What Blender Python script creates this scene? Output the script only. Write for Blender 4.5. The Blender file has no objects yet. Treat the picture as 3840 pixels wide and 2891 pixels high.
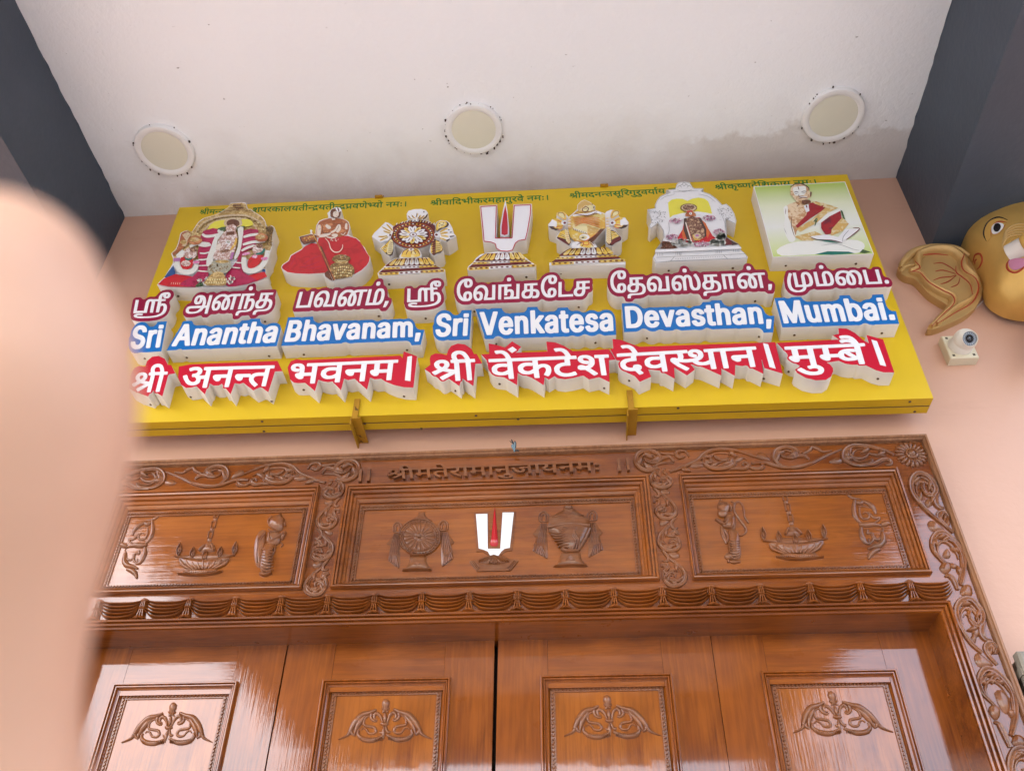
import bpy, bmesh, math, random
from mathutils import Vector, Matrix
from mathutils.geometry import tessellate_polygon
random.seed(7)
S = bpy.context.scene
COL = S.collection
R_ = math.radians
# ------------------------------------------------------------------ camera
CAMZ = 1.55
RM = ((0.99752375, -0.00926533, 0.0697174), (-0.03814143, 0.76158249, 0.64694462), (-0.05908971, -0.64800174, 0.75934323))
F = 3302.1                                  # focal length in pixels of the 3840 px frame
cam = bpy.data.cameras.new('camera')
cam.sensor_width = 36.0
cam.lens = 36.0 * F / 3840
cam.clip_start = 0.002
cam.clip_end = 2000
cam.dof.use_dof = True
cam.dof.focus_distance = 2.75
cam.dof.aperture_fstop = 17.0
co = bpy.data.objects.new('camera', cam)
COL.objects.link(co)
def w2b(v): return Vector((v[0], v[2], -v[1]))
right, down, fwd = (w2b(RM[i]) for i in range(3))
M = Matrix((right, -down, -fwd)).transposed().to_4x4()
M.translation = (0, 0, CAMZ)
co.matrix_world = M
S.camera = co
# ------------------------------------------------------------------ light
SUN_EL, SUN_AZ = 52.0, 205.0                # azimuth clockwise from +Y (the wall is at +Y)
w = bpy.data.worlds.new('World'); S.world = w; w.use_nodes = True
nt = w.node_tree
bg = nt.nodes['Background']
sk = nt.nodes.new('ShaderNodeTexSky'); sk.sky_type = 'NISHITA'; sk.sun_disc = False
sk.sun_elevation = R_(SUN_EL); sk.sun_rotation = R_(SUN_AZ)
sk.air_density = 1.0; sk.dust_density = 4.0; sk.ozone_density = 1.0
nt.links.new(sk.outputs[0], bg.inputs[0]); bg.inputs[1].default_value = 0.15
sun = bpy.data.lights.new('sun', 'SUN'); sun.energy = 0.8; sun.angle = R_(14); sun.color = (1.0, 0.98, 0.95)
so = bpy.data.objects.new('sun', sun); COL.objects.link(so)
az, el = R_(SUN_AZ), R_(SUN_EL)
sd = Vector((math.sin(az) * math.cos(el), math.cos(az) * math.cos(el), math.sin(el)))
so.rotation_euler = (-sd).to_track_quat('-Z', 'Y').to_euler()
so.location = (0, -6, 9)
S.view_settings.view_transform = 'Standard'; S.view_settings.look = 'None'
S.view_settings.gamma = 1.0; S.view_settings.use_curve_mapping = False
S.view_settings.exposure = 2.75
S.render.engine = 'CYCLES'
S.cycles.use_denoising = True
S.cycles.max_bounces = 10; S.cycles.diffuse_bounces = 8; S.cycles.glossy_bounces = 4
S.cycles.sample_clamp_indirect = 6.0
# ------------------------------------------------------------------ helpers
def ray(u, v):
    d = ((u - 1920) / F, (v - 1445.5) / F, 1.0)
    a = [sum(RM[i][j] * d[i] for i in range(3)) for j in range(3)]
    return (a[0], a[2], -a[1])
def P(u, v, Y):                              # where the line of sight through a photo pixel meets the plane y = Y
    r = ray(u, v); t = Y / r[1]
    return (r[0] * t, CAMZ + r[2] * t)
CR = dict(A=(450, 1050, .49729), B=(1450, 1000, .47468), C=(2400, 960, .49729), D2=(1300, 640, .49729), E=(1200, 1600, .63291),
          F=(3200, 600, .48048), G=(300, 1650, .49729), H=(2300, 1600, .6962), L=(2360, 1680, .50633), N=(440, 1720, .434),
          O=(1230, 2600, .18535), Q=(1420, 1900, .15617), U=(1740, 1880, .2622), T=(2660, 1840, .22604), X=(3160, 1830, .17415),
          SW=(1160, 2150, .24412), V=(2420, 1740, .30014), W=(3370, 1740, .33639), W2=(3500, 2200, .41514), J=(300, 1650, .49729),
          K1=(580, 740, .23419), K2=(1040, 750, .19822), K3=(1380, 770, .1922), K4=(2040, 740, .1922), K5=(2400, 660, .22822),
          K6=(2800, 660, .39904), CC=(3400, 1150, .48031), BR=(1270, 1500, .10807), RG=(1850, 1620, .06781), BX=(3740, 2400, .15015))
def c2(cr, x, y, Y):
    a = CR[cr]; return P(a[0] + x * a[2], a[1] + y * a[2], Y)
def cps(cr, pts, Y): return [c2(cr, x, y, Y) for x, y in pts]
def px(cr, Y, x=500, y=500):                 # metres per crop pixel near a place
    a = c2(cr, x, y, Y); b = c2(cr, x + 10, y, Y); return math.hypot(a[0] - b[0], a[1] - b[1]) / 10
def smooth(pts, n=5, closed=False):
    out = []; m = len(pts)
    rng = range(m if closed else m - 1)
    g = (lambda i: pts[i % m]) if closed else (lambda i: pts[max(0, min(m - 1, i))])
    for i in rng:
        p0, p1, p2, p3 = g(i - 1), g(i), g(i + 1), g(i + 2)
        for k in range(n):
            t = k / n; t2 = t * t; t3 = t2 * t
            out.append(tuple(.5 * (2 * p1[d] + (p2[d] - p0[d]) * t + (2 * p0[d] - 5 * p1[d] + 4 * p2[d] - p3[d]) * t2 + (3 * p1[d] - p0[d] - 3 * p2[d] + p3[d]) * t3) for d in range(len(p1))))
    if not closed: out.append(tuple(pts[-1]))
    return out
def area2(p): return .5 * sum(p[i][0] * p[(i + 1) % len(p)][1] - p[(i + 1) % len(p)][0] * p[i][1] for i in range(len(p)))
def inside(pt, poly):
    x, y = pt; r = False; j = len(poly) - 1
    for i in range(len(poly)):
        a, b = poly[i], poly[j]
        if (a[1] > y) != (b[1] > y) and x < (b[0] - a[0]) * (y - a[1]) / (b[1] - a[1]) + a[0]: r = not r
        j = i
    return r
class MB:
    """collects faces; xf maps a point before it is stored"""
    def __init__(s): s.v = []; s.f = []; s.m = []; s.sm = []; s.xf = None
    def pt(s, x, y, z):
        p = (x, y, z)
        if s.xf: p = s.xf(*p)
        s.v.append(p); return len(s.v) - 1
    def face(s, idx, m=0, sm=False): s.f.append(idx); s.m.append(m); s.sm.append(sm)
    def box(s, x0, x1, y0, y1, z0, z1, m=0):
        i = [s.pt(x, y, z) for z in (z0, z1) for y in (y0, y1) for x in (x0, x1)]
        for q in ((0, 2, 3, 1), (4, 5, 7, 6), (0, 1, 5, 4), (2, 6, 7, 3), (0, 4, 6, 2), (1, 3, 7, 5)): s.face([i[k] for k in q], m)
    def hexa(s, c, m=0):                     # 8 corners: bottom 4 then top 4
        i = [s.pt(*p) for p in c]
        for q in ((3, 2, 1, 0), (4, 5, 6, 7), (0, 1, 5, 4), (1, 2, 6, 5), (2, 3, 7, 6), (3, 0, 4, 7)): s.face([i[k] for k in q], m)
    def sheet(s, loops, Y, m=0):             # loops: outline + holes in x,z
        tri = tessellate_polygon([[Vector((a[0], a[1], 0)) for a in l] for l in loops])
        flat = [a for l in loops for a in l]
        ids = [s.pt(a[0], Y, a[1]) for a in flat]
        for t in tri:
            a, b, c = (flat[k] for k in t)
            ar = (b[0] - a[0]) * (c[1] - a[1]) - (c[0] - a[0]) * (b[1] - a[1])
            if abs(ar) < 1e-12: continue
            s.face([ids[k] for k in (t if ar > 0 else t[::-1])], m)
    def walls(s, loop, Y0, Y1, m=0, sm=False, flip=False):
        if (area2(loop) < 0) != flip: loop = loop[::-1]
        a = [s.pt(p[0], Y0, p[1]) for p in loop]; b = [s.pt(p[0], Y1, p[1]) for p in loop]; n = len(loop)
        for i in range(n):
            j = (i + 1) % n; s.face([a[i], b[i], b[j], a[j]], m, sm)
    def slab(s, loop, Y0, Y1, mf=0, ms=0):
        s.sheet([loop], Y0, mf); s.walls(loop, Y0, Y1, ms)
    def letters(s, loops, Y, Y1=None, m=0):
        """sheets with holes sorted out of a bag of loops"""
        L = [l for l in loops if len(l) > 2]; dep = []
        for i, l in enumerate(L): dep.append(sum(1 for j, k in enumerate(L) if j != i and abs(area2(k)) > abs(area2(l)) and inside(l[0], k)))
        for i, l in enumerate(L):
            if dep[i] % 2: continue
            hs = [L[j] for j in range(len(L)) if dep[j] == dep[i] + 1 and abs(area2(L[j])) < abs(area2(l)) and inside(L[j][0], l)]
            s.sheet([l] + hs, Y, m)
            if Y1 is not None:
                s.walls(l, Y, Y1, m)
                for h in hs: s.walls(h, Y, Y1, m, flip=True)
    def stroke(s, pts, wd, h, Y, w1=.45, n=5, k=6, m=0, w0=None, sub=None, g=0):
        """raised round ridge along a path lying on the plane y = Y"""
        q = smooth(pts, sub or n); w0 = w1 if w0 is None else w0; N = len(q); rows = []
        for i, p in enumerate(q):
            a = q[max(0, i - 1)]; b = q[min(N - 1, i + 1)]; dx, dz = b[0] - a[0], b[1] - a[1]; L = math.hypot(dx, dz) or 1
            t = i / (N - 1); e = min(1, w0 + (1 - w0) * min(1, t / .3), w1 + (1 - w1) * min(1, (1 - t) / .45))
            nx, nz = -dz / L, dx / L; row = []
            for j in range(k + 1):
                an = math.pi * j / k; o = math.cos(an) * wd / 2 * e
                row.append(s.pt(p[0] + nx * o, Y - math.sin(an) * h * (.4 + .6 * e) * (1 - g * math.exp(-(math.cos(an) / .4) ** 2)), p[1] + nz * o))
            rows.append(row)
        for i in range(N - 1):
            for j in range(k): s.face([rows[i][j], rows[i + 1][j], rows[i + 1][j + 1], rows[i][j + 1]], m, True)
        s.face(rows[0][::-1], m); s.face(rows[-1], m)
    def dome(s, loop, h, Y, rings=4, m=0, n=3, base=0.0, smo=True, cen=None):
        """inflated patch: outline on the plane, swelling towards the viewer"""
        q = smooth(loop, n, True) if smo else list(loop)
        if area2(q) < 0: q = q[::-1]
        cx = sum(p[0] for p in q) / len(q); cz = sum(p[1] for p in q) / len(q)
        if cen: cx, cz = cen
        rows = []
        if base: rows.append([s.pt(p[0], Y, p[1]) for p in q])
        for r in range(rings):
            an = math.pi / 2 * r / rings; sc = math.cos(an); yy = Y - base - h * math.sin(an)
            rows.append([s.pt(cx + (p[0] - cx) * sc, yy, cz + (p[1] - cz) * sc) for p in q])
        top = s.pt(cx, Y - base - h, cz); N = len(q)
        for a, b in zip(rows, rows[1:]):
            for i in range(N): j = (i + 1) % N; s.face([a[i], a[j], b[j], b[i]], m, True)
        for i in range(N): s.face([rows[-1][i], rows[-1][(i + 1) % N], top], m, True)
    def lathe(s, prof, mat, m=0, n=32, sm=True, cap=True):
        """profile (radius, axial) turned about the local z of the matrix mat"""
        rows = []
        for r, a in prof:
            rows.append([s.pt(*(mat @ Vector((r * math.cos(2 * math.pi * i / n), r * math.sin(2 * math.pi * i / n), a)))) for i in range(n)])
        for a, b in zip(rows, rows[1:]):
            for i in range(n): j = (i + 1) % n; s.face([a[i], a[j], b[j], b[i]], m, sm)
        if cap: s.face(rows[-1], m); s.face(rows[0][::-1], m)
    def rects(s, r0, r1, prof, m=0, sides='lrtb', sm=False):
        """moulding: loops between rectangle r0 and r1 (x0,x1,z0,z1) at (t, y)"""
        rows = []
        for t, y in prof:
            x0, x1, z0, z1 = (r0[i] + (r1[i] - r0[i]) * t for i in range(4))
            rows.append([s.pt(x0, y, z0), s.pt(x1, y, z0), s.pt(x1, y, z1), s.pt(x0, y, z1)])
        use = [i for i, c in enumerate('brtl') if c in sides]
        for a, b in zip(rows, rows[1:]):
            for i in use: j = (i + 1) % 4; s.face([a[i], a[j], b[j], b[i]], m, sm)
    def build(s, name, mats, parent=None, label=None):
        me = bpy.data.meshes.new(name); me.from_pydata(s.v, [], s.f); me.update()
        if not isinstance(mats, (list, tuple)): mats = [mats]
        for q in mats: me.materials.append(q)
        me.polygons.foreach_set('material_index', s.m); me.polygons.foreach_set('use_smooth', s.sm); me.update()
        if any(s.sm): me.set_sharp_from_angle(angle=math.radians(48))
        o = bpy.data.objects.new(name, me); COL.objects.link(o)
        if parent:
            o.parent = parent; o.matrix_parent_inverse = parent.matrix_world.inverted()
        if label: o['label'] = label
        return o
def thing(name, label, cat, loc=(0, 0, 0), group=None):
    o = bpy.data.objects.new(name, None); COL.objects.link(o); o.location = loc; o.empty_display_size = .1
    o.matrix_world = Matrix.Translation(loc)
    o['label'] = label; o['category'] = cat
    if group: o['group'] = group
    return o
def tag(o, label=None, cat=None, group=None, kind=None):
    for k, v in (('label', label), ('category', cat), ('group', group), ('kind', kind)):
        if v: o[k] = v
    return o
# ------------------------------------------------------------------ materials
def new_mat(name):
    m = bpy.data.materials.new(name); m.use_nodes = True; t = m.node_tree
    return m, t, t.nodes['Principled BSDF'], t.nodes, t.links
def coords(N, L, scale=(1, 1, 1), rot=(0, 0, 0)):
    tc = N.new('ShaderNodeTexCoord'); mp = N.new('ShaderNodeMapping')
    mp.inputs['Scale'].default_value = scale; mp.inputs['Rotation'].default_value = rot
    L.new(tc.outputs['Object'], mp.inputs[0]); return mp.outputs[0]
def noise(N, L, vec, sc, det=4, rough=.6, dist=0):
    n = N.new('ShaderNodeTexNoise'); n.inputs['Scale'].default_value = sc; n.inputs['Detail'].default_value = det
    n.inputs['Roughness'].default_value = rough; n.inputs['Distortion'].default_value = dist
    L.new(vec, n.inputs['Vector']); return n.outputs['Fac']
def ramp(N, L, fac, stops):
    r = N.new('ShaderNodeValToRGB'); e = r.color_ramp.elements
    while len(e) < len(stops): e.new(.5)
    for i, (p, c) in enumerate(stops):
        e[i].position = p; e[i].color = (*c, 1) if len(c) == 3 else c
    L.new(fac, r.inputs[0]); return r.outputs[0]
def mixc(N, L, fac, a, b, mode='MIX'):
    x = N.new('ShaderNodeMix'); x.data_type = 'RGBA'; x.blend_type = mode
    if isinstance(fac, (int, float)): x.inputs[0].default_value = fac
    else: L.new(fac, x.inputs[0])
    for k, v in ((6, a), (7, b)):
        if isinstance(v, tuple): x.inputs[k].default_value = (*v, 1) if len(v) == 3 else v
        else: L.new(v, x.inputs[k])
    return x.outputs[2]
def bump(N, L, B, h, st, dist):
    b = N.new('ShaderNodeBump'); b.inputs['Strength'].default_value = st; b.inputs['Distance'].default_value = dist
    L.new(h, b.inputs['Height']); L.new(b.outputs[0], B.inputs['Normal']); return b
def white(v): return (v, v, v)
MATS = {}
def paint(name, col, rough=.5, var=.12, spec=.28, dirt=None, dsc=90, dth=.72, coat=0, metal=0, bscale=0, bst=.2):
    """painted or moulded surface with slight unevenness and sparse specks of dirt"""
    if name in MATS: return MATS[name]
    m, t, B, N, L = new_mat(name); v = coords(N, L)
    n1 = noise(N, L, v, 6, 5)
    c = mixc(N, L, n1, tuple(x * (1 - var) for x in col), tuple(min(1, x * (1 + var)) for x in col))
    if dirt:
        k = ramp(N, L, noise(N, L, v, dsc, 3, .7), [(dth, white(0)), (dth + .05, white(1))])
        c = mixc(N, L, k, c, dirt)
    L.new(c, B.inputs['Base Color']); B.inputs['Roughness'].default_value = rough; B.inputs['Metallic'].default_value = metal
    B.inputs['Specular IOR Level'].default_value = spec; B.inputs['Coat Weight'].default_value = coat; B.inputs['Coat Roughness'].default_value = .08
    if bscale: bump(N, L, B, noise(N, L, v, bscale, 4), bst, .004)
    MATS[name] = m; return m
def wood(name, a, b, axis='z', rough=.32, coat=1.0, crough=.05, bst=.12, dust=None, wave=0.0, cior=1.58):
    m, t, B, N, L = new_mat(name)
    s = {'z': (9, 9, .9), 'x': (.9, 9, 9)}[axis]; v = coords(N, L, s)
    n1 = noise(N, L, v, 2.2, 6, .62, 1.2); n2 = noise(N, L, v, 9, 5, .7, .6)
    s2 = {'z': (60, 60, 2.2), 'x': (2.2, 60, 60)}[axis]; n3 = noise(N, L, coords(N, L, s2), 3, 3, .6)
    c = ramp(N, L, n1, [(.3, a), (.5, tuple((a[i] + b[i]) / 2 for i in range(3))), (.7, b)])
    c = mixc(N, L, ramp(N, L, n2, [(.48, white(0)), (.75, white(.55))]), c, tuple(x * .45 for x in a))
    c = mixc(N, L, ramp(N, L, n3, [(.42, white(.28)), (.55, white(0))]), c, tuple(x * .5 for x in a))
    v0 = coords(N, L); big = noise(N, L, v0, 3.0, 3)
    c = mixc(N, L, ramp(N, L, big, [(.4, white(0)), (.75, white(.45))]), c, tuple(min(1, x * 1.5) for x in b))
    if dust:
        ge = N.new('ShaderNodeNewGeometry'); sp = N.new('ShaderNodeSeparateXYZ'); L.new(ge.outputs['Normal'], sp.inputs[0])
        k = ramp(N, L, noise(N, L, v0, 30, 4), [(.35, white(0)), (.7, white(dust))]); c = mixc(N, L, k, c, (.27, .165, .105))
    L.new(c, B.inputs['Base Color'])
    L.new(ramp(N, L, noise(N, L, v0, 14, 4), [(.3, white(rough * .8)), (.8, white(min(1, rough * 1.5)))]), B.inputs['Roughness'])
    B.inputs['Coat Weight'].default_value = coat; B.inputs['Coat Roughness'].default_value = crough
    mx = N.new('ShaderNodeMath'); mx.operation = 'ADD'; L.new(n3, mx.inputs[0])
    mw = N.new('ShaderNodeMath'); mw.operation = 'MULTIPLY'; mw.inputs[1].default_value = wave; L.new(noise(N, L, v0, 9, 2), mw.inputs[0])
    L.new(mw.outputs[0], mx.inputs[1])
    B.inputs['Coat IOR'].default_value = cior; B.inputs['Specular IOR Level'].default_value = .08
    b_ = bump(N, L, B, mx.outputs[0], bst, .003); L.new(b_.outputs[0], B.inputs['Coat Normal'])
    MATS[name] = m; return m
# varnished teak in its two grain directions, panels, and the duller carved wood
WA, WB = (.115, .023, .0028), (.285, .078, .0085)
wood_v = wood('varnished_wood_upright', WA, WB, 'z', bst=.05, crough=.04)
wood_h = wood('varnished_wood_level', WA, WB, 'x', bst=.05, crough=.04)
wood_p = wood('varnished_panel', (.185, .043, .005), (.305, .090, .011), 'x', bst=.12, wave=3.2)
wood_pv = wood('varnished_door_panel', (.165, .038, .005), (.325, .098, .013), 'z', bst=.09, wave=1.6, crough=.045)
wood_c = wood('carved_wood', (.115, .030, .006), (.245, .075, .016), 'x', rough=.36, coat=.7, crough=.13, bst=.2, dust=.25)
wood_d = wood('dusty_moulding', (.135, .031, .004), (.30, .083, .010), 'x', rough=.4, coat=.6, crough=.12, bst=.12, dust=.12)
# ------------------------------------------------------------------ setting
YW = 2.20                                     # wall face
ZC = 4.42                                     # ceiling
XL, XR = -1.781, 1.329                        # inner faces of the two beams
ZB = 3.985                                    # underside of the beams
m, t, B, N, L = new_mat('ceiling_plaster'); v = coords(N, L)
c = mixc(N, L, noise(N, L, v, 1.6, 4), (.84, .84, .835), (.88, .88, .875))
sp = N.new('ShaderNodeSeparateXYZ'); L.new(v, sp.inputs[0])
# damp patch along the wall at the right end of the ceiling, with its own ragged edge
def band(out, a, b):
    r = N.new('ShaderNodeMapRange'); r.inputs[1].default_value = a; r.inputs[2].default_value = b; L.new(out, r.inputs[0]); return r.outputs[0]
def mul(a, b):
    q = N.new('ShaderNodeMath'); q.operation = 'MULTIPLY'; L.new(a, q.inputs[0]); L.new(b, q.inputs[1]); return q.outputs[0]
def addn(a, b, k):
    q = N.new('ShaderNodeMath'); q.operation = 'MULTIPLY_ADD'; L.new(b, q.inputs[0]); q.inputs[1].default_value = k; L.new(a, q.inputs[2]); return q.outputs[0]
wy = addn(sp.outputs[1], noise(N, L, v, 5, 4), .35); wx = addn(sp.outputs[0], noise(N, L, v, 3, 3), .5)
damp = mul(band(wy, 2.12, 2.15), band(wx, .70, .9))
c = mixc(N, L, mul(damp, band(sp.outputs[0], -9, -8)), c, (.70, .665, .63))
edge = mul(band(wy, 2.0, 2.36), noise(N, L, v, 8, 4))
c = mixc(N, L, edge, c, (.60, .54, .49))
# specks of dirt, thicker at the left beam
k1 = ramp(N, L, noise(N, L, v, 55, 3, .75), [(.70, white(0)), (.76, white(.8))]); k2 = band(addn(sp.outputs[0], noise(N, L, v, 2.5, 3), .6), -.85, -1.45)
c = mixc(N, L, mul(k1, k2), c, (.16, .12, .10))
k3 = ramp(N, L, noise(N, L, coords(N, L, (1, 1.6, 1)), 33, 2, .6), [(.745, white(0)), (.78, white(.7))]); c = mixc(N, L, k3, c, (.2, .16, .13))
L.new(c, B.inputs['Base Color']); B.inputs['Roughness'].default_value = .85; B.inputs['Specular IOR Level'].default_value = .25
hb = addn(noise(N, L, v, 38, 5, .6), noise(N, L, v, 110, 3), .5); bump(N, L, B, hb, .32, .008)
ceil_m = m
m, t, B, N, L = new_mat('peach_wall_paint'); v = coords(N, L)
c = mixc(N, L, noise(N, L, v, 2.2, 5), (.56, .325, .225), (.61, .365, .26))
c = mixc(N, L, ramp(N, L, noise(N, L, v, 60, 3, .7), [(.74, white(0)), (.79, white(.6))]), c, (.30, .17, .11))
c = mixc(N, L, ramp(N, L, noise(N, L, coords(N, L, (.5, 1, 3)), 7, 4), [(.62, white(0)), (.8, white(.25))]), c, (.44, .25, .17))
L.new(c, B.inputs['Base Color']); B.inputs['Roughness'].default_value = .5; B.inputs['Specular IOR Level'].default_value = .35
bump(N, L, B, noise(N, L, v, 22, 5), .25, .006)
wall_m = m
beam_m = paint('dark_beam_paint', (.052, .067, .090), rough=.42, var=.2, dirt=(.3, .28, .26), dsc=70, dth=.775, bscale=45, bst=.35)
stone_m = paint('floor_stone', (.205, .208, .21), rough=.5, var=.12, bscale=8)
ground_m = paint('paving', (.165, .167, .168), rough=.9, var=.15, bscale=6)
g = MB(); g.box(-700, 700, -700, 700, -1.0, -.45); tag(g.build('ground', ground_m), kind='structure')
g = MB(); g.box(-6, 7, -4.6, 2.6, -.449, 0); tag(g.build('porch_floor', stone_m), kind='structure')
FX0, FX1, FZ = -1.478, 1.0555, 3.128           # outer edge of the carved door frame
OX0, OX1, OZ = -1.358, .9315, 2.5725           # clear opening
g = MB()
for x0, x1, z0, z1 in ((-6, FX0 + .02, 0, ZC + .3), (FX1 - .02, 7, 0, ZC + .3), (FX0 + .02, FX1 - .02, FZ - .02, ZC + .3)): g.box(x0, x1, YW, YW + .23, z0, z1)
tag(g.build('temple_wall', wall_m), 'peach painted plaster wall around the carved doorway and behind the yellow sign', 'wall')
g = MB()
n = 60                                        # the ceiling edge along the beams and the wall is a little ragged
g.box(XL - .42, XR + .46, -2.9, YW - .0005, ZC, ZC + .16)
tag(g.build('porch_ceiling', ceil_m), 'white plastered ceiling with three round lights, stained along the wall', 'ceiling')
def wavy_beam(x0, x1, inner):
    q = MB(); rows = []; NN = 150
    for i in range(NN + 1):
        y = -2.9 + (YW - .001 + 2.9) * i / NN; j = random.uniform(-.0035, .0035); k = random.uniform(0, .004)
        zt_ = ZC - .010
        a, b = (x0, x1 + j) if inner > 0 else (x0 + j, x1)     # only the painted edge against the ceiling wavers
        rows.append([q.pt(x0, y, ZB), q.pt(x1, y, ZB), q.pt(x1, y, zt_), q.pt(b, y, ZC + k), q.pt(a, y, ZC + k), q.pt(x0, y, zt_)])
    for a, b in zip(rows, rows[1:]):
        for i in range(6): q.face([a[i], a[(i + 1) % 6], b[(i + 1) % 6], b[i]][::-1])
    q.face(rows[0]); q.face(rows[-1][::-1]); return q
tag(wavy_beam(XL - .60, XL, 1).build('beam', beam_m), 'dark grey beam partly hidden behind the blurred finger', 'beam', 'dark beams either side of the ceiling')
tag(wavy_beam(XR, XR + .46, -1).build('beam', beam_m), 'dark grey beam ending above the gold elephant head', 'beam', 'dark beams either side of the ceiling')
# what the polished doors and the wall look out on: the rest of the porch
q = MB(); q.box(XL - .42, XR + .46, -3.3, -2.901, ZB - .02, ZC + .16); tag(q.build('beam', beam_m), 'dark beam across the open front of the porch, behind the camera', 'beam')
pil_m = paint('pillar_paint', (.30, .26, .22), rough=.5)
for x, lab in ((XL - .3, 'square pillar holding the left end of the front porch beam'), (XR + .34, 'square pillar holding the right end of the front porch beam')):
    q = MB(); q.box(x - .16, x + .16, -3.26, -2.94, .25, ZB - .26); q.box(x - .24, x + .24, -3.34, -2.86, 0, .25); q.box(x - .22, x + .22, -3.32, -2.88, ZB - .26, ZB - .02)
    tag(q.build('pillar', pil_m), lab, 'pillar', 'pillars at the front of the porch')
# ------------------------------------------------------------------ ceiling lights
lamp_w = paint('lamp_rim_white', (.80, .78, .75), rough=.45, var=.05)
lamp_d = paint('lamp_diffuser', (.72, .69, .56), rough=.35, var=.04)
bug_m = paint('dead_insects', (.07, .045, .035), rough=.9)
def hz(u, v, H): r = ray(u, v); k = (H - CAMZ) / r[2]; return (r[0] * k, r[1] * k)
def lamp(cx, cy, rad, seed, dens, label):
    t = thing('ceiling_light', label, 'ceiling light', (cx, cy, ZC), 'round flush lights on the ceiling')
    rnd = random.Random(seed); Mx = Matrix.Translation((cx, cy, ZC)) @ Matrix.Rotation(math.pi, 4, 'X')
    q = MB(); q.lathe([(rad * 1.02, -.002), (rad * 1.02, .0), (rad * 1.0, .012), (rad * .985, .016), (rad * .95, .0172), (rad * .80, .0155), (rad * .775, .0135)], Mx, n=64, cap=False)
    q.build('rim', lamp_w, t)
    q = MB(); q.lathe([(rad * .778, .0125), (rad * .77, .0136), (rad * .5, .0138), (.001, .0139)], Mx, n=64, cap=False); q.build('diffuser', lamp_d, t)
    q = MB()
    for i in range(dens):
        a = rnd.gauss(math.pi * .75, 1.0) if i % 3 else rnd.uniform(0, 6.28); rr = rad * rnd.choice((1.03, 1.03, .99, 1.06)) ; d = rnd.uniform(.0015, .0045); h = rnd.choice((.002, .004, .013))
        x, y = cx + math.cos(a) * rr, cy + math.sin(a) * rr; e = rnd.uniform(.4, 1)
        q.box(x - d * e, x + d * e, y - d, y + d, ZC - h - d * .8, ZC - h + .001)
    tag(q.build('dead_insects', bug_m, t), kind='stuff'); return t
for (u0, v0), (u1, v1), s, dn, lab in (((508, 546), (731, 575), 1, 22, 'round ceiling light nearest the dirt specked plaster and the beam behind the blurred finger'), ((1671, 481), (1883, 481), 2, 46, 'round ceiling light above the white U mark, edge caked with dead insects'), ((3008, 435), (3238, 425), 3, 24, 'round ceiling light above the portrait box, next to the damp stain')):
    a = hz(u0, v0, ZC); b = hz(u1, v1, ZC); lamp((a[0] + b[0]) / 2, (a[1] + b[1]) / 2, math.hypot(a[0] - b[0], a[1] - b[1]) / 2, s, dn, lab)
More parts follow.
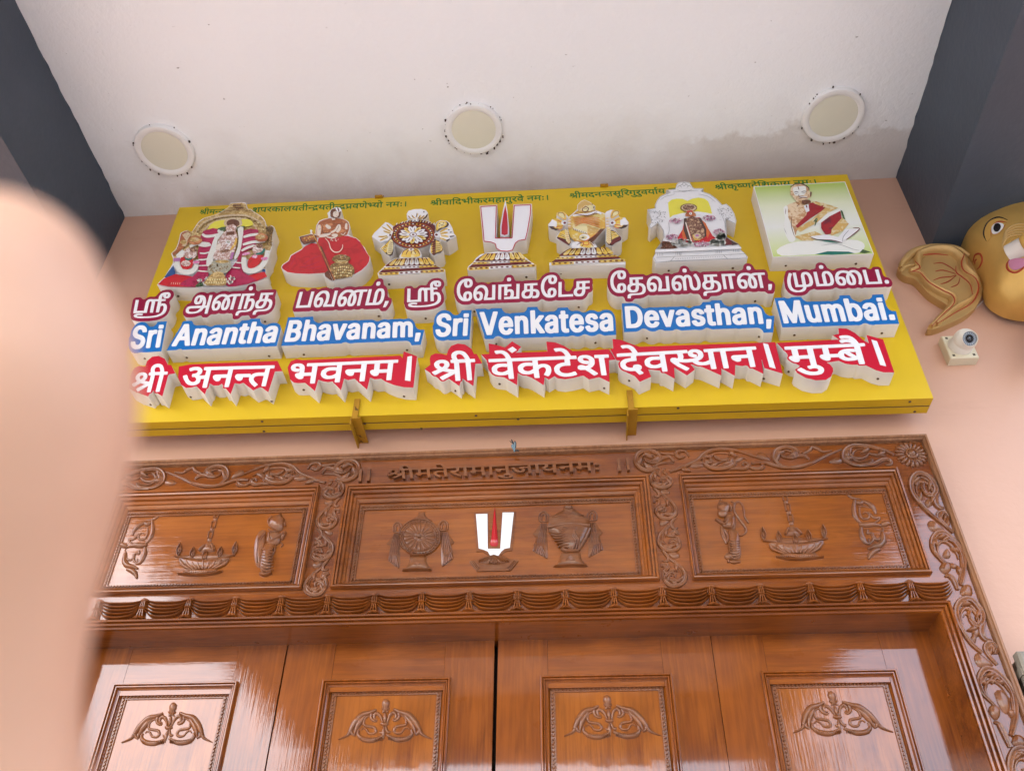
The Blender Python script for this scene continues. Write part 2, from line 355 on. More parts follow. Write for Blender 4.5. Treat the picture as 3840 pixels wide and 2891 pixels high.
# ------------------------------------------------------------------ lettering outlines (plane coordinates, steps from point to point)
WORDS = {
    'latin1': [[[-3442,4802,-6,1,-14,7,-6,4,-12,11,-9,14,-6,12,-8,26,1,4,2,3,2,1,26,1,6,-5,5,-16,7,-10,5,-5,9,-4,9,2,6,5,5,11,0,6,-2,18,-1,5,-7,9,-12,8,-33,15,-13,9,-8,9,-10,12,-9,21,-2,8,-3,23,0,13,3,15,4,10,5,8,8,8,13,8,28,0,8,-3,14,-7,10,-10,9,-11,7,-13,5,-15,3,-12,-1,-4,-2,-3,-2,-2,-26,0,-2,2,-3,3,-6,16,-7,9,-6,4,-9,3,-7,-3,-2,-3,-5,-9,-1,-12,2,-10,2,-6,5,-8,10,-8,27,-12,14,-8,10,-8,13,-14,10,-21,4,-12,3,-20,0,-16,-2,-17,-6,-14,-5,-9,-8,-6,-7,-5,-10,-3],[-3352,4808,-5,4,-2,4,-28,184,2,6,3,1,22,1,6,-4,5,4,9,3,13,0,8,-3,3,-3,2,-4,3,-26,0,-5,-2,-4,-3,-2,-13,1,-4,-1,-4,-4,-3,-10,-1,-10,1,-13,17,-110,-1,-4,-5,-5],[-3273,4809,-5,5,-2,4,-27,183,3,6,3,2,24,0,5,-4,2,-5,26,-181,-1,-5,-5,-4],[-3306,5023,-6,4,-1,4,-4,25,0,4,2,4,3,1,28,1,3,-2,3,-3,2,-4,3,-25,0,-4,-5,-5]],[[-3431,4759,-24,7,-22,18,-21,28,-16,36,-21,79,3,30,-8,53,0,25,9,39,11,20,15,12,14,6,21,0,25,-9,17,-13,25,-29,12,-8,13,-2,16,5,10,13,6,18,2,20,79,2,46,-341,-149,-4,-19,5,-29,-10]]],
    'latin2': [[[-2828,4811,-12,5,-8,7,-11,14,-5,14,-2,10,-1,20,2,10,3,10,5,8,12,11,18,8,22,4,8,2,1,3,-1,13,-6,11,-6,3,-5,-1,-8,-7,-5,-12,-3,-3,-4,-2,-9,0,-18,10,-4,4,-1,6,5,14,8,12,10,11,18,7,27,0,16,-7,10,-9,7,-10,5,-14,3,-20,3,-122,-3,-5,-4,-1,-24,0,-6,3,-6,-4,-8,-3],[-2369,4809,-5,2,-13,7,-8,8,-6,11,-5,20,-1,13,2,16,7,17,13,12,12,6,20,5,11,1,8,3,1,4,-2,12,-5,10,-6,3,-11,-5,-8,-15,-2,-3,-4,-1,-9,0,-18,9,-2,3,-2,5,1,6,3,9,7,11,8,9,7,5,17,6,25,0,9,-3,9,-5,10,-9,6,-12,4,-12,2,-26,-1,-111,-2,-4,-6,-4,-24,1,-5,3,-10,-6,-6,-1],[-2565,4811,-9,2,-10,5,-9,8,-5,10,-4,18,-2,105,-1,2,-9,0,-3,1,-4,6,0,24,4,6,3,2,10,0,0,32,1,3,5,4,26,0,4,-2,2,-3,1,-3,1,-31,17,-1,5,-4,1,-3,0,-24,-1,-4,-6,-4,-15,0,-1,-1,1,-99,2,-7,13,-1,6,-4,2,-4,3,-22,-3,-6,-8,-3,-8,-2],[-3142,4817,-5,4,-2,6,44,230,3,4,3,1,30,0,7,-5,2,-7,58,-207,4,-15,0,-5,-3,-6,-3,-1,-27,0,-3,1,-4,6,-16,57,-41,1,-2,-1,-11,-60,-5,-4],[-2981,4816,-6,4,-1,5,-7,168,1,6,3,3,3,2,24,0,7,-5,13,6,23,-1,5,-1,11,-7,8,-8,4,-5,8,-19,3,-16,1,-16,4,-106,-1,-6,-4,-3,-4,-2,-23,0,-6,5,-2,3,-4,116,-2,11,-5,7,-6,7,-4,0,-6,-4,-4,-6,-3,-8,-1,-9,3,-115,-4,-5,-3,-2],[-2728,4815,-5,4,-2,5,-4,166,1,6,4,3,3,2,24,0,7,-5,13,6,23,-1,5,-1,12,-8,10,-11,8,-19,3,-15,2,-122,-1,-6,-3,-4,-4,-1,-24,0,-6,4,-1,4,-3,116,-2,9,-4,8,-6,6,-4,1,-6,-4,-4,-7,-3,-7,-2,-10,1,-113,-3,-5,-4,-2],[-2523,4814,-5,4,-1,4,-2,224,2,4,5,4,26,0,6,-4,1,-4,1,-51,11,4,24,0,9,-4,9,-6,5,-6,7,-12,4,-13,2,-17,0,-120,-1,-4,-6,-4,-25,0,-6,4,-1,5,0,111,-3,13,-2,5,-6,7,-5,2,-5,-3,-5,-6,-5,-11,-1,-11,0,-109,-4,-5,-3,-2],[-2818,4852,7,-1,3,2,5,3,3,6,5,12,0,19,-22,-4,-6,-4,-2,-3,-2,-7,0,-9,3,-8,3,-4],[-2357,4849,5,-1,4,2,8,8,5,14,1,18,-22,-5,-6,-3,-3,-4,-1,-5,0,-13,5,-8],[-3089,4922,23,0,-14,52]],[[-2819,4771,-26,6,-12,-2,-189,0,-11,8,-13,3,-14,-3,-11,-7,-84,0,29,164,1,22,7,20,13,70,0,37,10,14,66,-1,12,-15,13,-25,18,-15,13,-3,78,-1,31,-17,14,-3,13,2,22,14,18,4,18,0,26,-6,19,4,100,0,9,4,12,11,12,23,53,1,9,4,12,11,80,-2,3,-21,9,-22,11,-14,22,-15,9,-4,15,0,29,16,18,4,18,0,22,-8,10,-7,15,-17,5,-11,9,-27,2,-17,-2,-177,-60,0,-25,-4,-27,7,-12,-3,-169,0,-21,5,-15,-4,-188,1,-16,-4]]],
    'latin3': [[[-1157,4758,-6,4,-1,7,2,78,6,4,27,0,7,-4,1,-5,-9,-80,-6,-4],[-1927,4808,-14,6,-4,4,-6,6,-6,12,-6,17,-1,11,1,14,1,9,3,9,6,8,5,5,8,6,13,5,30,6,1,3,-1,14,-6,10,-3,2,-5,0,-9,-7,-5,-12,-3,-3,-3,-1,-9,0,-18,9,-3,5,0,5,2,10,6,11,8,10,8,6,11,4,6,2,20,-1,10,-2,12,-8,6,-5,7,-11,4,-11,3,-13,3,-125,-3,-5,-3,-2,-24,1,-5,2,-12,-6],[-1685,4807,-8,3,-8,5,-7,6,-7,11,-5,11,-3,16,0,11,1,12,3,10,6,10,11,9,14,6,31,6,1,3,-2,14,-6,10,-3,1,-5,0,-8,-5,-6,-13,-2,-3,-3,-1,-10,0,-17,9,-4,5,0,6,3,11,5,9,12,12,8,5,13,4,20,-1,12,-4,7,-3,8,-8,7,-9,6,-16,2,-11,6,-121,-3,-5,-3,-2,-24,1,-6,2,-13,-6],[-1438,4806,-16,7,-7,7,-7,10,-6,14,-3,13,1,23,3,10,5,8,11,10,15,6,30,6,1,2,-2,15,-6,9,-3,2,-5,0,-9,-6,-5,-12,-2,-3,-3,-1,-10,0,-18,9,-3,5,0,4,2,10,6,11,7,9,8,6,17,5,20,0,12,-4,7,-3,9,-8,6,-9,7,-16,2,-9,8,-120,-3,-5,-3,-2,-24,0,-5,3,-12,-6],[-2214,4813,-4,4,-2,4,0,226,3,5,4,1,62,-1,7,-1,12,-6,7,-5,8,-10,5,-9,5,-15,2,-11,0,-22,-1,-10,-6,-16,-8,-9,8,-9,5,-8,6,-16,3,-13,0,-25,-3,-13,-5,-16,-3,-5,-9,-9,-14,-9,-11,-2],[-2076,4813,-5,3,-1,4,-3,223,1,4,5,4,25,-1,5,-4,2,-4,1,-51,12,5,19,-1,8,-2,8,-5,8,-8,8,-15,4,-15,2,-13,2,-117,-1,-4,-5,-4,-25,0,-6,4,-1,5,-2,108,-2,11,-4,10,-3,4,-5,2,-7,-3,-5,-8,-2,-5,-3,-13,2,-108,-4,-5,-3,-2],[-1798,4811,-5,4,-2,5,-44,159,0,7,3,3,4,1,25,0,5,-4,24,-86,1,-3,19,88,5,4,26,-1,6,-4,1,-7,-35,-162,-6,-4],[-1587,4811,-5,3,-2,4,-8,159,1,5,6,4,23,-1,7,-3,8,4,6,1,19,0,4,-1,10,-5,10,-9,8,-14,5,-14,2,-15,7,-110,-1,-5,-2,-3,-5,-1,-23,0,-6,4,-2,5,-5,104,-2,10,-5,10,-8,6,-7,-3,-5,-8,-2,-4,-2,-13,5,-104,-3,-5,-3,-2],[-1340,4809,-5,4,-2,4,-10,157,0,4,6,4,23,-1,6,-3,6,4,8,2,14,0,10,-4,13,-10,10,9,8,3,6,1,14,0,7,-1,14,-9,12,-16,4,-10,4,-13,9,-118,0,-3,-6,-4,-24,0,-4,1,-4,5,-9,113,-3,10,-4,5,-4,2,-4,0,-4,-5,-4,-8,0,-10,7,-105,0,-4,-3,-3,-4,-1,-23,0,-6,4,-2,5,-8,111,-4,11,-3,3,-5,3,-6,-4,-2,-3,-3,-8,-1,-10,7,-106,-3,-5,-3,-1],[-1913,4846,7,2,8,10,4,12,0,16,-4,1,-17,-4,-6,-4,-2,-3,-2,-7,0,-11,5,-8],[-1676,4846,4,-1,5,0,4,3,5,6,2,6,2,10,-1,14,-3,0,-16,-3,-6,-4,-3,-4,-2,-10,1,-8,4,-6],[-1430,4844,5,-1,4,1,4,2,5,6,4,11,-1,19,-3,0,-16,-4,-6,-3,-3,-4,-2,-10,2,-6,2,-6],[-2180,4853,21,-1,8,2,6,2,5,7,3,7,1,7,-1,14,-6,13,-6,7,-6,3,-26,0],[-2181,4954,22,-1,3,2,6,4,3,6,4,12,0,11,-3,12,-4,7,-4,3,-4,1,-23,0]],[[-1185,4721,-7,19,-11,17,-13,10,-18,5,-166,0,-20,-4,-14,1,-21,5,-10,-2,-183,0,-16,-3,-17,0,-18,6,-12,8,-12,2,-12,-2,-19,-10,-58,0,-12,2,-10,-2,-56,0,-19,-4,-16,0,-20,6,-10,-2,-146,0,-19,6,-27,-6,-92,0,-1,320,87,-2,29,-7,12,2,8,4,74,-1,8,-34,9,-16,27,-22,16,-5,13,2,22,14,21,4,26,-4,85,0,11,-3,12,3,85,-3,26,3,30,-8,17,5,80,0,15,-3,27,-16,12,-3,13,2,21,13,20,5,17,-2,22,-6,16,5,57,-1,17,2,32,-7,29,6,17,-2,23,-15,13,-16,12,-27,13,-42,14,-19,18,-10,38,-3,-17,-164]]],
    'latin4': [[[-954,4797,-6,1,-14,7,-5,4,-11,12,-7,13,-4,12,-4,20,1,9,5,4,27,0,5,-5,3,-15,5,-11,10,-7,8,-1,5,1,8,5,6,10,2,11,-1,17,-6,9,-6,6,-36,18,-12,9,-8,9,-8,12,-4,13,-3,15,0,22,2,13,5,15,10,14,12,10,15,7,29,-1,8,-3,13,-8,9,-10,7,-11,5,-12,4,-15,1,-11,-1,-4,-6,-5,-26,1,-5,4,-4,16,-6,9,-5,5,-9,3,-8,-3,-3,-2,-6,-9,-2,-11,1,-16,4,-8,9,-8,26,-13,14,-8,9,-8,9,-11,6,-13,4,-10,2,-12,0,-19,-3,-16,-5,-17,-7,-13,-8,-8,-8,-6,-12,-5,-7,-2],[-860,4800,-5,4,-1,4,-1,178,3,5,3,1,23,0,6,-4,5,4,10,2,13,0,6,-2,5,-4,1,-4,0,-26,-1,-4,-3,-4,-3,-1,-14,1,-4,-1,-5,-4,-2,-4,-5,-15,-1,-12,1,-107,-1,-4,-6,-4],[-778,4798,-5,4,-1,5,0,177,3,5,4,2,24,-1,5,-4,2,-6,-1,-174,-1,-4,-6,-4],[-781,5004,-4,4,-2,4,0,25,1,4,6,4,29,-1,3,-1,3,-3,1,-4,0,-25,-1,-3,-6,-5]],[[-949,4756,-24,7,-20,18,-18,28,-11,35,-9,77,8,29,-1,52,4,23,14,38,16,18,16,11,16,5,22,0,24,-10,16,-13,21,-29,11,-8,14,-3,17,5,12,11,9,17,6,20,82,-2,-4,-328,-155,1,-19,6,-31,-9]]],
    'latin5': [[[-446,4790,-10,3,-13,8,-10,12,-6,8,-10,27,-6,32,0,35,2,20,5,19,7,15,9,11,8,7,11,5,25,0,5,-2,10,-5,12,-12,9,-14,7,-19,4,-17,2,-21,1,-21,-4,-6,-3,-1,-70,0,2,-15,4,-12,5,-8,5,-4,6,-3,6,2,3,2,5,9,3,10,6,5,8,-1,17,-8,4,-4,1,-3,1,-4,-5,-18,-7,-12,-6,-7,-7,-7,-11,-5,-7,-1],[-98,4786,-12,6,-8,6,-11,17,-6,23,1,29,4,13,5,10,11,10,10,6,8,2,17,4,5,0,7,3,1,8,-2,11,-5,9,-6,3,-9,-4,-3,-5,-5,-12,-3,-3,-3,-2,-9,0,-17,10,-4,4,-1,7,3,11,6,12,14,15,6,4,12,4,24,0,16,-7,10,-10,6,-9,6,-20,2,-18,1,-127,-4,-5,-3,-2,-23,0,-6,4,-6,-5,-9,-2],[110,4784,-9,2,-14,10,-8,9,-10,18,-5,14,-4,21,-1,44,3,19,6,21,5,14,9,13,10,9,9,5,5,2,24,-1,8,-3,12,-8,8,-9,9,-16,5,-19,2,-14,1,-41,-4,-6,-3,-1,-69,1,-1,-6,3,-13,2,-8,6,-10,10,-6,6,2,3,2,5,8,4,11,6,5,8,0,17,-9,4,-4,1,-5,-3,-14,-4,-9,-6,-9,-11,-11,-7,-5,-7,-3,-7,-1],[225,4782,-10,3,-7,4,-6,4,-8,10,-8,20,-3,11,1,7,4,4,12,5,4,2,10,0,6,-5,2,-10,4,-9,6,-4,4,0,8,4,3,6,2,5,0,8,-2,6,-5,5,-31,14,-9,8,-7,8,-6,17,-2,10,0,17,2,10,7,17,3,6,12,11,15,7,25,0,8,-3,7,-4,12,-14,5,-12,4,-13,-1,-9,-3,-3,-14,-7,-12,0,-6,5,-7,16,-3,3,-5,0,-6,-4,-3,-4,-2,-8,1,-8,3,-5,4,-3,29,-13,6,-4,8,-8,7,-12,4,-14,0,-23,-5,-21,-8,-15,-5,-5,-8,-6,-11,-6,-7,-1],[329,4781,-7,3,-10,7,-8,10,-4,8,-4,12,-1,11,0,25,2,9,3,10,7,9,5,6,7,5,17,7,17,4,4,0,8,2,1,6,-2,13,-4,10,-7,2,-6,-2,-5,-4,-6,-15,-3,-3,-3,-1,-9,0,-17,10,-4,4,0,6,3,11,7,14,14,14,6,3,11,4,25,0,9,-3,9,-5,8,-10,5,-7,5,-18,2,-24,-3,-122,-2,-4,-6,-4,-23,0,-5,4,-10,-6,-5,-1],[29,4786,-8,1,-8,4,-10,11,-4,8,-3,11,-2,13,-1,108,-1,2,-8,0,-3,2,-3,5,0,27,1,3,4,4,10,1,0,34,1,3,5,4,26,0,3,-2,2,-3,1,-4,1,-33,16,-1,5,-4,1,-3,0,-25,-1,-4,-6,-5,-14,0,-1,-1,0,-103,1,-7,2,-3,12,0,6,-5,4,-27,-4,-7,-6,-3,-6,0,-2,-1],[-588,4796,-5,4,-2,4,-62,231,-2,10,0,4,5,4,28,0,6,-5,43,-160,27,159,5,5,27,-1,4,-1,3,-6,-42,-244,-6,-5],[-363,4793,-5,4,-1,5,-6,178,1,5,6,5,24,-1,7,-5,11,6,23,0,12,-6,12,-12,5,-9,6,-20,2,-13,3,-128,-1,-6,-5,-4,-24,0,-3,2,-4,4,-1,5,-3,118,-4,17,-5,7,-3,3,-4,0,-5,-3,-4,-5,-4,-10,-1,-9,2,-121,-3,-6,-3,-1],[-238,4792,-5,4,-1,4,-6,239,2,4,5,4,25,0,6,-4,1,-5,2,-102,30,50,4,1,28,0,4,-2,3,-6,-1,-6,-40,-70,-1,-2,46,-95,2,-7,-1,-4,-6,-5,-29,1,-3,1,-4,5,-30,62,1,-58,-1,-5,-4,-3,-3,-2],[-88,4829,6,-1,3,1,5,4,3,6,5,14,0,19,-12,-2,-9,-3,-6,-4,-2,-3,-2,-6,0,-12,5,-10],[341,4823,6,0,3,1,8,8,5,16,1,19,-21,-5,-6,-4,-3,-4,-1,-7,0,-14,4,-7],[-463,4916,37,0,-1,10,-5,13,-3,5,-6,5,-6,1,-6,-4,-5,-9,-3,-9],[99,4909,37,-1,-4,19,-4,9,-6,6,-6,0,-6,-4,-6,-10,-4,-10]],[[-432,4748,-15,1,-14,5,-27,23,-17,5,-16,-5,-10,-10,-9,-14,-62,1,-11,15,-2,34,-79,293,82,-1,12,-8,13,-3,12,3,11,7,83,-1,10,-29,14,-20,11,-8,33,-10,18,6,68,-1,26,4,11,8,10,15,10,32,78,-1,6,-25,10,-17,12,-12,17,-6,88,0,9,4,12,12,11,24,78,-1,12,-27,17,-15,15,-3,15,4,19,-1,14,-5,22,-16,13,-3,14,3,25,16,13,4,25,-2,10,-4,19,-14,12,-3,12,2,17,12,15,6,24,1,10,-3,11,-5,14,-12,8,-13,12,-31,5,-49,-6,-168,-57,0,-25,-3,-9,1,-15,7,-11,9,-13,3,-12,-3,-24,-14,-23,-2,-16,4,-24,16,-12,3,-13,-3,-27,-16,-14,-3,-16,2,-20,9,-11,3,-33,-10,-18,0,-18,5,-16,-3,-56,0,-17,-4,-27,5,-72,2,-204,1,-17,4]]],
    'latin6': [[[1575,4739,-5,4,0,8,14,83,6,4,27,-1,5,-4,1,-7,-21,-83,-6,-4],[696,4801,-9,3,-13,9,-9,9,-9,18,-4,13,-4,23,0,13,1,27,4,20,6,17,5,10,9,12,7,6,14,7,6,2,20,-1,11,-4,10,-6,7,-8,8,-12,6,-20,2,-12,2,-18,-1,-23,-4,-5,-3,-2,-70,1,-1,-2,2,-15,3,-9,5,-8,5,-4,4,-2,5,1,6,3,4,6,5,11,5,4,11,-1,16,-7,4,-6,0,-5,-5,-13,-7,-12,-7,-8,-8,-6,-16,-6],[924,4798,-10,5,-7,5,-6,7,-5,11,-5,20,2,28,7,17,4,4,10,9,9,5,13,3,27,5,1,8,-1,11,-4,8,-4,2,-6,1,-6,-5,-7,-9,-2,-5,-3,-3,-3,-1,-10,0,-17,9,-3,5,0,5,6,15,7,10,12,11,7,3,13,4,21,0,9,-3,7,-4,9,-7,6,-9,6,-18,2,-21,-5,-117,-3,-5,-4,-1,-24,0,-5,2,-13,-5],[1052,4796,-6,2,-10,5,-13,13,-5,10,-3,12,-2,10,2,3,7,6,13,4,10,0,3,-1,3,-4,2,-10,4,-7,4,-3,7,-1,7,4,3,5,3,8,-1,6,-3,5,-3,4,-30,12,-9,6,-5,6,-5,9,-4,12,-1,17,1,10,1,6,5,13,6,8,13,12,16,6,22,0,9,-3,8,-5,11,-13,7,-18,2,-8,-1,-5,-3,-2,-17,-8,-10,0,-6,5,-6,16,-5,3,-3,0,-6,-4,-4,-5,-1,-4,0,-8,3,-7,5,-4,22,-8,9,-5,8,-6,6,-8,4,-7,3,-15,1,-11,-2,-10,-3,-15,-4,-8,-11,-13,-8,-6,-16,-6],[1358,4792,-10,5,-6,5,-5,6,-5,8,-4,14,-2,10,3,28,6,15,5,6,10,8,9,5,13,4,27,5,2,6,-2,11,-3,9,-4,3,-6,0,-7,-4,-12,-17,-3,-2,-9,0,-18,9,-3,6,1,5,5,14,9,11,13,11,18,6,21,0,10,-3,11,-7,9,-11,6,-17,2,-24,-7,-116,-3,-5,-4,-1,-24,0,-5,3,-13,-6],[1164,4796,-12,5,-7,6,-5,9,-4,12,-1,11,4,102,-1,2,-8,0,-3,1,-3,4,-1,4,1,22,1,3,5,4,11,0,2,33,3,6,4,1,24,0,4,-2,2,-3,1,-3,-1,-32,16,-1,4,-4,1,-4,0,-22,-2,-4,-6,-4,-14,0,-1,-2,-5,-96,1,-6,2,-3,12,1,6,-4,1,-4,2,-22,-4,-7,-5,-2,-6,-1],[507,4807,-4,4,-2,4,4,225,4,6,3,1,59,-1,9,-1,18,-8,15,-13,12,-18,6,-17,6,-29,2,-33,-1,-22,-6,-32,-7,-20,-4,-10,-8,-11,-9,-10,-10,-7,-13,-6,-11,-3],[813,4803,-5,4,-2,7,-35,162,1,6,3,3,4,1,25,0,6,-4,19,-92,25,90,3,3,3,2,27,-1,5,-4,1,-5,-47,-167,-3,-4,-3,-1],[1210,4798,-5,4,-1,4,10,222,2,4,6,4,25,0,5,-5,1,-3,-2,-51,13,4,19,0,5,-2,8,-3,4,-4,6,-6,7,-13,3,-12,2,-18,-6,-119,-2,-4,-5,-4,-25,1,-6,4,0,5,5,109,-1,10,-3,9,-3,4,-6,4,-7,-4,-6,-8,-5,-19,-6,-107,-3,-5,-4,-2],[1456,4795,-4,3,-1,4,9,165,1,5,6,4,24,-1,7,-3,14,5,20,0,7,-3,10,-6,5,-5,5,-9,5,-17,1,-16,-7,-119,-1,-5,-3,-2,-5,-2,-23,0,-5,5,-1,5,7,110,-2,10,-2,6,-3,5,-6,4,-7,-4,-5,-6,-6,-16,-7,-111,-4,-6,-3,-1],[941,4836,5,1,5,4,6,8,4,11,1,17,-4,0,-17,-3,-8,-6,-3,-8,1,-14,4,-7],[1375,4830,5,1,6,4,6,8,4,12,2,16,-4,0,-17,-3,-5,-3,-4,-4,-3,-7,0,-11,4,-9,3,-3],[541,4847,13,-1,14,3,9,4,4,5,8,11,4,11,6,25,1,33,-1,16,-4,18,-5,13,-6,9,-9,7,-11,4,-19,1,-1,-2],[688,4918,38,-1,-2,13,-4,11,-5,6,-6,3,-3,0,-5,-4,-7,-10,-4,-7]],[[1542,4700,-4,20,-8,18,-12,11,-17,6,-109,1,-19,-4,-15,1,-19,6,-11,-2,-142,2,-21,-2,-15,5,-17,12,-12,3,-12,-3,-24,-14,-16,-3,-14,0,-26,6,-103,-5,-16,7,-12,8,-12,3,-12,-2,-19,-11,-58,1,-23,14,-11,2,-12,-2,-30,-16,-22,-1,-22,8,-25,23,-18,5,-13,-3,-29,-20,-19,-6,-92,0,5,318,78,0,27,-6,15,-7,15,-14,23,-31,11,-8,12,-2,36,11,29,-4,89,0,12,-3,12,3,86,-3,28,3,20,-5,22,-15,13,-3,13,3,25,15,16,4,22,-1,10,4,13,12,12,22,51,0,9,4,13,11,77,-2,2,-21,11,-28,12,-12,23,-14,21,1,23,14,22,5,16,-2,22,-6,17,5,83,1,15,-3,15,-10,15,-20,11,-30,6,-43,12,-22,17,-11,37,-2,-42,-176]]],
    'latin7': [[[2253,4777,-8,3,-7,5,-6,-4,-24,0,-3,2,-3,5,10,232,2,4,5,4,25,0,4,-2,2,-3,1,-4,-2,-51,10,4,24,-1,15,-8,10,-10,5,-10,5,-15,4,-19,1,-22,-2,-35,-6,-24,-8,-21,-9,-14,-14,-11,-14,-5],[2360,4776,-11,5,-8,6,-6,9,-3,7,-5,23,3,28,4,13,7,9,12,10,9,5,9,3,22,3,7,3,2,7,-1,11,-5,10,-6,3,-6,-3,-6,-6,-6,-12,-3,-3,-3,-2,-9,0,-17,10,-3,4,-1,6,4,11,6,12,16,14,6,4,12,4,25,0,15,-7,10,-9,4,-9,5,-13,1,-24,-8,-122,-2,-4,-5,-4,-23,1,-6,3,-10,-5,-5,-2],[1936,4783,-11,2,-8,5,-7,7,-7,12,-5,18,-2,20,2,120,4,6,3,1,25,0,5,-5,1,-3,-1,-120,2,-10,4,-8,4,-4,5,0,5,4,5,7,5,19,3,111,4,7,3,1,24,0,6,-4,1,-4,-5,-174,-3,-5,-3,-2,-24,0,-6,5,-11,-6,-6,0,-2,-1],[2514,4776,-5,4,-1,4,3,40,2,5,3,3,5,1,26,0,3,-2,2,-3,1,-4,-3,-39,-1,-5,-6,-5],[1716,4788,-5,4,-1,4,0,228,1,5,6,4,33,0,4,-2,3,-3,36,-146,38,145,3,4,4,1,33,0,3,-2,3,-3,1,-5,-4,-227,-1,-5,-5,-4,-25,0,-4,2,-2,3,-1,3,0,99,-27,-102,-5,-4,-23,0,-3,2,-4,3,-1,6,-24,97,-1,-101,-4,-5,-3,-1],[2026,4784,-4,4,-2,4,5,173,1,3,6,5,24,0,6,-4,13,6,18,0,9,-4,11,-11,11,9,12,5,20,0,12,-6,11,-11,4,-9,4,-16,2,-12,-6,-130,-1,-4,-6,-4,-24,0,-3,2,-3,4,4,126,-2,10,-4,7,-5,2,-6,-4,-3,-4,-3,-7,-2,-12,-5,-117,-3,-5,-3,-1,-24,0,-3,1,-3,5,-1,5,4,120,-2,11,-4,5,-2,3,-4,0,-4,-3,-4,-6,-3,-7,-2,-10,-4,-117,-3,-5,-4,-2],[2457,4778,-5,4,-1,6,11,172,3,4,5,4,25,-1,5,-4,1,-4,-13,-175,-3,-5,-4,-1],[2260,4818,5,1,3,2,9,15,5,16,2,19,0,26,-3,16,-7,14,-5,4,-5,-1,-4,-2,-7,-10,-4,-9,-4,-21,-2,-25,3,-22,3,-9,5,-9],[2373,4817,6,-1,4,1,5,4,4,6,5,14,2,18,-22,-5,-6,-4,-2,-3,-3,-6,0,-12,0,-3,3,-6],[2468,4981,-4,4,-1,4,1,24,1,4,7,4,29,0,3,-1,2,-3,1,-4,-2,-24,-1,-4,-6,-5]],[[2365,4735,-21,6,-16,13,-13,3,-13,-3,-20,-13,-16,-4,-27,3,-294,3,-15,0,-20,7,-19,-5,-200,3,-1,325,77,0,14,-10,14,-3,13,3,13,10,77,-1,6,-24,8,-15,13,-13,9,-4,136,-3,19,2,28,-6,40,7,16,9,14,19,8,25,77,-1,6,-34,9,-17,27,-24,17,-5,12,2,21,13,16,7,28,2,10,4,18,19,12,27,82,0,-8,-126,4,-29,7,-17,12,-12,9,-4,23,-3,-11,-136,-176,3,-15,-4]]],
    'deva1': [[[-3212,4337,-3,4,-6,63,-2,0,-17,-15,-47,-40,-4,0,-4,2,-12,18,-2,6,6,6,49,37,1,3,-41,13,-42,-34,-5,0,-3,2,-5,6,-10,17,2,4,15,9,18,14,0,1,-14,15,-9,14,-3,13,0,15,4,13,8,11,11,7,11,3,17,0,14,-4,9,-6,11,-11,3,-6,5,-14,0,-18,-3,-11,-11,-18,10,-4,18,-5,19,-3,-6,67,-18,1,-3,4,-1,22,2,2,10,1,-7,25,-2,21,0,6,6,16,6,9,7,5,16,6,18,0,13,-4,7,-4,8,-6,8,-10,5,-8,11,-22,12,-33,26,0,3,-2,1,-2,2,-21,-2,-3,-2,-1,-23,0,-1,-2,13,-167,0,-4,-3,-2,-22,0,-2,0,-3,3,-14,171,-40,0,14,-171,-1,-2,-2,-2],[-3302,4471,3,0,5,5,4,9,2,8,-1,11,-2,4,-4,4,-5,3,-10,-1,-6,-3,-3,-3,-1,-8,1,-6,5,-12],[-3207,4542,43,0,0,4,-7,19,-9,19,-8,9,-9,5,-8,0,-4,-1,-4,-4,-3,-6,-2,-10,1,-10,5,-15]],[[-3084,4294,-44,31,-19,1,-4,2,-7,10,-2,10,-10,8,-3,0,2,-2,0,-16,-7,-10,-10,-3,-5,-25,-2,-3,-91,40,-11,0,-4,2,-8,8,-70,43,-11,66,-12,92,11,52,32,20,53,-13,-3,60,29,45,52,8,60,-35,42,-66,27,-3,2,-1,56,-88,-1,-4,-42,-6,-3,-2,-5,-11,11,-198,0,-12,-1,-1]]],
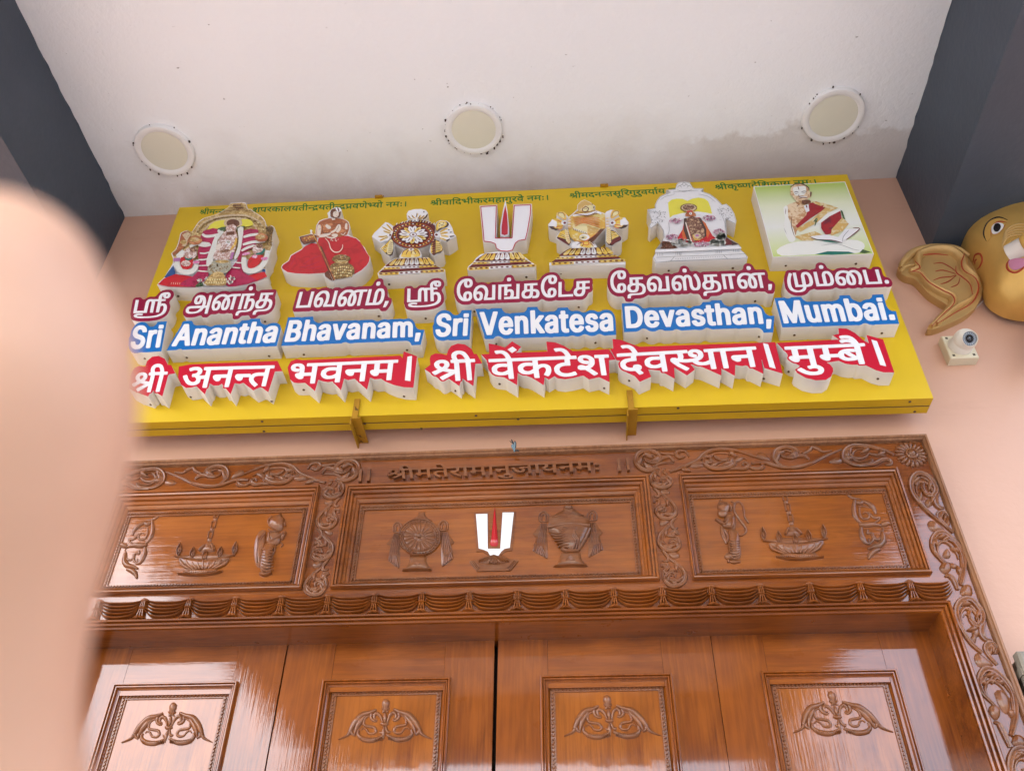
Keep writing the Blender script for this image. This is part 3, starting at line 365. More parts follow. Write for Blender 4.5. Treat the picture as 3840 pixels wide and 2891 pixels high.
    'deva2': [[[-2371,4351,-31,30,-18,24,-5,10,-3,11,-2,8,1,18,-53,1,-1,-20,-1,-6,-6,-5,-6,-3,-12,0,-10,4,-6,4,-13,15,-8,16,0,14,1,4,5,6,8,4,101,-2,4,-4,2,-16,15,17,11,6,11,4,22,2,46,-1,1,1,1,4,-1,35,-2,2,-258,5,5,-176,-1,-3,-3,-2,-26,1,-5,3,-4,93,-45,1,0,-16,-3,-9,-7,-8,-5,-1,-12,0,-7,3,-14,11,-11,13,-6,15,0,10,2,7,6,5,6,3,95,-1,-1,50,-2,2,-139,2,8,-176,-1,-3,-3,-2,-27,1,-4,3,-6,90,-29,-1,2,-25,-1,-8,-5,-11,-9,-10,-11,-6,-7,-3,-9,-1,-20,0,-8,2,-17,7,-13,9,-14,14,-21,29,-14,27,-3,9,4,4,13,5,5,2,7,-1,4,-4,7,-15,11,-20,13,-18,9,-8,12,-8,12,-3,11,3,6,6,3,6,-1,12,-3,9,-6,9,-11,10,-19,0,-3,3,-2,7,-1,17,2,3,2,1,15,1,8,3,3,2,5,6,3,11,-4,10,-3,3,-8,4,-16,1,-14,-4,-13,-6,-7,0,-5,6,-6,15,0,6,4,4,20,8,15,2,23,0,14,-3,15,-9,12,-13,5,-8,2,-7,1,-21,-1,-6,-4,-8,-11,-14,0,-2,7,-2,30,0,9,1,4,2,0,1,-2,51,-2,2,-18,1,-3,3,-2,22,2,4,2,1,559,-11,2,-2,2,-3,0,-21,-1,-2,-3,-2,-27,0,-2,-2,0,-175,-2,-3,-4,0,-24,1,-4,3,-2,103,-43,2,-11,-2,-12,-3,-5,-5,-4,-9,0,-15,7,-15,9,-12,29,-28,-1,-4,-16,-17,-2,-1]],[[-2545,4288,-50,59,-15,1,-7,4,-4,8,0,17,-16,20,-21,-16,-41,1,-36,24,1,-44,-4,-8,-7,-5,-1,-47,-3,-4,-86,84,-31,-11,-46,-3,-47,33,-46,78,-25,117,89,18,27,1,675,-2,59,-111,-55,0,-4,-1,-12,-209,-59,49,-8,1,-8,3,-48,-28,-94,81,-29,-12,-36,11,-3,-2,-7,-100]]],
    'deva3': [[[-1936,4362,-3,5,-4,74,-58,0,0,-16,-3,-6,-7,-7,-6,-1,-13,0,-10,4,-13,9,-11,12,-6,11,-1,14,4,5,6,5,6,1,14,1,-2,33,0,4,-2,-4,-1,-16,-3,-3,-6,-1,-18,3,-13,4,-16,9,-7,8,-7,15,0,14,1,7,2,6,7,8,7,6,8,3,13,3,22,0,8,-1,9,-3,7,-4,15,-12,8,-14,3,-12,3,-52,0,-1,3,-1,54,1,2,1,-3,65,-42,1,-4,4,0,20,1,3,3,2,707,1,3,0,3,-3,0,-21,-2,-4,-3,-1,-29,0,-2,-2,1,-170,-3,-4,-31,0,-4,3,-2,75,-64,0,0,-12,-3,-9,-8,-7,-5,-2,-14,0,-5,1,-13,8,-8,7,-8,10,-5,10,-1,12,2,4,8,7,6,2,11,0,2,2,-2,64,-61,0,2,-172,-2,-4,-4,0,-29,0,-4,3,-3,91,-50,0,0,-20,-4,-7,-8,-6,-5,-1,-11,0,-6,1,-10,5,-13,12,-7,9,-5,10,0,16,8,9,6,3,104,1,-1,50,-152,-1,4,-171,-3,-5,-30,0,-5,3,-2,44,-21,-7,-8,-2,-35,0,-15,4,-13,7,-15,13,-8,13,-4,10,0,20,3,16,7,10,11,10,6,4,11,6,13,4,11,1,28,0,5,-1,9,0,7,-2,5,-2,-1,25,-151,0,-3,0,0,-3,6,-169,-1,-3,-3,-2],[-1802,4431,10,0,14,3,11,5,17,12,-2,40,0,-2,-7,-4,-26,3,-18,-1,-14,-5,-7,-5,-4,-9,-1,-6,0,-8,2,-6,6,-9,10,-6],[-1415,4475,64,0,-1,65,-64,0],[-2047,4516,2,0,1,0,-1,7,-3,9,-6,8,-12,4,-5,0,-7,-3,-3,-5,0,-4,2,-5,3,-4,7,-3],[-1206,4597,35,6,9,-256,-43,11]],[[-1489,4281,-66,69,-9,6,-6,10,-26,27,-5,1,-46,-10,-31,14,-2,-3,-7,-98,-2,-13,-56,66,-11,7,-4,11,-6,7,-2,1,-31,-6,-44,11,-37,18,-2,-10,-7,-98,0,-4,-2,1,-89,85,-54,0,-34,6,-35,35,-43,124,14,65,2,2,41,18,50,-13,773,7,3,-3,18,-27,3,70,3,0,15,-7,79,-41,13,-8,-2,-315,-5,-2,-70,7,-79,26,-67,37,-36,30,-50,-4,-37,21,-2,-4,-7,-113]]],
    'deva4': [[[-814,4332,-4,4,-8,67,-3,-1,-22,-15,-60,-42,-5,0,-4,3,-17,19,-2,4,1,2,7,6,62,38,1,3,-21,5,-30,9,-54,-34,-7,-1,-4,2,-5,7,-14,17,3,5,20,10,22,13,0,2,-18,15,-10,15,-5,14,0,8,0,8,6,13,11,12,13,7,14,3,22,0,17,-4,11,-7,14,-12,4,-6,6,-14,1,-10,-1,-9,-4,-12,-13,-19,13,-4,22,-5,24,-4,-7,71,-23,1,-4,4,-2,23,3,3,13,1,-10,25,-2,22,1,7,6,17,9,8,8,6,6,3,14,3,22,0,17,-5,9,-4,10,-7,10,-10,6,-8,14,-23,16,-35,33,0,4,-2,1,-3,3,-21,-2,-3,-3,-2,-29,0,-2,-2,19,-178,-4,-3,-27,0,-3,0,-3,3,-21,180,-47,0,-3,0,0,-3,19,-176,-1,-2,-3,-2],[-930,4473,4,0,7,6,5,9,2,8,-1,12,-2,4,-5,4,-7,3,-13,0,-8,-4,-2,-3,-3,-8,1,-7,7,-12],[-810,4547,55,0,0,4,-9,20,-12,19,-10,10,-12,5,-9,1,-6,-2,-5,-4,-4,-6,-2,-10,2,-11,6,-16]],[[-683,4278,-40,38,-13,7,-4,8,-27,25,1,-23,-5,-9,-8,-5,-6,-39,-84,77,-6,-2,-29,-21,-19,0,-14,11,-10,13,-3,6,-25,23,-12,1,-4,2,-19,21,-5,11,-47,43,40,43,-9,65,8,33,31,18,5,0,43,-6,44,-17,7,51,23,46,45,20,10,0,53,-11,18,-17,35,-34,22,-54,20,0,46,-102,-2,-2,-48,0,-2,-2,-6,-210,-1,-7,-1,-2]]],
    'deva5': [[[-410,4331,-4,4,-5,43,-22,-8,-10,-1,-30,0,-14,3,-20,8,-17,14,-9,14,-2,6,-3,24,3,15,9,12,15,12,17,7,17,2,33,0,13,-1,6,-2,4,-2,1,-3,-2,27,-3,2,-132,0,-5,3,-3,23,3,4,133,1,-4,10,-10,21,-5,7,-11,12,-10,4,-8,2,-8,-1,-13,-3,-9,0,-3,3,-10,21,0,4,6,4,14,2,31,0,13,-2,14,-7,16,-13,8,-9,12,-18,15,-33,2,-4,2,-1,411,0,3,0,0,4,-12,26,-11,15,-8,7,-13,4,-8,0,-15,-4,-7,0,-6,6,-8,19,-1,3,3,2,9,3,10,1,31,0,19,-5,9,-5,17,-15,15,-22,18,-39,35,0,5,-4,2,-22,-4,-5,-49,0,4,-60,-1,-3,-4,-2,-36,0,-18,-4,-11,-5,-8,-7,-3,-5,-4,-13,1,-11,4,-9,5,-8,10,-8,13,-6,13,-3,20,0,24,6,19,8,9,0,3,-3,11,-23,-4,-4,-4,-3,-24,-7,-19,-4,-33,-2,-20,3,-13,4,-22,11,-17,16,-9,13,-6,18,-1,18,1,9,6,15,6,7,11,11,6,4,21,9,21,4,10,0,-2,34,-204,0,4,-48,13,5,13,3,20,0,13,-3,14,-7,11,-9,6,-8,3,-6,4,-13,2,-19,-1,-9,-2,-13,-5,-14,-7,-14,-5,-6,-2,-2,-6,0,-16,8,-9,5,-4,4,11,21,4,10,2,13,-1,11,-3,8,-4,6,-9,6,-7,1,-15,-5,-14,-12,-3,-5,7,-80,-5,-4,-28,0,-4,1,-3,4,-5,45,-17,-8,-13,-3,-27,0,-22,5,-13,7,-13,11,-9,12,-4,10,-2,24,1,8,4,11,13,14,13,9,11,3,14,3,34,0,22,-4,-2,24,-152,1,-2,-1,0,-2,16,-168,-2,-4,-4,-2],[227,4331,-8,6,-28,31,-27,23,-33,1,-5,1,-13,9,-5,5,-1,17,5,8,6,4,10,3,12,0,11,-3,17,-8,14,7,4,4,7,9,5,15,-1,5,-2,-3,-2,-13,-4,-3,-14,0,-20,4,-14,5,-19,14,-7,11,-4,10,-1,12,3,11,4,6,9,9,7,4,16,4,28,0,16,-4,14,-7,15,-13,11,-15,4,-11,1,-28,-3,-16,-4,-8,-11,-16,-20,-17,33,-30,23,-24,0,-2,-6,-6,-18,-11],[284,4331,-4,4,-10,169,-2,2,-24,0,-4,2,-2,2,-1,23,5,3,101,0,4,-4,1,-22,-2,-2,-3,-2,-30,0,-2,-2,9,-170,-5,-4],[-472,4399,6,-1,8,1,14,5,11,6,10,9,-4,43,-2,-6,-3,-3,-10,0,-16,3,-14,0,-20,-6,-4,-2,-5,-6,-4,-10,1,-11,4,-9,4,-5,6,-3,11,-4],[-275,4399,3,-1,9,1,10,3,13,8,11,9,-4,43,-2,-6,-3,-3,-10,0,-14,2,-13,0,-13,-2,-8,-4,-6,-6,-4,-10,1,-11,3,-7,4,-5,7,-6],[198,4474,0,5,-4,12,-4,8,-8,6,-9,5,-9,1,-9,-1,-5,-4,-2,-8,6,-11,7,-4,9,-2,23,-3],[-426,4631,38,28,33,-36,-37,-29]],[[-155,4260,-65,58,-8,4,-10,11,-44,25,-23,2,-21,10,-21,19,-4,-115,-2,-5,-59,50,-8,3,-6,9,-21,18,-62,13,-15,8,-20,16,-27,50,-8,62,-6,11,-2,21,-44,64,1,2,62,0,-8,108,4,0,57,-17,68,-31,54,63,73,-64,-22,-27,-1,-7,-3,-8,-16,-12,-2,-3,1,-1,243,0,1,6,-6,91,0,5,3,2,63,-11,4,-2,65,-39,66,-60,250,6,27,-1,44,-110,-50,-3,-1,-3,-9,-215,-73,52,-77,-18,-32,32,-12,8,-69,-19,-65,-10,-56,12,-23,22,-43,-32,-30,26,-9,-75]]],
    'deva6': [[[563,4323,-4,4,-24,35,-33,-1,-16,3,-18,6,-14,8,-11,9,-6,8,-6,12,-2,7,-1,26,4,12,8,12,15,13,14,7,26,5,18,1,0,20,-2,2,-99,-1,-4,4,0,22,4,4,114,2,2,0,1,2,-11,26,-8,12,-10,10,-12,4,-11,0,-14,-4,-6,0,-3,3,-10,21,1,3,4,4,14,3,33,0,16,-3,7,-4,11,-8,11,-12,6,-9,12,-23,9,-24,1,-1,368,7,5,-4,1,-20,6,9,8,9,14,7,7,2,29,0,11,-2,11,-5,8,-5,13,-14,6,-16,1,-21,-3,-13,-10,-15,-14,-13,-24,-13,11,-10,9,-3,16,-3,15,2,10,3,20,10,7,8,-1,77,-2,2,-22,0,-4,3,-1,22,4,4,383,7,3,0,3,-3,1,-21,-4,-4,-3,-2,-28,0,-2,-2,1,-166,-2,-3,-3,-1,-29,-1,-5,3,-2,90,-52,-1,-1,-20,-2,-5,-11,-8,-18,-1,-12,6,-14,12,-6,6,-6,13,0,13,5,7,8,5,7,2,102,2,0,46,-2,2,-154,-3,1,-167,-3,-5,-31,0,-3,1,-2,3,-3,167,-48,0,-3,-1,-1,-1,3,-165,0,-2,-2,-2,-3,-2,-28,0,-6,4,-2,47,-18,-6,-13,-3,-36,-1,-17,4,-15,6,-19,15,-9,12,-22,-2,-26,-1,-31,4,-16,3,-6,-3,-1,-3,7,-8,26,-23,38,-29,0,-2,-1,-3,-17,-16,-5,-1,-4,0,-14,11,-43,36,-32,33,-14,19,-1,6,0,11,3,7,11,8,10,1,17,-1,12,-8,2,0,3,6,3,12,-1,19,-3,12,-2,2,-91,-2,4,-167,-2,-3,-4,-2,-27,-1,-3,1,-3,4,-2,42,-18,-7,-17,-3,-25,0,-19,3,-16,8,-13,11,-9,12,-3,9,-1,24,4,14,7,10,10,9,6,4,14,7,18,4,41,1,10,-2,8,-4,0,-2,0,27,-174,-2,-2,-2,1,-45,-1,-3,-4,-2,-42,-2,-24,-7,-9,-7,-5,-8,-1,-5,0,-13,5,-11,7,-7,11,-6,15,-3,15,1,0,13,3,7,5,5,9,4,22,1,6,-2,4,-2,12,-10,4,-8,0,-14,-4,-8,-9,-8,-1,-3,21,-27,1,-5,-3,-3,-22,-10],[674,4410,19,0,12,3,16,9,10,8,-1,42,-2,-6,-4,-2,-8,-1,-14,2,-20,0,-11,-3,-13,-6,-7,-13,0,-14,5,-9,5,-4],[913,4456,26,0,16,3,17,0,24,8,3,3,-18,3,-13,5,-7,4,-10,8,-6,9,-1,5,-2,19,-5,-3,-33,-1,-2,-2,3,-9,1,-28,-2,-8,-5,-14,4,-2],[1005,4475,0,-1,3,2,7,13,2,9,0,6,-2,6,-6,10,-5,3,-7,3,-10,-1,-4,-1,-3,-3,-2,-4,1,-6,2,-3,2,-2,10,-4,10,-2,4,-2,0,-7],[1517,4589,35,-15,12,-244,-41,20]],[[561,4255,-4,4,-29,52,-55,38,-10,9,-19,10,-16,16,-10,18,-2,5,0,14,-2,2,0,21,14,27,-26,7,-39,118,23,4,1,100,1,2,62,-14,75,-47,61,-33,914,-9,23,2,5,-2,79,-1,3,-2,-3,-315,-123,61,-3,77,-3,10,-11,-143,-70,56,-15,1,-7,4,-5,8,-1,10,-14,10,-29,-5,-48,13,-20,-106,-69,63,-10,4,-8,12,-10,-70,-119,84,-25,11,-16,2,-19,10,-9,7,-20,9,-2,-2,1,-2,25,-50,-64,-55,-6,3,-81,79,-7,-100,-2,-9,-69,58,-16,0,-4,2,-4,5,-4,8,0,7,-3,3,-83,18,0,-7,14,-67]]],
    'deva7': [[[1818,4253,-18,2,-14,4,-18,7,-20,13,-25,22,-5,6,-1,3,3,4,21,12,7,0,4,-2,28,-25,22,-11,25,-5,14,0,13,3,10,5,3,6,2,8,-3,7,-3,3,-9,4,-11,1,-12,-1,-14,-5,-9,0,-5,4,-7,15,0,6,5,4,18,4,5,2,1,1,0,67,-69,0,-1,-12,-4,-9,-9,-8,-5,-2,-16,0,-8,3,-12,7,-12,12,-9,14,0,12,2,4,9,8,6,1,14,1,1,64,-2,2,-42,0,-3,4,1,21,3,4,498,3,1,1,-1,1,-6,7,-6,4,-14,5,-13,1,-11,-1,-14,-5,-9,0,-5,4,-7,18,0,4,3,2,7,3,20,5,27,0,21,-6,-1,3,-7,7,-11,4,-14,2,-24,-5,-2,0,-5,5,-5,16,0,6,4,3,21,4,26,0,15,-2,12,-5,17,-13,13,-18,9,-18,10,-31,37,0,3,-2,2,-3,-1,-20,-3,-4,-34,-1,-3,-2,-5,-168,-1,-3,-3,-3,-34,0,-4,2,0,44,-23,-7,-9,-1,-39,-1,-9,2,-9,2,-18,9,-15,13,-8,14,-2,1,-57,0,-3,-2,0,-13,-2,-5,-8,-8,-8,-3,-15,0,-10,4,-16,11,-9,9,-5,11,-2,10,3,7,7,6,8,3,15,1,2,65,-69,-1,-4,-165,1,-1,10,-3,8,-4,12,-11,4,-5,5,-9,1,-7,0,-14,-4,-11,-4,-7,-14,-13,-6,-3,-16,-5,-16,-3],[2113,4407,13,0,7,1,1,1,0,1,-39,42,-3,2,-5,-5,-3,-9,-1,-10,2,-6,3,-6,6,-5,9,-4],[2167,4424,3,0,4,4,1,42,-1,-2,-7,-5,-30,4,-9,-1],[1756,4448,70,1,1,65,-70,0],[1982,4450,60,0,5,11,9,11,8,7,11,6,17,7,27,4,28,0,4,-1,12,0,12,-3,1,24,-193,-1],[2319,4580,36,-19,3,-249,-39,16]],[[1831,4205,-69,27,-56,56,3,7,-5,10,-1,6,4,9,28,17,8,14,-26,23,-11,3,-13,8,-20,22,-6,12,0,17,4,9,5,6,0,23,-13,27,-8,8,-3,8,-1,7,-31,66,459,8,3,3,-35,44,50,12,9,58,2,1,61,-9,47,-46,49,-87,26,-23,2,0,1,8,1,74,9,-3,103,-50,-6,-328,-74,4,-50,23,-59,51,-48,-1,-5,3,-7,9,-36,0,-48,13,-39,31,-58,-9,-7,1,-2,-2,-25,-1,20,-19,14,-38,-6,-33,-26,-48,-44,-31]]],
    'tamil1': [[[-3497,5157,-32,4,-24,8,-10,6,-6,9,-1,8,2,6,3,3,9,6,12,2,22,0,25,-4,1,-5,-1,-7,-1,-3,-10,0,-14,4,-9,1,-9,-2,-3,-2,0,-3,2,-5,8,-5,15,-3,17,-2,3,-1,27,0,4,-2,41,1,31,4,23,6,13,7,10,7,9,10,6,11,2,12,1,17,-3,22,-5,16,-7,10,-8,5,-5,-1,-10,-9,7,-70,-26,0,-17,135,-1,1,-25,0,17,-134,-1,-2,-25,1,-16,114,-4,13,-4,6,-2,3,-6,3,-5,-4,-2,-4,-2,-9,0,-6,14,-116,-116,2,-1,3,-24,154,26,-1,1,-1,20,-134,64,-2,0,2,-12,94,0,13,2,10,7,12,6,6,8,2,20,0,8,-3,51,-1,-3,9,-2,20,1,13,3,12,3,8,6,8,10,6,14,5,28,0,12,-4,12,-11,6,-13,2,-18,-1,-7,-2,-6,-5,-6,-4,-4,-7,-2,-18,0,-5,2,-8,4,-5,5,-4,7,-3,8,-1,17,-4,-4,-3,-8,-1,-16,3,-18,3,-7,34,-1,1,-2,2,-18,-34,-1,4,-36,10,3,19,-1,7,-2,6,-4,8,-7,7,-10,4,-10,5,-18,3,-25,-1,-26,-5,-14,-10,-13,-6,-6,-12,-9,-14,-6,-17,-6,-28,-5,-21,-1,-2,-1],[-3348,5405,4,0,4,4,1,6,-1,7,-4,10,-8,4,-3,-4,0,-13,3,-8]],[[-3492,5120,-38,5,-29,10,-17,12,-14,21,-20,51,-26,163,4,22,13,10,38,0,13,-9,14,-15,10,-5,6,0,8,4,14,18,11,6,15,4,36,-3,7,4,7,9,6,23,10,19,19,17,26,8,27,-1,25,-7,22,-20,15,-33,3,-27,-2,-17,-6,-18,-7,-12,-3,-12,2,-19,14,-28,7,-21,5,-41,-2,-35,-9,-26,-12,-16,-18,-17,-23,-12,-17,-5,-57,-9]]],
    'tamil2': [[[-2690,5140,-2,14,0,13,2,6,6,10,9,7,8,3,39,0,2,1,11,0,14,4,9,7,5,6,3,10,4,21,0,26,-5,24,-6,10,-5,4,-4,0,-10,-8,-2,-4,0,-81,-25,0,-1,156,-2,2,-21,0,-1,-3,2,-154,-1,-2,-24,1,-2,181,107,0,0,-23,-33,-1,0,-41,1,-1,9,3,18,0,4,-1,11,-10,6,-11,6,-18,3,-28,-2,-36,-4,-19,-5,-10,-5,-5,-8,-7,-11,-5,-11,-3,-9,0,-2,-1,-38,0,-8,-3,-5,-4,-3,-5,-1,-6,-1,-18,-4,-1],[-2545,5140,-1,8,0,21,6,12,6,6,7,4,6,1,42,0,2,2,12,0,16,4,9,5,7,8,4,12,1,11,1,25,-6,19,-8,10,-6,4,-6,2,-2,-31,-3,-20,-8,-19,-10,-10,-10,-4,-31,0,-8,3,-4,2,-9,10,-5,13,-2,9,-1,21,2,16,4,11,4,7,11,11,0,81,107,-1,-1,-22,-34,-1,0,-49,1,-2,12,-1,13,-6,10,-9,7,-11,6,-19,2,-19,-1,-28,-4,-17,-6,-11,-5,-5,-5,-4,-15,-8,-11,-3,-8,0,-3,-1,-45,0,-8,-3,-4,-3,-4,-8,-1,-22,-5,-1],[-2960,5177,-1,3,-3,65,-1,2,-18,0,-7,-22,-8,-15,-5,-5,-15,-11,-22,-8,-5,0,-3,-1,-14,0,-2,-1,-12,0,-3,1,-13,0,-6,1,-9,3,-9,6,-9,8,-4,7,-4,16,0,18,4,14,8,9,6,3,8,0,3,2,96,-1,2,2,1,11,-3,33,-3,18,-7,17,0,-25,-3,-12,-5,-11,-8,-8,-6,-3,-20,0,-5,2,-10,8,-8,12,-4,19,-1,28,3,12,5,11,5,6,8,7,9,3,21,0,6,-2,14,-7,12,-12,11,-21,7,-20,5,-26,2,-25,-1,-15,2,-2,14,1,0,3,-4,121,25,0,8,-217,-1,-2],[-3080,5202,18,-1,3,1,6,0,13,4,10,6,4,4,6,9,6,11,3,11,-82,1,-11,-3,-3,-5,-2,-8,2,-9,3,-9,10,-9],[-2892,5210,-6,3,-7,8,-8,16,-5,15,-2,17,-2,31,1,25,5,25,8,20,13,17,11,8,17,5,25,0,7,-1,11,-5,17,-11,15,8,16,5,78,-1,0,-23,-30,-1,-1,-1,2,-157,-24,0,-1,1,-3,157,-13,1,-2,-2,-5,0,-10,-4,-7,-5,7,-13,7,-17,4,-14,3,-20,1,-44,-2,-15,-4,-13,-4,-7,-7,-7,-4,-1,-24,0,-9,6,-7,11,-6,22,-2,19,0,26,3,27,6,24,7,16,-4,4,-12,7,-9,3,-12,0,-12,-6,-8,-6,-6,-9,-7,-18,-4,-16,1,-2,11,4,9,0,8,-2,11,-9,7,-11,5,-20,1,-26,-2,-11,-4,-16,-5,-8,-5,-6,-7,-3],[-2880,5232,5,2,5,10,2,13,-1,12,-1,8,-4,12,-6,7,-5,0,-7,-5,-5,-7,-1,-7,2,-16,4,-13,5,-11],[-2805,5233,2,-1,2,2,4,7,2,13,1,11,0,17,-3,23,-7,24,-3,6,-6,-22,-2,-32,2,-31,4,-11],[-2505,5233,7,-1,6,3,7,10,4,11,2,11,0,29,-16,1,-11,-3,-7,-6,-5,-8,-3,-12,0,-13,2,-9,5,-7,4,-4],[-3054,5318,4,-1,5,7,3,10,1,8,-4,25,-3,7,-2,3,-4,-2,-4,-4,-4,-8,-2,-9,2,-22,2,-6],[-2502,5320,5,-1,2,1,16,1,0,49,-22,0],[-2632,5436,-6,6,-3,5,-1,17,2,8,6,7,4,2,9,0,5,-2,5,-5,2,-7,1,-5,-1,-14,-4,-8,-6,-4]],[[-2690,5096,-10,4,-8,10,-10,41,-7,12,-8,6,-17,0,-14,5,-7,0,-20,-8,-29,2,-17,9,-6,0,-22,-11,-37,1,-10,-8,-11,-20,-13,-6,-28,2,-7,4,-11,15,-9,5,-7,0,-35,-15,-29,-4,-34,2,-15,4,-13,9,-15,15,-14,29,-4,20,0,41,10,31,9,13,17,12,5,8,3,14,1,40,5,20,9,21,9,11,14,11,15,4,22,0,16,-5,23,-14,10,2,14,11,29,1,11,-4,12,-11,5,-2,9,2,24,15,17,4,25,0,17,-4,17,-8,33,7,87,-1,8,3,10,10,9,44,7,14,10,10,15,5,19,-2,9,-6,9,-12,8,-21,7,-38,6,-9,16,-14,7,0,14,12,12,4,105,-1,11,-4,6,-7,6,-17,0,-73,12,-38,6,-39,-1,-32,-4,-27,-7,-19,-8,-15,-16,-17,-24,-12,-54,-6,-7,-7,-14,-22,-16,-6,-23,2,-11,10,-12,23,-8,6,-10,0,-20,-4,-22,0,-9,-9,-7,-15,-7,-7,-14,-6]]],
    'tamil3': [[[-1458,5160,6,32,6,37,28,0,0,-8,-7,-29,-11,-30,-2,-2],[-2022,5193,-9,6,-9,13,-7,23,-2,25,1,34,5,34,10,25,13,19,9,8,7,4,9,3,28,0,8,-3,13,-10,5,-6,9,-19,4,-16,2,-21,-1,-49,-10,-43,41,-1,1,3,5,158,2,2,24,-1,-7,-186,-92,1,-1,20,4,11,4,19,4,23,1,31,-2,14,-4,19,-7,17,-9,8,-11,5,-11,-5,-7,-6,-4,-6,-10,-18,-6,-23,1,-1,2,0,6,3,17,0,10,-5,6,-6,6,-14,3,-14,0,-26,-3,-18,-4,-12,-3,-6,-4,-5,-6,-5,-8,-3],[-1822,5191,-9,4,-6,8,-4,7,-4,13,-3,14,-1,22,1,31,2,18,8,28,4,10,10,15,9,11,14,9,13,4,32,0,5,-1,13,-6,12,-11,12,8,18,6,83,-2,0,-20,-2,-3,-31,-1,-8,-162,-24,-1,-1,2,7,161,-16,1,-6,-1,-8,-3,-8,-6,11,-30,5,-26,1,-26,-3,-34,-7,-24,-5,-7,-4,-5,-4,-2,-6,-2,-21,0,-5,2,-5,4,-7,12,-3,13,-3,22,2,30,3,22,9,31,9,20,-5,5,-9,5,-9,3,-10,2,-7,-2,-9,-4,-12,-11,-10,-16,-7,-23,1,-2,1,0,6,2,17,0,10,-4,6,-7,6,-14,3,-14,0,-26,-3,-17,-5,-13,-4,-7,-2,-4,-7,-5,-7,-3],[-2193,5198,4,186,23,1,2,-2,-4,-158,0,-3,2,-1,71,0,5,161,1,2,24,-1,-5,-186],[-1610,5192,9,187,24,0,1,-2,-8,-160,32,-1,2,0,0,3,6,105,1,12,6,23,7,13,7,7,8,4,25,0,8,-5,8,-8,6,-13,3,-11,4,-28,1,-19,-2,-37,-3,-18,-7,-23,-8,-15,-11,-10,-11,-4,-4,0,-3,-1],[-2011,5217,4,-1,5,5,5,12,1,7,0,17,-2,13,-4,8,-6,5,-10,-7,-6,-7,0,-3,0,-17,3,-17,5,-10],[-1812,5215,5,-1,4,5,4,8,2,9,1,19,-2,13,-4,8,-6,5,-10,-7,-7,-9,1,-19,4,-19,4,-8],[-1732,5214,1,0,2,1,4,6,2,5,3,15,1,29,-1,16,-4,23,-4,10,-1,-2,-5,-14,-5,-32,-1,-26,1,-15,2,-8],[-1524,5216,7,-1,5,2,11,7,7,14,5,17,3,44,-2,23,-3,17,-3,10,-4,5,-5,4,-3,-1,-5,-5,-4,-9,-3,-15],[-1534,5422,-7,4,-3,6,-1,11,2,15,5,7,5,3,13,0,5,-3,4,-8,1,-6,-1,-11,-2,-9,-3,-5,-4,-3,-4,-2]],[[-1462,5116,-11,5,-11,19,-10,8,-18,-2,-99,1,-20,9,-7,0,-19,-9,-23,0,-14,6,-8,0,-22,-8,-27,2,-18,9,-7,0,-14,-7,-12,-3,-27,2,-19,9,-8,0,-18,-8,-89,1,-18,4,-20,-6,-27,1,-19,10,-8,0,-18,-8,-126,3,-14,13,-6,26,4,197,3,16,6,12,7,7,12,5,29,-2,11,-10,8,-14,8,-6,5,0,11,6,15,20,13,5,28,-2,15,-13,10,-2,29,17,12,3,27,0,14,-5,25,-18,8,-2,6,2,15,14,12,4,29,-2,16,-14,9,-2,27,16,19,5,31,0,30,-11,8,0,24,6,103,0,14,12,13,45,14,22,18,9,20,-2,10,-7,10,-16,11,-55,24,-28,11,-23,7,-29,3,-50,4,-15,9,-12,18,-8,7,-9,4,-20,0,-24,-9,-40,-17,-43,-9,-11,-7,-5]]],
    'tamil4': [[[-1180,5143,-32,3,-25,7,-9,6,-5,9,0,9,2,6,3,3,10,6,12,3,22,0,24,-4,1,-5,-3,-10,-9,0,-14,4,-9,0,-9,-2,-3,-2,-1,-3,2,-5,8,-4,14,-4,18,-1,2,-1,28,0,4,-1,41,1,32,5,23,7,14,7,10,7,9,10,7,12,2,11,1,18,-3,23,-4,16,-7,9,-7,5,-6,-1,-10,-10,6,-70,-27,0,-12,136,-1,1,-24,0,11,-136,-1,-2,-24,1,-11,115,-4,13,-3,6,-2,3,-6,3,-4,-4,-3,-4,-2,-16,8,-116,-116,-1,-1,3,-11,156,24,0,2,-1,10,-137,62,0,1,2,-6,95,1,13,2,10,7,13,6,6,8,3,19,0,8,-4,48,0,-3,29,1,14,3,12,4,8,6,8,8,7,14,5,26,-1,11,-3,12,-11,6,-13,1,-18,0,-7,-3,-7,-4,-6,-5,-3,-6,-3,-17,0,-5,2,-8,4,-5,5,-3,7,-3,8,-1,17,-3,-4,-3,-8,-2,-16,3,-19,3,-7,32,0,1,-2,2,-18,-33,-1,3,-37,9,3,19,0,8,-3,5,-3,8,-7,10,-20,5,-18,3,-26,-2,-26,-5,-14,-10,-14,-6,-6,-13,-9,-13,-7,-18,-6,-28,-6,-22,-1,-2,-1],[-1024,5396,4,0,3,4,1,7,0,7,-5,9,-7,5,-2,-4,-1,-14,3,-8]],[[-1177,5105,-39,4,-29,10,-17,12,-12,21,-15,51,-11,167,5,22,13,11,36,-1,12,-8,12,-16,9,-4,6,0,9,4,14,18,10,7,15,4,34,-3,7,4,7,9,6,23,10,20,18,17,24,8,26,0,23,-7,21,-20,14,-33,3,-27,-2,-17,-16,-43,3,-19,13,-28,6,-21,5,-41,-2,-36,-9,-26,-12,-16,-19,-18,-24,-12,-17,-6,-59,-10]]],
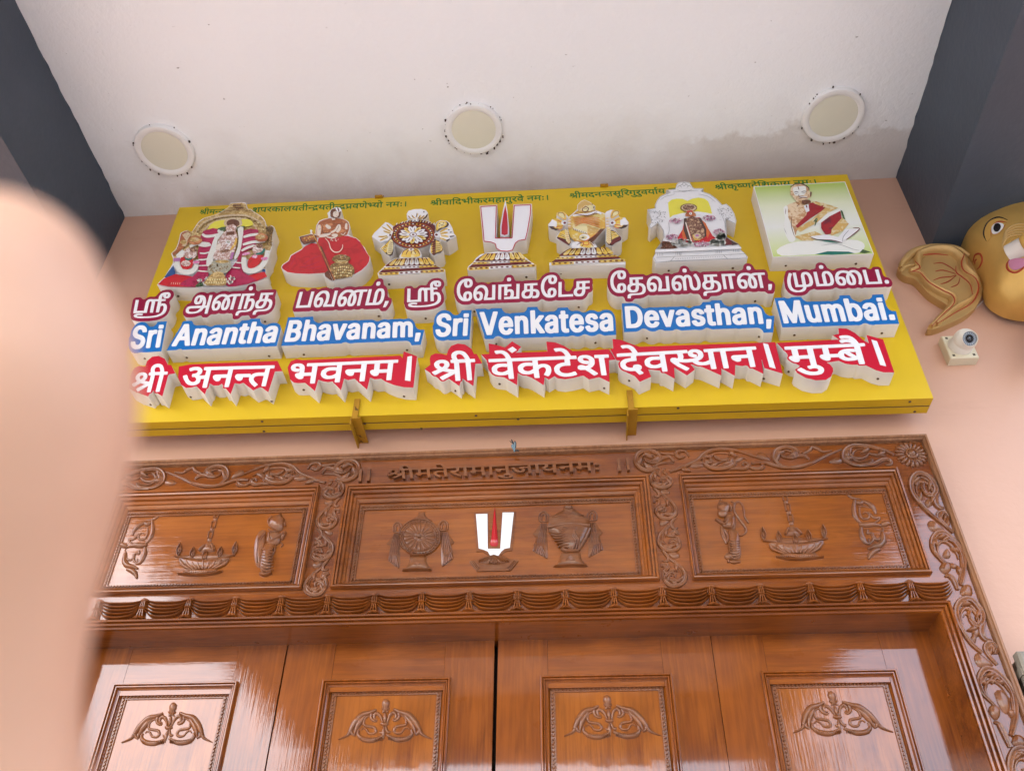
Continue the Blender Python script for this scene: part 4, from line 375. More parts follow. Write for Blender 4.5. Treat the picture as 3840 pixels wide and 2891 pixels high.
    'tamil5': [[[-786,5189,-12,3,-9,5,-11,9,-14,18,-9,18,-9,27,-5,27,-2,39,1,20,3,25,8,25,12,22,8,10,11,8,16,8,12,2,19,0,11,-3,7,-3,10,-8,5,-9,3,-9,3,-13,1,-19,-4,-19,-6,-12,-7,-7,-5,-2,-5,-2,-18,0,-10,4,-6,5,-6,9,-5,15,-1,23,3,17,-1,2,-12,-12,-6,-8,-7,-18,-5,-15,-3,-31,2,-46,6,-25,8,-21,9,-15,8,-10,2,1,-4,17,0,15,2,15,3,9,5,9,7,7,6,3,6,0,2,1,9,0,11,-2,9,-7,4,-6,4,-7,5,-17,1,-10,0,-19,-3,-15,-4,-9,-7,-10,-4,-4,-5,-2,-11,-3],[-684,5189,-8,3,-5,4,-9,14,-8,23,-3,27,0,27,4,28,7,19,9,16,13,11,6,4,8,3,8,0,2,1,9,0,16,-3,10,-5,8,-8,9,-11,6,-14,5,-19,2,-12,0,-39,-7,-44,39,0,1,3,-1,146,2,2,24,-1,1,-172,-92,0,-1,19,6,25,3,31,0,15,-3,21,-5,16,-7,13,-4,4,-8,6,-9,3,-11,-4,-6,-5,-7,-9,-6,-12,-4,-13,-1,-10,2,-1,6,3,18,0,7,-3,9,-8,7,-14,4,-13,-1,-31,-2,-13,-4,-9,-8,-10,-10,-4],[-289,5189,-11,3,-10,9,-7,13,-3,20,2,21,4,12,5,9,10,10,2,77,109,0,0,-21,-36,-1,-1,-46,1,-2,13,0,15,-4,8,-5,9,-11,5,-16,2,-12,-1,-14,-2,-12,-6,-17,-10,-10,-7,-3,-28,1,-8,2,4,21,9,0,7,-2,6,1,5,5,3,5,1,9,1,18,-2,7,-4,6,-3,3,-6,4,-11,1,-1,-2,-1,-21,-2,-21,-5,-15,-8,-12,-8,-7,-7,-2,-7,-2],[-97,5188,-14,4,-7,4,-9,7,-6,8,-8,11,-9,21,-7,29,-3,25,0,32,2,20,8,34,8,21,11,19,12,12,16,11,10,4,13,3,19,0,10,-3,9,-5,6,-6,7,-11,2,-6,2,-16,-1,-19,-6,-20,-7,-11,-11,-8,-6,-1,-17,0,-10,4,-5,5,-5,8,-4,12,-2,11,1,14,4,20,-8,-6,-7,-7,-8,-14,-9,-20,-3,-14,-4,-25,-1,-31,1,-16,3,-17,8,-26,5,-11,11,-12,0,-1,1,2,-2,22,2,21,5,15,5,7,6,5,8,4,8,2,16,-2,9,-5,6,-6,7,-18,2,-16,-1,-15,-1,-9,-4,-15,-7,-11,-9,-9,-5,-2,-11,-3],[136,5188,-9,2,-11,9,-8,15,-2,15,1,16,4,16,5,10,13,14,5,76,2,2,107,-1,-1,-22,-34,0,-2,-1,0,-3,-3,-44,36,-1,-1,-20,-35,-1,-3,-29,-4,-21,-6,-12,-8,-11,-9,-7,-11,-2],[-511,5192,-1,172,108,0,0,-22,-32,0,-1,-2,-1,-39,2,-1,6,3,8,1,16,-1,6,-3,6,-5,6,-9,4,-11,1,-10,0,-24,-1,-11,-5,-15,0,-1,3,-1,22,0,1,2,1,147,2,2,24,-1,-2,-172,-124,1,-1,20,1,2,47,0,6,21,1,23,-2,10,-2,5,-4,5,-5,3,-12,-8,-4,-7,-1,-30,-24,0,-1,104,0,2,-3,0,-19,0,-2,-2,1,-148],[-20,5191,6,170,2,2,22,0,2,-2,-5,-148,92,0,2,-2,-1,-19,-1,-2],[-676,5211,4,-1,6,8,3,9,1,8,-1,12,-3,14,-6,8,-4,2,-9,-5,-6,-6,-1,-4,2,-18,3,-12,6,-11],[-275,5210,1,0,8,2,4,4,4,4,4,9,3,22,1,18,-2,2,-19,-1,-8,-2,-6,-4,-7,-9,-2,-12,0,-10,2,-9,4,-6,4,-4],[150,5209,6,1,5,3,8,10,6,21,1,26,-8,1,-2,-2,-10,0,-5,-1,-10,-6,-5,-7,-4,-15,1,-15,2,-5,5,-6],[-768,5212,0,-1,3,1,7,5,6,11,1,8,0,19,-2,8,-4,8,-5,5,-3,0,-3,-2,-4,-7,-3,-8,0,-9,1,-19],[-78,5211,0,-1,3,1,8,5,5,9,3,8,1,15,-1,11,-3,10,-5,6,-4,0,-4,-3,-4,-8,-3,-8,-1,-10,0,-14,2,-14],[-274,5293,24,0,1,45,-1,3,-23,0],[154,5292,24,0,2,48,-21,0,-2,-1],[-64,5370,1,0,5,3,4,6,3,11,1,15,-2,10,-4,6,-5,5,-4,2,-3,-3,-4,-14,-2,-20,2,-12,5,-7],[-766,5373,3,-1,2,1,5,6,3,9,1,17,-5,15,-3,5,-9,6,-3,-5,-3,-11,0,-23,4,-13],[-433,5403,-5,6,-3,5,0,16,1,5,4,6,5,3,14,0,5,-3,3,-6,2,-7,-1,-15,-3,-6,-5,-4]],[[-785,5148,-17,4,-14,8,-22,20,-14,19,-17,42,-12,63,-1,57,5,34,10,33,16,30,12,15,12,10,27,11,32,2,17,-4,14,-7,14,-13,7,-11,15,-41,11,-12,10,-2,28,4,17,-3,20,-9,13,-10,6,-2,8,2,15,14,11,4,41,-3,40,4,10,12,9,38,8,14,9,9,14,5,20,-1,16,-12,8,-15,10,-39,10,-11,30,-2,16,-6,8,0,18,6,114,0,11,8,24,42,25,24,19,9,15,4,26,2,13,-3,19,-9,11,-12,12,-23,10,-35,8,-8,13,-5,9,-15,4,-18,-3,-87,6,-17,11,-8,18,0,14,12,21,49,5,61,8,16,12,10,114,1,14,-5,6,-8,4,-14,-1,-41,-4,-19,0,-50,-5,-17,-10,-14,-14,-6,-8,-7,-15,-36,-10,-16,-15,-14,-14,-7,-14,-2,-23,0,-19,5,-20,-3,-116,0,-23,8,-29,-10,-26,0,-20,5,-11,7,-18,15,-8,2,-7,-3,-20,-18,-18,-7,-47,3,-16,-4,-25,0,-32,10,-20,-7,-121,0,-11,3,-38,-3,-10,3,-17,-3,-88,0,-19,4,-18,-6,-20,0,-15,4,-15,10,-9,2,-25,-14,-13,-2]]],
    'tamil6': [[[538,5140,-1,9,2,18,4,9,7,7,6,4,10,3,43,-1,3,1,19,1,12,4,10,6,5,6,4,13,3,14,0,18,-2,8,-3,9,-3,5,-7,6,-7,4,-4,1,-2,-31,-4,-15,-5,-15,-5,-7,-8,-7,-6,-3,-6,-2,-33,1,-9,4,-9,8,-6,11,-3,10,0,20,3,16,5,13,6,8,9,6,0,2,4,76,109,-1,-1,-22,-36,-1,-2,-46,1,-2,8,0,9,-3,11,-5,10,-10,5,-9,6,-19,1,-14,-3,-31,-2,-9,-4,-8,-6,-8,-8,-8,-17,-7,-11,-2,-9,0,-2,-1,-47,0,-9,-2,-5,-4,-4,-8,-1,-19,-5,-1],[1143,5130,-1,13,1,13,2,5,6,9,6,5,13,5,43,-1,3,2,13,-1,19,5,10,8,5,6,5,22,1,19,-4,17,-6,10,-7,6,-9,4,-1,-1,-1,-27,-3,-18,-6,-15,-7,-10,-5,-5,-7,-4,-7,-1,-32,0,-10,5,-9,10,-4,7,-3,11,-2,10,1,16,2,11,4,11,8,11,8,8,3,76,108,-1,0,-22,-36,0,-1,-46,1,-3,8,0,10,-3,13,-8,7,-6,7,-13,3,-12,3,-24,-2,-24,-3,-12,-2,-5,-5,-8,-9,-9,-11,-6,-8,-3,-11,-2,-9,0,-2,-1,-46,1,-9,-3,-5,-4,-3,-4,-2,-6,-1,-17,-4,-1],[1659,5164,10,63,2,1,24,0,2,-3,0,-4,-6,-28,-10,-28,-2,-2],[466,5208,-16,6,-10,9,-12,17,-10,22,-5,21,-3,32,1,37,4,26,6,25,7,17,11,19,13,15,18,12,11,4,6,1,27,0,13,-5,7,-7,4,-6,5,-10,2,-15,-1,-22,-5,-20,-8,-11,-6,-5,-8,-4,-22,0,-9,5,-6,7,-3,5,-3,12,-2,8,1,19,5,18,0,1,-5,-4,-11,-10,-7,-12,-11,-24,-7,-32,-2,-37,1,-15,3,-18,5,-21,9,-17,9,-11,1,2,-2,17,0,15,3,11,3,10,7,12,7,6,10,4,19,-1,7,-2,8,-8,5,-8,4,-13,1,-17,-1,-19,-7,-21,-6,-9,-8,-7,-7,-4,-6,-1],[728,5204,-7,3,-9,12,-7,22,-2,22,1,36,5,23,9,24,12,18,11,10,9,5,11,3,22,0,6,-2,11,-5,7,-6,9,-12,6,-15,5,-31,-2,-42,-4,-21,-6,-20,41,-2,1,4,6,145,1,2,24,-1,-7,-172,-93,1,0,19,8,28,4,23,1,23,-1,15,-3,14,-7,18,-11,10,-7,3,-5,0,-10,-4,-11,-11,-9,-15,-6,-21,1,-2,12,3,16,-1,7,-4,7,-8,5,-12,2,-12,0,-20,-2,-15,-6,-17,-6,-8,-6,-5,-7,-3],[928,5200,-9,6,-7,10,-6,15,-3,29,1,35,5,28,9,22,13,19,15,12,12,3,22,0,6,-1,7,-4,6,-5,8,-11,11,14,4,4,7,3,19,-1,10,-5,8,-12,4,-10,2,-15,-1,-76,2,-17,2,-8,5,-9,7,-6,4,1,5,3,4,4,4,9,5,25,1,24,-1,18,-4,24,-6,21,-10,23,14,16,11,-1,8,-22,8,-26,4,-28,2,-29,-2,-26,-4,-22,-7,-17,-11,-14,-11,-5,-28,0,-7,3,-6,5,-6,9,-6,19,-2,20,1,52,-1,30,-4,13,-3,4,-3,2,-5,-5,-4,-7,-5,-22,-5,-119,-25,0,4,107,-2,12,-3,12,-5,12,-10,9,-12,1,-11,-6,-6,-5,-7,-12,-7,-16,-2,-13,12,2,16,-1,8,-4,7,-8,4,-11,3,-13,0,-20,-2,-15,-6,-16,-6,-9,-6,-6,-7,-2],[1455,5192,-4,2,-8,7,-8,15,-5,25,-1,18,0,22,4,22,7,26,10,18,11,12,13,9,17,5,26,0,6,-2,14,-5,14,-10,16,8,17,4,79,-2,-1,-21,-32,-1,-5,-152,-24,0,-1,2,4,150,-13,1,-7,-1,-9,-3,-8,-5,-1,-1,11,-25,4,-15,4,-23,-2,-39,-6,-24,-4,-9,-4,-4,-5,-4,-4,-2,-26,1,-7,4,-8,13,-4,12,-2,23,0,21,4,27,8,25,8,19,-7,7,-8,4,-9,3,-11,0,-10,-3,-7,-5,-10,-10,-9,-17,-5,-17,1,-2,11,3,16,-1,6,-3,7,-7,6,-13,3,-17,0,-22,-3,-15,-8,-18,-10,-9,-4,-1],[1311,5197,5,174,110,-2,0,-21,-31,0,-1,-2,-5,-150,-25,0,-1,2,5,148,0,1,-3,1,-23,0,-2,-2,-5,-149],[742,5224,5,2,6,9,3,11,0,15,0,6,-4,11,-6,6,-4,0,-5,-2,-7,-7,-3,-5,1,-17,3,-15,6,-10],[942,5221,5,2,6,9,3,11,0,15,0,6,-4,11,-6,6,-4,1,-5,-3,-10,-12,1,-17,3,-15,3,-8],[1469,5213,5,2,5,8,2,9,2,15,-4,18,-7,9,-4,0,-8,-5,-5,-6,-2,-9,1,-14,4,-14,4,-8],[490,5229,5,1,7,6,4,7,3,10,1,24,-2,8,-3,5,-6,4,-5,-4,-4,-6,-4,-15,-1,-21],[585,5227,5,0,7,2,5,4,4,7,3,8,2,10,2,29,-17,1,-7,-2,-10,-5,-6,-7,-4,-11,-1,-13,2,-7,5,-10,4,-3],[1188,5218,6,0,9,3,4,6,4,6,5,20,0,26,-16,0,-11,-2,-9,-7,-5,-7,-3,-15,2,-16,6,-9],[1546,5213,2,-1,2,2,4,5,3,11,2,17,-1,33,-5,22,-4,9,-6,-17,-5,-31,0,-21,1,-14,2,-8],[591,5310,4,-1,2,1,17,1,2,46,-23,0],[1194,5301,5,0,2,1,16,0,2,47,-23,0],[505,5389,4,0,3,2,4,7,4,12,1,12,-2,11,-4,6,-4,5,-5,3,-3,-3,-4,-13,-2,-22,2,-11,3,-6],[1018,5414,-6,5,-3,7,0,14,1,6,2,4,5,5,5,2,9,0,4,-2,6,-8,2,-6,-2,-17,-2,-5,-8,-5],[1537,5408,-5,6,-3,5,0,16,2,8,6,7,5,1,8,0,5,-2,5,-5,2,-6,1,-6,-1,-12,-5,-8,-6,-4]],[[536,5099,-10,4,-8,9,-8,37,-9,14,-5,3,-30,0,-13,3,-15,8,-21,20,-10,15,-9,21,-12,51,-2,36,3,50,9,39,10,30,18,32,18,19,24,16,23,6,26,0,12,-3,21,-14,9,-12,7,-14,8,-34,10,-12,98,-3,11,-4,11,-12,7,-4,10,2,27,17,17,4,34,-3,32,-20,11,1,14,13,13,4,28,-1,15,-13,10,-1,21,13,24,5,8,5,8,13,8,28,7,14,12,12,17,5,18,-3,13,-12,8,-14,7,-32,10,-11,10,-2,14,5,16,-1,25,-23,7,0,14,8,10,2,103,-2,17,-5,22,5,107,-1,8,-2,13,-9,9,0,32,13,7,7,7,12,8,32,13,19,14,8,20,0,12,-6,10,-12,7,-21,5,-26,3,-8,8,-8,61,-2,11,-4,7,-8,7,-26,-1,-32,-6,-26,0,-21,9,-18,17,-9,7,-7,5,-11,4,-18,-1,-14,-8,-38,-10,-30,-13,-21,-13,-5,-27,2,-6,4,-13,17,-8,6,-24,0,-21,6,-20,-7,-25,0,-23,10,-7,0,-24,-9,-26,0,-15,6,-13,12,-12,2,-16,-12,-11,-4,-24,0,-17,4,-13,-3,-28,0,-22,-17,-15,-8,-25,-7,-40,0,-11,-8,-8,-15,-7,-7,-16,-5,-17,0,-13,5,-7,8,-11,41,-8,11,-5,3,-35,2,-21,13,-7,-1,-15,-9,-7,-1,-24,0,-20,4,-19,-6,-25,1,-24,10,-7,0,-18,-7,-90,1,-19,3,-17,-4,-25,0,-23,7,-38,-28,-28,-8,-40,0,-11,-8,-8,-14,-7,-7,-16,-5]]],
    'tamil7': [[[1874,5125,-11,2,-14,6,-8,6,-7,7,-6,10,-3,10,-4,18,-1,19,2,36,4,27,10,37,17,43,2,1,10,0,12,-12,-9,-19,-7,-20,-9,-32,-3,-21,-2,-23,-1,-22,2,-19,5,-15,3,-6,7,-8,10,-6,14,-4,6,0,12,3,15,8,10,14,5,15,-1,2,-58,1,9,164,1,1,23,0,1,-2,-7,-139,1,-3,32,0,7,102,3,15,8,17,11,10,13,3,12,0,7,-1,8,-4,7,-7,7,-13,5,-21,2,-17,0,-22,-2,-27,-4,-20,-6,-14,-8,-11,-6,-5,-7,-3,-17,-4,-15,-1,-3,-12,-6,-14,-8,-11,-13,-11,-14,-6,-14,-2],[2231,5179,-7,2,-6,5,-9,15,-4,14,-2,24,2,27,5,22,9,23,12,18,15,12,15,6,15,2,14,0,13,-3,11,-3,13,-9,15,11,7,2,9,1,20,-1,7,-3,9,-6,9,-11,7,-15,4,-21,1,-13,-2,-33,-4,-20,-8,-26,-9,-20,-2,-1,-8,0,-12,13,9,22,6,22,3,41,-2,21,-3,8,-7,11,-8,7,-7,3,-13,-4,-6,-5,12,-25,3,-10,3,-17,1,-22,-4,-30,-7,-20,-9,-11,-11,-4,-19,0,-8,3,-6,5,-3,6,-5,13,-2,20,2,25,4,20,4,17,13,27,-5,5,-11,5,-11,2,-6,0,-17,-6,-13,-12,-9,-14,-5,-18,7,2,19,0,7,-3,7,-6,7,-13,2,-12,0,-22,-4,-16,-4,-11,-6,-8,-8,-6,-8,-2],[2584,5178,-4,2,-3,6,0,16,3,8,3,4,5,2,13,0,3,-1,5,-6,1,-7,-1,-11,-3,-9,-3,-3,-4,-1],[2041,5182,9,165,24,0,1,-2,-7,-139,1,-3,33,0,7,105,6,20,7,12,8,6,6,3,9,1,17,-1,9,-4,9,-11,6,-15,4,-17,1,-17,-1,-42,-3,-15,-6,-20,-6,-9,-5,-7,-7,-5,-9,-3,-13,-3],[2429,5181,9,159,2,4,24,0,1,-2,-9,-139,1,-1,2,0,70,0,9,140,2,1,24,0,-10,-163],[2241,5199,4,0,5,4,6,15,1,18,-2,10,-4,7,-5,4,-5,-2,-6,-4,-7,-8,0,-16,3,-15,4,-8],[2321,5199,3,1,4,6,4,11,3,32,-3,23,-4,16,-2,4,-3,-5,-6,-21,-3,-15,-1,-26,3,-19,2,-5],[1963,5204,5,-1,10,3,10,7,6,11,4,18,2,27,-1,30,-5,18,-5,8,-6,4,-5,-3,-5,-7,-4,-14],[2128,5203,5,0,6,1,7,2,5,4,7,12,5,16,3,38,-2,20,-6,22,-5,7,-4,2,-4,-1,-5,-6,-4,-9,-2,-10],[2114,5384,-5,5,-2,5,0,15,2,5,4,6,5,3,14,0,4,-3,4,-6,2,-6,-2,-15,-4,-5,-6,-5]],[[1872,5085,-27,8,-18,12,-19,25,-12,38,-1,30,6,72,12,47,22,55,11,11,11,4,54,1,12,-4,9,-8,9,-2,22,13,17,4,25,-3,21,-11,10,2,11,6,15,1,9,5,6,7,11,38,9,13,9,8,14,5,20,-1,15,-12,8,-14,9,-44,27,-27,8,-5,10,1,20,16,12,6,30,6,22,-1,25,-8,25,7,21,1,19,-4,21,-11,11,1,14,9,29,1,13,-5,12,-17,9,-5,11,2,18,19,7,4,37,-1,11,-9,6,-18,-4,-64,3,-18,9,-13,19,-8,8,-8,9,-22,1,-34,-7,-21,-8,-14,-9,-7,-14,-5,-14,0,-15,5,-18,-3,-122,1,-20,4,-14,-5,-13,-2,-25,10,-22,-8,-24,-2,-26,10,-6,0,-22,-8,-26,-1,-15,3,-24,17,-10,-2,-22,-12,-20,-4,-99,0,-12,4,-7,7,-10,1,-31,-13,-28,-34,-24,-16,-28,-6]]],
    'head1': [[[-3285,6506,-3,22,-23,-18,-3,0,-5,6,0,3,21,14,-16,5,-17,-11,-5,8,12,9,-7,9,-2,11,4,7,8,3,11,-2,8,-8,1,-9,-5,-11,17,-4,-2,23,-7,1,-1,7,5,1,-3,9,0,10,3,6,5,3,11,0,8,-3,4,-6,9,-20,155,-3,0,-8,-10,-1,4,-57,-9,1,-3,30,-14,0,0,-8,-4,-3,-5,1,-3,2,-7,9,-15,0,-1,-9,-1,-2,-6,0,-8,6,-3,7,0,5,5,3,30,-2,31,1,-1,17,-76,2,4,-57,-9,-1,-4,26,-18,1,1,-7,-2,-3,-7,-1,-4,3,-5,6,-2,8,3,2,5,1,-2,22,-17,1,-1,-1,5,-57,-10,0,-6,58,-13,0,4,-57],[-3225,6540,18,-1,-2,23,-18,0],[-3316,6550,3,2,2,8,-3,4,-5,1,-4,-3,0,-4],[-3283,6572,15,0,-4,12,-7,7,-4,0,-4,-4,0,-7]],[]],
    'head2': [[[-2254,6479,-4,9,15,7,-10,6,-4,5,-4,14,-19,1,0,-11,-4,-2,-5,0,-10,8,-2,4,-1,7,4,3,36,0,2,-5,3,7,5,4,17,3,-1,9,-79,2,4,-62,-1,-1,-10,1,-5,61,-17,1,5,-62,-12,0,-3,37,-13,1,-10,-2,-4,-6,1,-6,4,-6,13,-12,-7,-7,-19,18,-3,9,0,9,4,8,6,3,27,1,-1,15,-51,1,5,-61,-2,-1,-10,0,-2,18,-7,-2,-11,-1,-7,2,-6,3,-6,7,-6,14,12,7,1,5,-4,8,-2,2,-20,0,5,-62,-12,0,-3,41,-6,-3,-3,-3,-5,-10,-10,2,2,9,-10,5,-6,-4,-1,-7,6,-9,16,-14,-6,-7,-6,3,-18,18,-3,8,-1,11,6,8,6,2,12,0,11,-5,7,4,8,1,-1,13,-64,1,5,-62,-1,-1,-10,1,-6,62,-41,0,2,-17,6,2,9,0,7,-3,6,-7,3,-13,-4,-16,-2,-3,-3,0,-8,5,5,14,-2,9,-6,5,-7,-4,-3,-4,3,-29,-2,-1,-10,1,-2,17,-9,-4,-13,1,-8,4,-7,10,-1,11,6,10,9,5,15,-1,4,-1,0,-9,-11,1,-7,-2,-3,-3,0,-8,3,-5,7,-3,10,4,4,4,-3,31,-47,1,2,-11,-2,-9,-6,-8,-8,-5,26,-24,-7,-7,-24,21,-9,10,-5,8,0,6,3,3,8,0,7,-4,3,4,2,7,-4,9,-33,0,6,-61,-10,-1,-2,1,-2,19,-7,-2,-14,0,-8,4,-4,4,-3,9,-3,28,-15,1,5,-62,-11,0,-7,62,-9,0,-1,10,432,-8,-4,17,2,6,7,7,9,1,10,-1,8,-7,12,-23,210,-4,-3,17,2,6,8,7,8,1,11,-2,7,-6,12,-24,290,-5,0,2,-6,14,-8,6,-9,-2,-4,8,1,2,3,1,14,0,6,-4,6,-6,10,-21,12,-2,0,-8,-11,-1,4,-62,-12,1,-5,62,-11,0,2,-34,-5,-8,-8,-3,-13,0,-9,5,-5,10,-3,31,-15,0,4,-62,-2,-1,-10,1,-1,17,-10,-4,-16,2,-9,7,-4,9,1,12,5,7,9,4,17,0,3,-1,1,-9,-12,1,-7,-2,-4,-4,-1,-7,4,-7,7,-2,6,1,8,5,1,2,-2,31,-50,1,4,-62,-12,0,-2,20,-31,-21,-5,5,-1,4,15,10,-8,5,-4,8,-4,32,-21,0,0,-18,-15,-1,-6,-2,-5,-5,0,-7,5,-8,8,-3,5,0,0,7,3,3,6,1,6,-2,3,-3,2,-6,0,-4,-4,-5,7,-12,-9,-4,-9,14,-26,-14,-3,1,-4,8,15,8,-12,8,-4,7,-2,10,-19,0,0,-10,-3,-3,-5,0,-4,2,-6,6,-4,9,2,4,2,2,37,-1,1,-4,3,6,6,5,17,3,-1,9,-79,1,4,-61,-2,-2,-10,1,-5,62,-16,1,4,-63,-11,1,-3,37,-13,0,-10,-2,-4,-6,2,-9,15,-15,-6,-7,-12,9,-7,10,-4,7,0,10,5,8,8,4,25,0,-1,16,-51,1,4,-63,-10,0,-2,1,-1,18,-13,-3,-13,1,-9,7,-5,7,-3,11,9,5,3,6,-4,9,-27,2,1,-18,-20,-2,-6,-5,-1,-8,6,-8,8,-4,4,1,0,5,4,5,11,-1,4,-5,2,-5,-4,-9,7,-11,-9,-4,-10,14,-24,-14],[-2794,6496,-21,22,-10,0,-6,5,0,6,2,3,9,1,8,-3,6,5,2,9,-3,11,-9,5,-4,-2,0,-5,5,-4,10,-2,-1,-9,-11,2,-11,7,-3,5,0,8,1,4,6,4,16,0,7,-3,6,-7,3,-10,0,-9,-4,-10,-7,-7,11,-11,7,-10,-6,-5],[-1651,6475,-2,19,-12,-4,-11,1,-10,6,-6,7,-15,1,-1,-9,-4,-3,-4,0,-6,3,-6,8,-2,7,3,3,7,1,-3,22,-6,4,-5,-3,2,-5,9,-3,0,-9,-12,2,-6,4,-3,6,-1,8,2,5,8,4,12,0,5,-2,5,-6,3,-6,2,-21,13,0,0,3,11,5,1,9,-4,6,-18,1,0,10,77,-1,-7,16,-7,5,-10,-1,-3,7,0,3,4,1,14,-1,7,-3,9,-14,5,-13,12,-2,0,-9,-10,0,3,-62,-11,0,-4,62,-17,1,3,-63],[-1532,6473,-2,34,-17,0,0,-8,-5,-4,-8,2,-8,11,-1,6,3,3,35,0,-1,18,-42,2,0,9,131,-2,1,-10,-11,0,3,-62,-11,0,-2,28,-21,1,-2,-9,-4,-3,-7,2,-6,5,-3,5,0,7,2,2,7,2,-1,22,-2,1,-20,0,4,-62],[-1394,6471,-3,72,10,-1,4,-71],[-1433,6478,-5,4,0,8,4,3,8,-1,3,-4,-1,-8,-2,-2],[-2435,6515,9,0,9,7,-3,29,-18,0,4,-10,-1,-6,-2,-6,-8,-5,3,-4],[-2180,6510,8,0,10,7,-3,30,-18,0,2,-6,1,-10,-2,-6,-8,-6,2,-4],[-1671,6501,8,0,9,7,-2,30,-17,0,2,-7,0,-11,-5,-7,-5,-3,4,-6],[-2731,6521,6,1,9,6,-3,29,-23,0,2,-28,4,-6],[-1925,6507,7,0,9,7,-2,28,-24,1,2,-28,4,-6],[-1801,6505,7,1,3,6,-2,27,-16,2,2,-29,2,-4],[-1489,6511,21,0,-1,24,-21,0],[-1436,6514,-4,4,0,9,4,3,6,0,5,-6,0,-7,-3,-3],[-2348,6560,19,0,-7,16,-7,5,-5,0,-3,-7,0,-6],[-2093,6556,19,0,-6,14,-8,7,-7,-2,-2,-5,1,-6]],[]],
